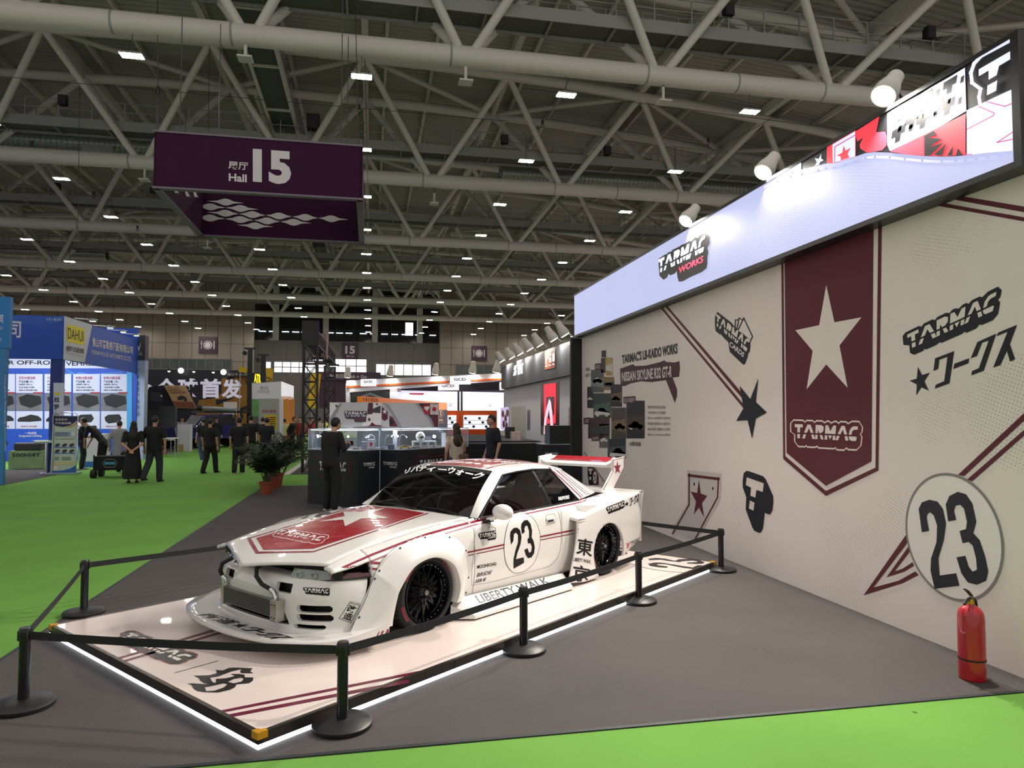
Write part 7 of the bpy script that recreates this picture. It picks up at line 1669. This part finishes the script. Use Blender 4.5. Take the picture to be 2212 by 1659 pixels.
# counters and stools by the tent booth
t = thing('counter', 'white counter with small wooden base in front of the blue pickup', 'counter', (ony(405, 965, 39).x, 38.4, 0)); MB().bb((-.35, 0, 0), (.25, .5, 1.35)).build('body', WB, t); MB().bb((-.36, -.02, 0), (-.05, .3, .35)).build('base_block', mat('wood_base', 'b08c58', .6), t)
t = thing('bar_stool', 'chrome bar stool behind the man with striped sleeves', 'stool', (ony(369, 965, 36).x, 36, 0)); MB().lathe([(0, 0), (.22, 0), (.22, .02), (.03, .05), (.025, .62), (0, .62)], 18).build('pedestal', CHROME, t, True); MB().lathe([(0, .62), (.19, .64), (.2, .68), (0, .7)], 18).build('seat', PAPER, t, True)
t = thing('rack_table', 'grey trolley table with displays at the entrance of the tent booth', 'table', (ony(322, 985, 31).x, 33.2, 0)); MB().bb((-.3, -.3, .8), (.5, .3, .84)).build('table_top', PAPER, t); [MB().bb((x, y, 0), (x + .03, y + .03, .8)).build('leg', FRAMEM, t) for x in (-.3, .47) for y in (-.3, .27)]; MB().bb((-.25, .0, 1.3), (.4, .3, 2.2)).build('display_board', DARK, t); MB().bb((-.3, .3, 1.85), (.3, .32, 2.0)).build('small_sign', PAPER, t)
# --- blue booth on the left
bb_ = thing('booth', 'blue exhibition booth with white logo corner and product wall', 'booth'); BLUE = mat('booth_blue', '1f4fb8', .5, noise=(.25, .35)); BLUED = mat('booth_deep_blue', '17357f', .5); PANW = mat('panel_white', 'c9cce2', .5)
YF_, XC = 24.5, -9.42; zF0, zF1 = ony(140, 776, YF_).z, ony(140, 683, YF_).z
MB().bb((-15.5, YF_, zF0), (XC - .02, YF_ + .12, zF1)).build('front_fascia', BLUE, bb_); MB().bb((XC - .12, YF_ + .12, zF0), (XC, 31.7, zF1)).build('side_fascia', BLUE, bb_)
cx = lambda a, b: onx(a, b, XC + .008); cx2 = lambda a, b: onx(a, b, XC + .014)
B1 = lambda a, b: (a / 3.77, 620 + b / 3.77)
def sd(nm, sh, m, f=cx): decal(nm, xf(sh, B1), f, m, bb_)
sd('white_corner', shape([(522, 235), (752, 308), (690, 615), (515, 590)]), mat('corner_white', 'b9bcc9', .5)); sd('yellow_plate', shape([(552, 305), (680, 335), (690, 350), (688, 460), (675, 475), (560, 448), (546, 435), (545, 320)]), mat('plate_yellow', 'd9c400', .5), cx2)
dt = lambda nm, body, q4_, m, f=cx2, bold=0.0: decal(nm, xf(quad(text_shape(body, bold), *q4_), B1), f, m, bb_)
dt('logo_word', 'DAHUI', ((555, 330), (680, 360), (682, 448), (555, 420)), BLACK, lambda a, b: onx(a, b, XC + .02)); dt('logo_caption', '越野汽车副油箱', ((540, 475), (684, 500), (684, 545), (540, 520)), BLACK, cx2, .01); dt('logo_small', 'Off road vehicle auxiliary fuel tank', ((540, 530), (682, 558), (682, 572), (540, 545)), GREYP)
dt('company_name', '佛山市普勒格汽配有限公司', ((750, 405), (1083, 485), (1083, 548), (750, 485)), PAPER, cx2, .012); dt('company_latin', 'FOSHAN PULUGE AUTO PARTS CO LTD', ((748, 512), (1068, 572), (1068, 606), (748, 545)), PAPER)
fy = lambda a, b: ony(a, b, YF_ - .008)
decal('fascia_character', xf(quad(text_shape('司', .02), (60, 275), (172, 280), (170, 415), (60, 410)), B1), fy, PANW, bb_); decal('booth_number', xf(quad(text_shape('151820', .01), (380, 252), (500, 255), (500, 276), (380, 272)), B1), fy, PANW, bb_); decal('wave_lines', xf(merge(*[stroke([(80, 232 + 8 * k), (250, 240 + 10 * k), (400, 250 + 9 * k), (515, 240 + 4 * k)], 2) for k in range(7)]), B1), fy, mat('wave_blue', '4a86d8', .5), bb_)
# column at the corner and at the far end
MB().bb((XC - .36, YF_ + .02, 0), (XC - .02, YF_ + .2, zF0)).build('corner_post', BLUED, bb_); YC_ = YF_ + .01; decal('post_panel', xf(rect(435, 780, 520, 1500), B1), lambda a, b: ony(a, b, YC_), PANW, bb_); decal('post_text', xf(merge(*[quad(text_shape(c, .015), (440, 895 + 60 * k), (482, 895 + 60 * k), (482, 940 + 60 * k), (440, 940 + 60 * k)) for k, c in enumerate('越野汽车')]), B1), lambda a, b: ony(a, b, YC_ - .006), BLACK, bb_); decal('post_plate', xf(rect(440, 860, 487, 878), B1), lambda a, b: ony(a, b, YC_ - .006), MATS['plate_yellow'], bb_)
# back wall with product posters
YB_ = 31.7; MB().bb((-24, YB_, 0), (XC, YB_ + .1, ony(140, 770, YB_).z + 1.2)).build('back_wall', BLUE, bb_)
by = lambda e: (lambda a, b: ony(a, b, YB_ - e)); bd = lambda nm, sh, m, e=.006: decal(nm, xf(sh, B1), by(e), m, bb_)
bd('heading_band', rect(-300, 582, 900, 662), PANW); bd('heading', quad(text_shape('R OFF-ROAD', .02), (70, 598), (520, 598), (520, 634), (70, 632)), BLACK, .012); bd('heading', quad(text_shape('VEHICLES', .02), (535, 606), (850, 610), (850, 642), (535, 640)), BLACK, .012)
bd('wave_lines', merge(*[stroke([(530, 665 + 9 * k), (650, 720 - 4 * k), (800, 705 + 3 * k), (1000, 690 + 6 * k)], 3) for k in range(8)]), MATS['wave_blue'], .008)
NAMES = ['坦克500副油箱', '坦克700副油箱', '北京BJ40副油箱', '哈弗H5副油箱', '哈弗H9副油箱']; CAPS = ['50L', '45L', '60L', '120L', '120L']
for k, x in enumerate((-95, 130, 362, 595, 822)):
    w_ = 218; tq = lambda s_, dx, y, ww, hh, m: bd('poster_text', quad(text_shape(s_, .008), (x + dx, y), (x + dx + ww, y), (x + dx + ww, y + hh), (x + dx, y + hh)), m, .016)
    bd('poster_card', rect(x, 708, x + w_, 862), PANW, .01); bd('poster_photo', rect(x, 866, x + w_, 1006), mat('poster_grey', '6d6c70', .5, noise=(2.2, .7)), .01); bd('poster_card', rect(x, 1010, x + w_, 1155), PANW, .01); bd('red_tick', rect(x + 140, 856, x + w_, 866), REDP, .014)
    tq(NAMES[k], 22, 728, 135, 24, REDP); tq('产品容量: ' + CAPS[k], 22, 760, 120, 20, BLACK); [tq(s_, 22, 787 + 23 * j, 110 + 20 * j, 14, BLACK) for j, s_ in enumerate(('油箱重量: 净重12kg', '产品材质: 高性能复合工程塑料', '安装方式: 原车底盘打安装'))]
    bd('poster_shape', shape([(x + 20, 900), (x + 90, 872), (x + 200, 890), (x + 210, 950), (x + 120, 985), (x + 40, 960)]), mat('photo_steel', '8d8b91' if k > 2 else '232326', .4), .014); bd('poster_shape', shape([(x + 12, 1080), (x + 30, 1062), (x + 70, 1055), (x + 120, 1038), (x + 180, 1050), (x + 205, 1070), (x + 208, 1090), (x + 110, 1098), (x + 14, 1096)] if k < 3 else [(x + 30, 1060), (x + 60, 1040), (x + 150, 1036), (x + 170, 1070), (x + 150, 1100), (x + 60, 1112), (x + 35, 1090)]), mat('part_dark', '28282b', .4), .014); tq('供油方式: 电子油泵', 40, 1128, 130, 14, REDP)
bd('wall_caption', quad(text_shape('一体成型', .01), (203, 1180), (297, 1180), (297, 1200), (203, 1200)), PAPER, .012); bd('wall_caption', quad(text_shape('Integrated molding', .005), (155, 1203), (340, 1203), (340, 1225), (155, 1225)), PAPER, .012); bd('wall_caption', quad(text_shape('智控 Intelligent', .005), (732, 1190), (860, 1190), (860, 1225), (732, 1225)), PAPER, .012); bd('light_edge', rect(1032, 690, 1075, 1400), mat('edge_sky', '4a9ad8', .5), .012)
bl = bpy.data.lights.new('booth_glow', 'AREA'); bl.size = 5; bl.energy = 500; bl.color = (.9, .95, 1); o = bpy.data.objects.new('booth_glow', bl); link(o, bb_); o.location = (-12.5, 27.6, 4.9)
# tall end column of the next stand
ec = thing('booth_column', 'tall grey and pale blue column sign at the end of the blue booth', 'column'); MB().bb((XC - .3, 31.75, 0), (XC + .28, 32.2, ony(296, 778, 31.75).z)).build('pale_column', mat('column_pale', '9aa6c4', .5), ec); MB().bb((XC - .3, 31.73, ony(296, 778, 31.75).z), (XC + .28, 32.2, ony(296, 724, 31.75).z)).build('slate_head', mat('column_slate', '2c2e38', .5), ec)
pxtext('column_word', 'XIN YAO', 293, 761, 307, 768, 31.72, LETW, ec); pxdecal('column_mark', shape([(296, 739), (300, 752), (304, 739), (303, 750), (301, 756), (304, 760), (300, 757), (296, 760), (299, 756), (297, 750)]), 31.72, LETW, ec); decal('column_text', merge(*[quad(text_shape(c), (295.5, 797 + 13 * k), (301, 797 + 13 * k), (301, 807 + 13 * k), (295.5, 807 + 13 * k)) for k, c in enumerate('广州鑫耀汽车用品')]), lambda a, b: ony(a, b, 31.72), BLUED, ec)
for i, (px, py) in enumerate(((197, 690), (235, 705), (263, 714), (292, 722))):
    p = onx(px, py, XC + .35); t = thing('arm_light', 'chrome arm lamp leaning over the blue side fascia', 'lamp', p, group='arm lamps over the blue side fascia'); MB().bar((-.5, 0, .03), (0, 0, 0), .025).build('arm', CHROME, t); MB().ball((.05, 0, -.02), (.16, .1, .045), 12, 8).build('shade', FRAMEM, t, True); MB().box((.05, 0, -.06), (.16, .1, .02)).build('lens', mat('arm_lens', (.95, .97, 1), em=4), t)
# leftmost booth
lb = thing('booth', 'bright blue booth corner cut by the left picture edge', 'booth'); YL_, XLc = 20.6, ony(20.5, 700, 20.6).x
MB().bb((XLc - 4, YL_, ony(10, 752, YL_).z), (XLc, YL_ + .15, ony(10, 641, YL_).z)).build('fascia', mat('sky_blue', '1272b8', .5), lb); MB().bb((XLc - .4, YL_ + .02, 0), (XLc - .05, YL_ + .14, ony(10, 752, YL_).z)).build('column', mat('column_blue', '2c74ad', .5, noise=(.8, .3)), lb); pxtext('fascia_text', '公司', -12, 679, 7, 698, YL_, PANW, lb, .02); pxtext('fascia_text', 'Co., Ltd.', -18, 704, 6, 713, YL_, PANW, lb); pxtext('fascia_text', '1517', -12, 731, 4, 738, YL_, PANW, lb)
decal('column_text', xf(quad(text_shape('Changzhou Shengxiang Automobile', .005), (0, 0), (1, 0), (1, 1), (0, 1)), lambda a, b: (9 + 4 * (1 - b), 810 + 165 * a)), lambda a, b: ony(a, b, YL_ + .012), PANW, lb)
# poster stand and furniture in the blue booth
ps = thing('poster_stand', 'free-standing poster frame with product leaflet design on the green carpet', 'poster stand'); YP = 24.15; B4 = lambda a, b: (a / 9.217, 880 + b / 9.217)
pf = lambda e: (lambda a, b: ony(a, b, YP - e)); pd_ = lambda nm, sh, m, e=.004: decal(nm, xf(sh, B4), pf(e), m, ps)
MB().prism([ony(*B4(a, b), YP) for a, b in ((1062, 160), (1545, 170), (1515, 1310), (1000, 1310))], (0, .03, 0)).build('poster', mat('poster_pale', 'b9cbb9', .5), ps); MB().tube([ony(*B4(a, b), YP - .02) for a, b in ((1040, 1310), (1062, 160), (1100, 108), (1500, 105), (1552, 160), (1518, 1310))], .014, 8).build('frame', CHROME, ps, True); MB().bb((ony(*B4(940, 1330), YP).x, YP - .12, 0), (ony(*B4(1570, 1330), YP).x, YP + .25, .05)).build('base_plate', FRAMEM, ps)
pd_('poster_head', shape([(1075, 170), (1540, 178), (1535, 260), (1400, 360), (1250, 390), (1110, 370), (1070, 330)]), mat('poster_navy', '141f4d', .5)); pd_('poster_wave', shape([(1300, 385), (1420, 365), (1535, 290), (1535, 320), (1430, 390), (1300, 400)]), mat('poster_orange', 'c9963a', .5), .006); pd_('poster_title', merge(quad(text_shape('坦克系列', .012), (1100, 220), (1335, 220), (1335, 265), (1100, 265)), quad(text_shape('汽车副油箱', .012), (1095, 290), (1415, 290), (1415, 335), (1095, 335))), PAPER, .008)
pd_('poster_field', rect(1085, 485, 1500, 585), mat('field_blue', '9ab4c4', .5)); pd_('poster_small_text', merge(*[rect(1095, 500 + 20 * k, 1390 - 40 * (k % 2), 508 + 20 * k) for k in range(4)]), INKG, .008); pd_('poster_square', rect(1418, 490, 1495, 570), PAPER, .008); pd_('poster_line', quad(text_shape('坦克系列大容量副油箱 工程塑料副油箱', .01), (1100, 620), (1475, 620), (1475, 638), (1100, 638)), REDP, .008)
for r_ in range(2):
    for c_ in range(3):
        x, y = 1080 + 142 * c_, 715 + 118 * r_; pd_('poster_item', shape([(x + 10, y + 60), (x + 30, y + 15), (x + 100, y), (x + 115, y + 35), (x + 60, y + 70)]), MATS['part_dark'], .008); pd_('poster_item_bar', rect(x, y + 72, x + 130, y + 90), BLUE, .008)
pd_('poster_small_text', merge(*[rect(1085 + 140 * (k % 2), 990 + 24 * (k // 2), 1180 + 230 * (k % 2), 1000 + 24 * (k // 2)) for k in range(6)]), INKG, .008); pd_('poster_field', rect(1060, 1085, 1470, 1145), mat('field_cream', 'c9c08a', .5)); pd_('poster_square', rect(1050, 1160, 1140, 1250), PAPER); pd_('poster_foot', shape([(1005, 1308), (1020, 1270), (1250, 1255), (1400, 1215), (1510, 1150), (1514, 1308)]), mat('foot_blue', '2566a8', .5))
tb = thing('bar_table', 'white round-cornered bar table with leaflets in the blue booth', 'table', (ony(86, 1020, 24.0).x, 24.4, 0)); MB().lathe([(0, 0), (.22, 0), (.22, .02), (.05, .06), (.04, .95), (0, .95)], 20).build('pedestal', CHROME, tb, True); MB().box((0, 0, .98), (.5, .5, .06)).build('table_top', mat('table_green_white', 'a9c4aa', .4), tb, bevel=.02)
o = MB().box((ony(78, 964, 24).x, 24.4, 1.02), (.45, .3, .015)).build('leaflet', PAPER); tag(o, 'white leaflets lying on the bar table', 'leaflets')
bs = thing('bar_stool', 'dark red bar stool leaning beside the poster stand', 'stool', (ony(95, 1018, 24.2).x + .02, 25.0, 0)); MB().bar((.25, 0, 1.0), (-.05, 0, .05), .1, .06).build('strut', mat('stool_red', '7a1626', .4), bs); MB().lathe([(0, 0), (.2, 0), (.2, .02), (.02, .05), (.02, .7), (0, .7)], 16).build('pedestal', CHROME, bs, True)
CAMO = mat('camo_green', '7d9a68', .7, noise=(3.2, .45))
for i, (a, b, y) in enumerate(((18, 92, 26.5), (168, 222, 28.5))):
    x0, x1 = ony(a, 1000, y).x, ony(b, 1000, y).x; t = thing('display_box', ['camouflage printed display plinth with number on the left', 'camouflage printed display plinth with yellow plate in the middle'][i], 'plinth', (0, 0, 0)); MB().bb((x0, y, .02), (x1, y + .6, .62)).build('plinth', CAMO, t); MB().bb((x0 + .1, y + .05, .62), (x1 - .1, y + .5, .88)).build('fuel_tank', MATS['part_dark'], t, bevel=.05)
    if i: decal('plate', rect(x0 + .3, .2, x0 + .75, .38), lambda u, v, y=y: (u, y - .005, v), MATS['plate_yellow'], t)
    else: decal('plinth_number', place(text_shape('500Hi4T', .02), x0 + .1, .42, .85, .12), lambda u, v, y=y: (u, y - .005, v), BLACK, t)
t = thing('counter', 'white reception counter with blue foot behind the poster stand', 'counter', (ony(196, 1010, 27).x, 27.2, 0)); MB().bb((-.3, 0, .2), (.35, .6, 1.15)).build('body', WB, t); MB().bb((-.3, 0, 0), (.35, .6, .2)).build('foot', mat('foot_blue', '2566a8', .5), t)
# wheeled black cart
ct = thing('folding_cart', 'black folding wagon with blue emblem and fat wheels', 'cart', (ony(242, 1024, 22.6).x, 22.7, 0)); MB().bb((-.42, -.3, .22), (.42, .3, .62)).build('fabric_body', CBLACK, ct, bevel=.02)
for x in (-.42, .42): 
    for y in (-.3, .3): MB().cyl((x, y, .1), (x, y, .66), .02, 8).build('corner_tube', TRB, ct); MB().cyl((x - .06, y, .12), (x + .06, y, .12), .12, 16).build('wheel', RUBBER, ct)
decal('emblem', merge(rect(-.14, .38, .14, .46)), lambda a, b: (a, -.305, b), mat('emblem_blue', '2f86b0', .4), ct); decal('emblem_rim', shape([(-.2, .42), (-.12, .54), (.12, .54), (.2, .42), (.12, .3), (-.12, .3)], [[(-.185, .42), (-.112, .525), (.112, .525), (.185, .42), (.112, .315), (-.112, .315)]]), lambda a, b: (a, -.304, b), GREYP, ct)
# --- potted palms
TERRA = mat('terracotta', '8a3f28', .7); SOIL = mat('soil', '1d1510', .9); LEAF = mat('palm_leaf', '1d2a16', .5); STEM = mat('palm_stem', '3a3f22', .6)
def palm(px, py, s, lab, seed):
    g = onz(px, py); t = thing('potted_palm', lab, 'plant', (g.x, g.y, .006)); random.seed(seed); t.scale = (s, s, s)
    MB().lathe([(0, 0), (.115, 0), (.15, .235), (.165, .24), (.168, .27), (.15, .275), (.148, .25)], 28).build('pot', TERRA, t, True); MB().lathe([(0, .245), (.148, .245)], 20).build('soil', SOIL, t)
    st, lf = MB(), MB()
    for i in range(34):
        a = random.uniform(0, 6.283); ln = random.uniform(.65, 1.25); out = random.uniform(.25, .75); b0 = Vector((.06 * math.cos(a * 3), .06 * math.sin(a * 3), .25)); pts = []
        for j in range(9):
            f = j / 8; pts.append(b0 + Vector((math.cos(a) * out * f ** 1.6, math.sin(a) * out * f ** 1.6, ln * (f - .32 * f ** 3 * (out + .5)))))
        st.tube(pts, [.008 - .0065 * j / 8 for j in range(9)], 5)
        for j in range(26):
            f = .28 + .72 * j / 25; k = min(7, int(f * 8)); p = pts[k].lerp(pts[k + 1], f * 8 - k); d = (pts[k + 1] - pts[k]).normalized(); sd_ = d.cross(Vector((0, 0, 1))).normalized(); L_ = .24 * math.sin(math.pi * min(1, .25 + f * .72)) + .03
            for sg in (-1, 1):
                v = (sd_ * sg * .8 + d * .6 + Vector((0, 0, random.uniform(-.35, .1)))).normalized(); w = d * .011; m_ = p + v * L_ * .5 + Vector((0, 0, .01)); e = p + v * L_ - Vector((0, 0, .05))
                lf.add([p, m_ - w, e, m_ + w], [(0, 1, 2, 3)])
    st.build('stem', STEM, t, True); lf.build('foliage', LEAF, t)
palm(575, 1068, 1.02, 'nearest potted palm in a terracotta pot on the carpet edge', 3); palm(589, 1057, 1.1, 'middle potted palm just behind the nearest one', 5); palm(597, 1049, 1.15, 'rearmost potted palm, its fronds reaching towards the showcase', 9)
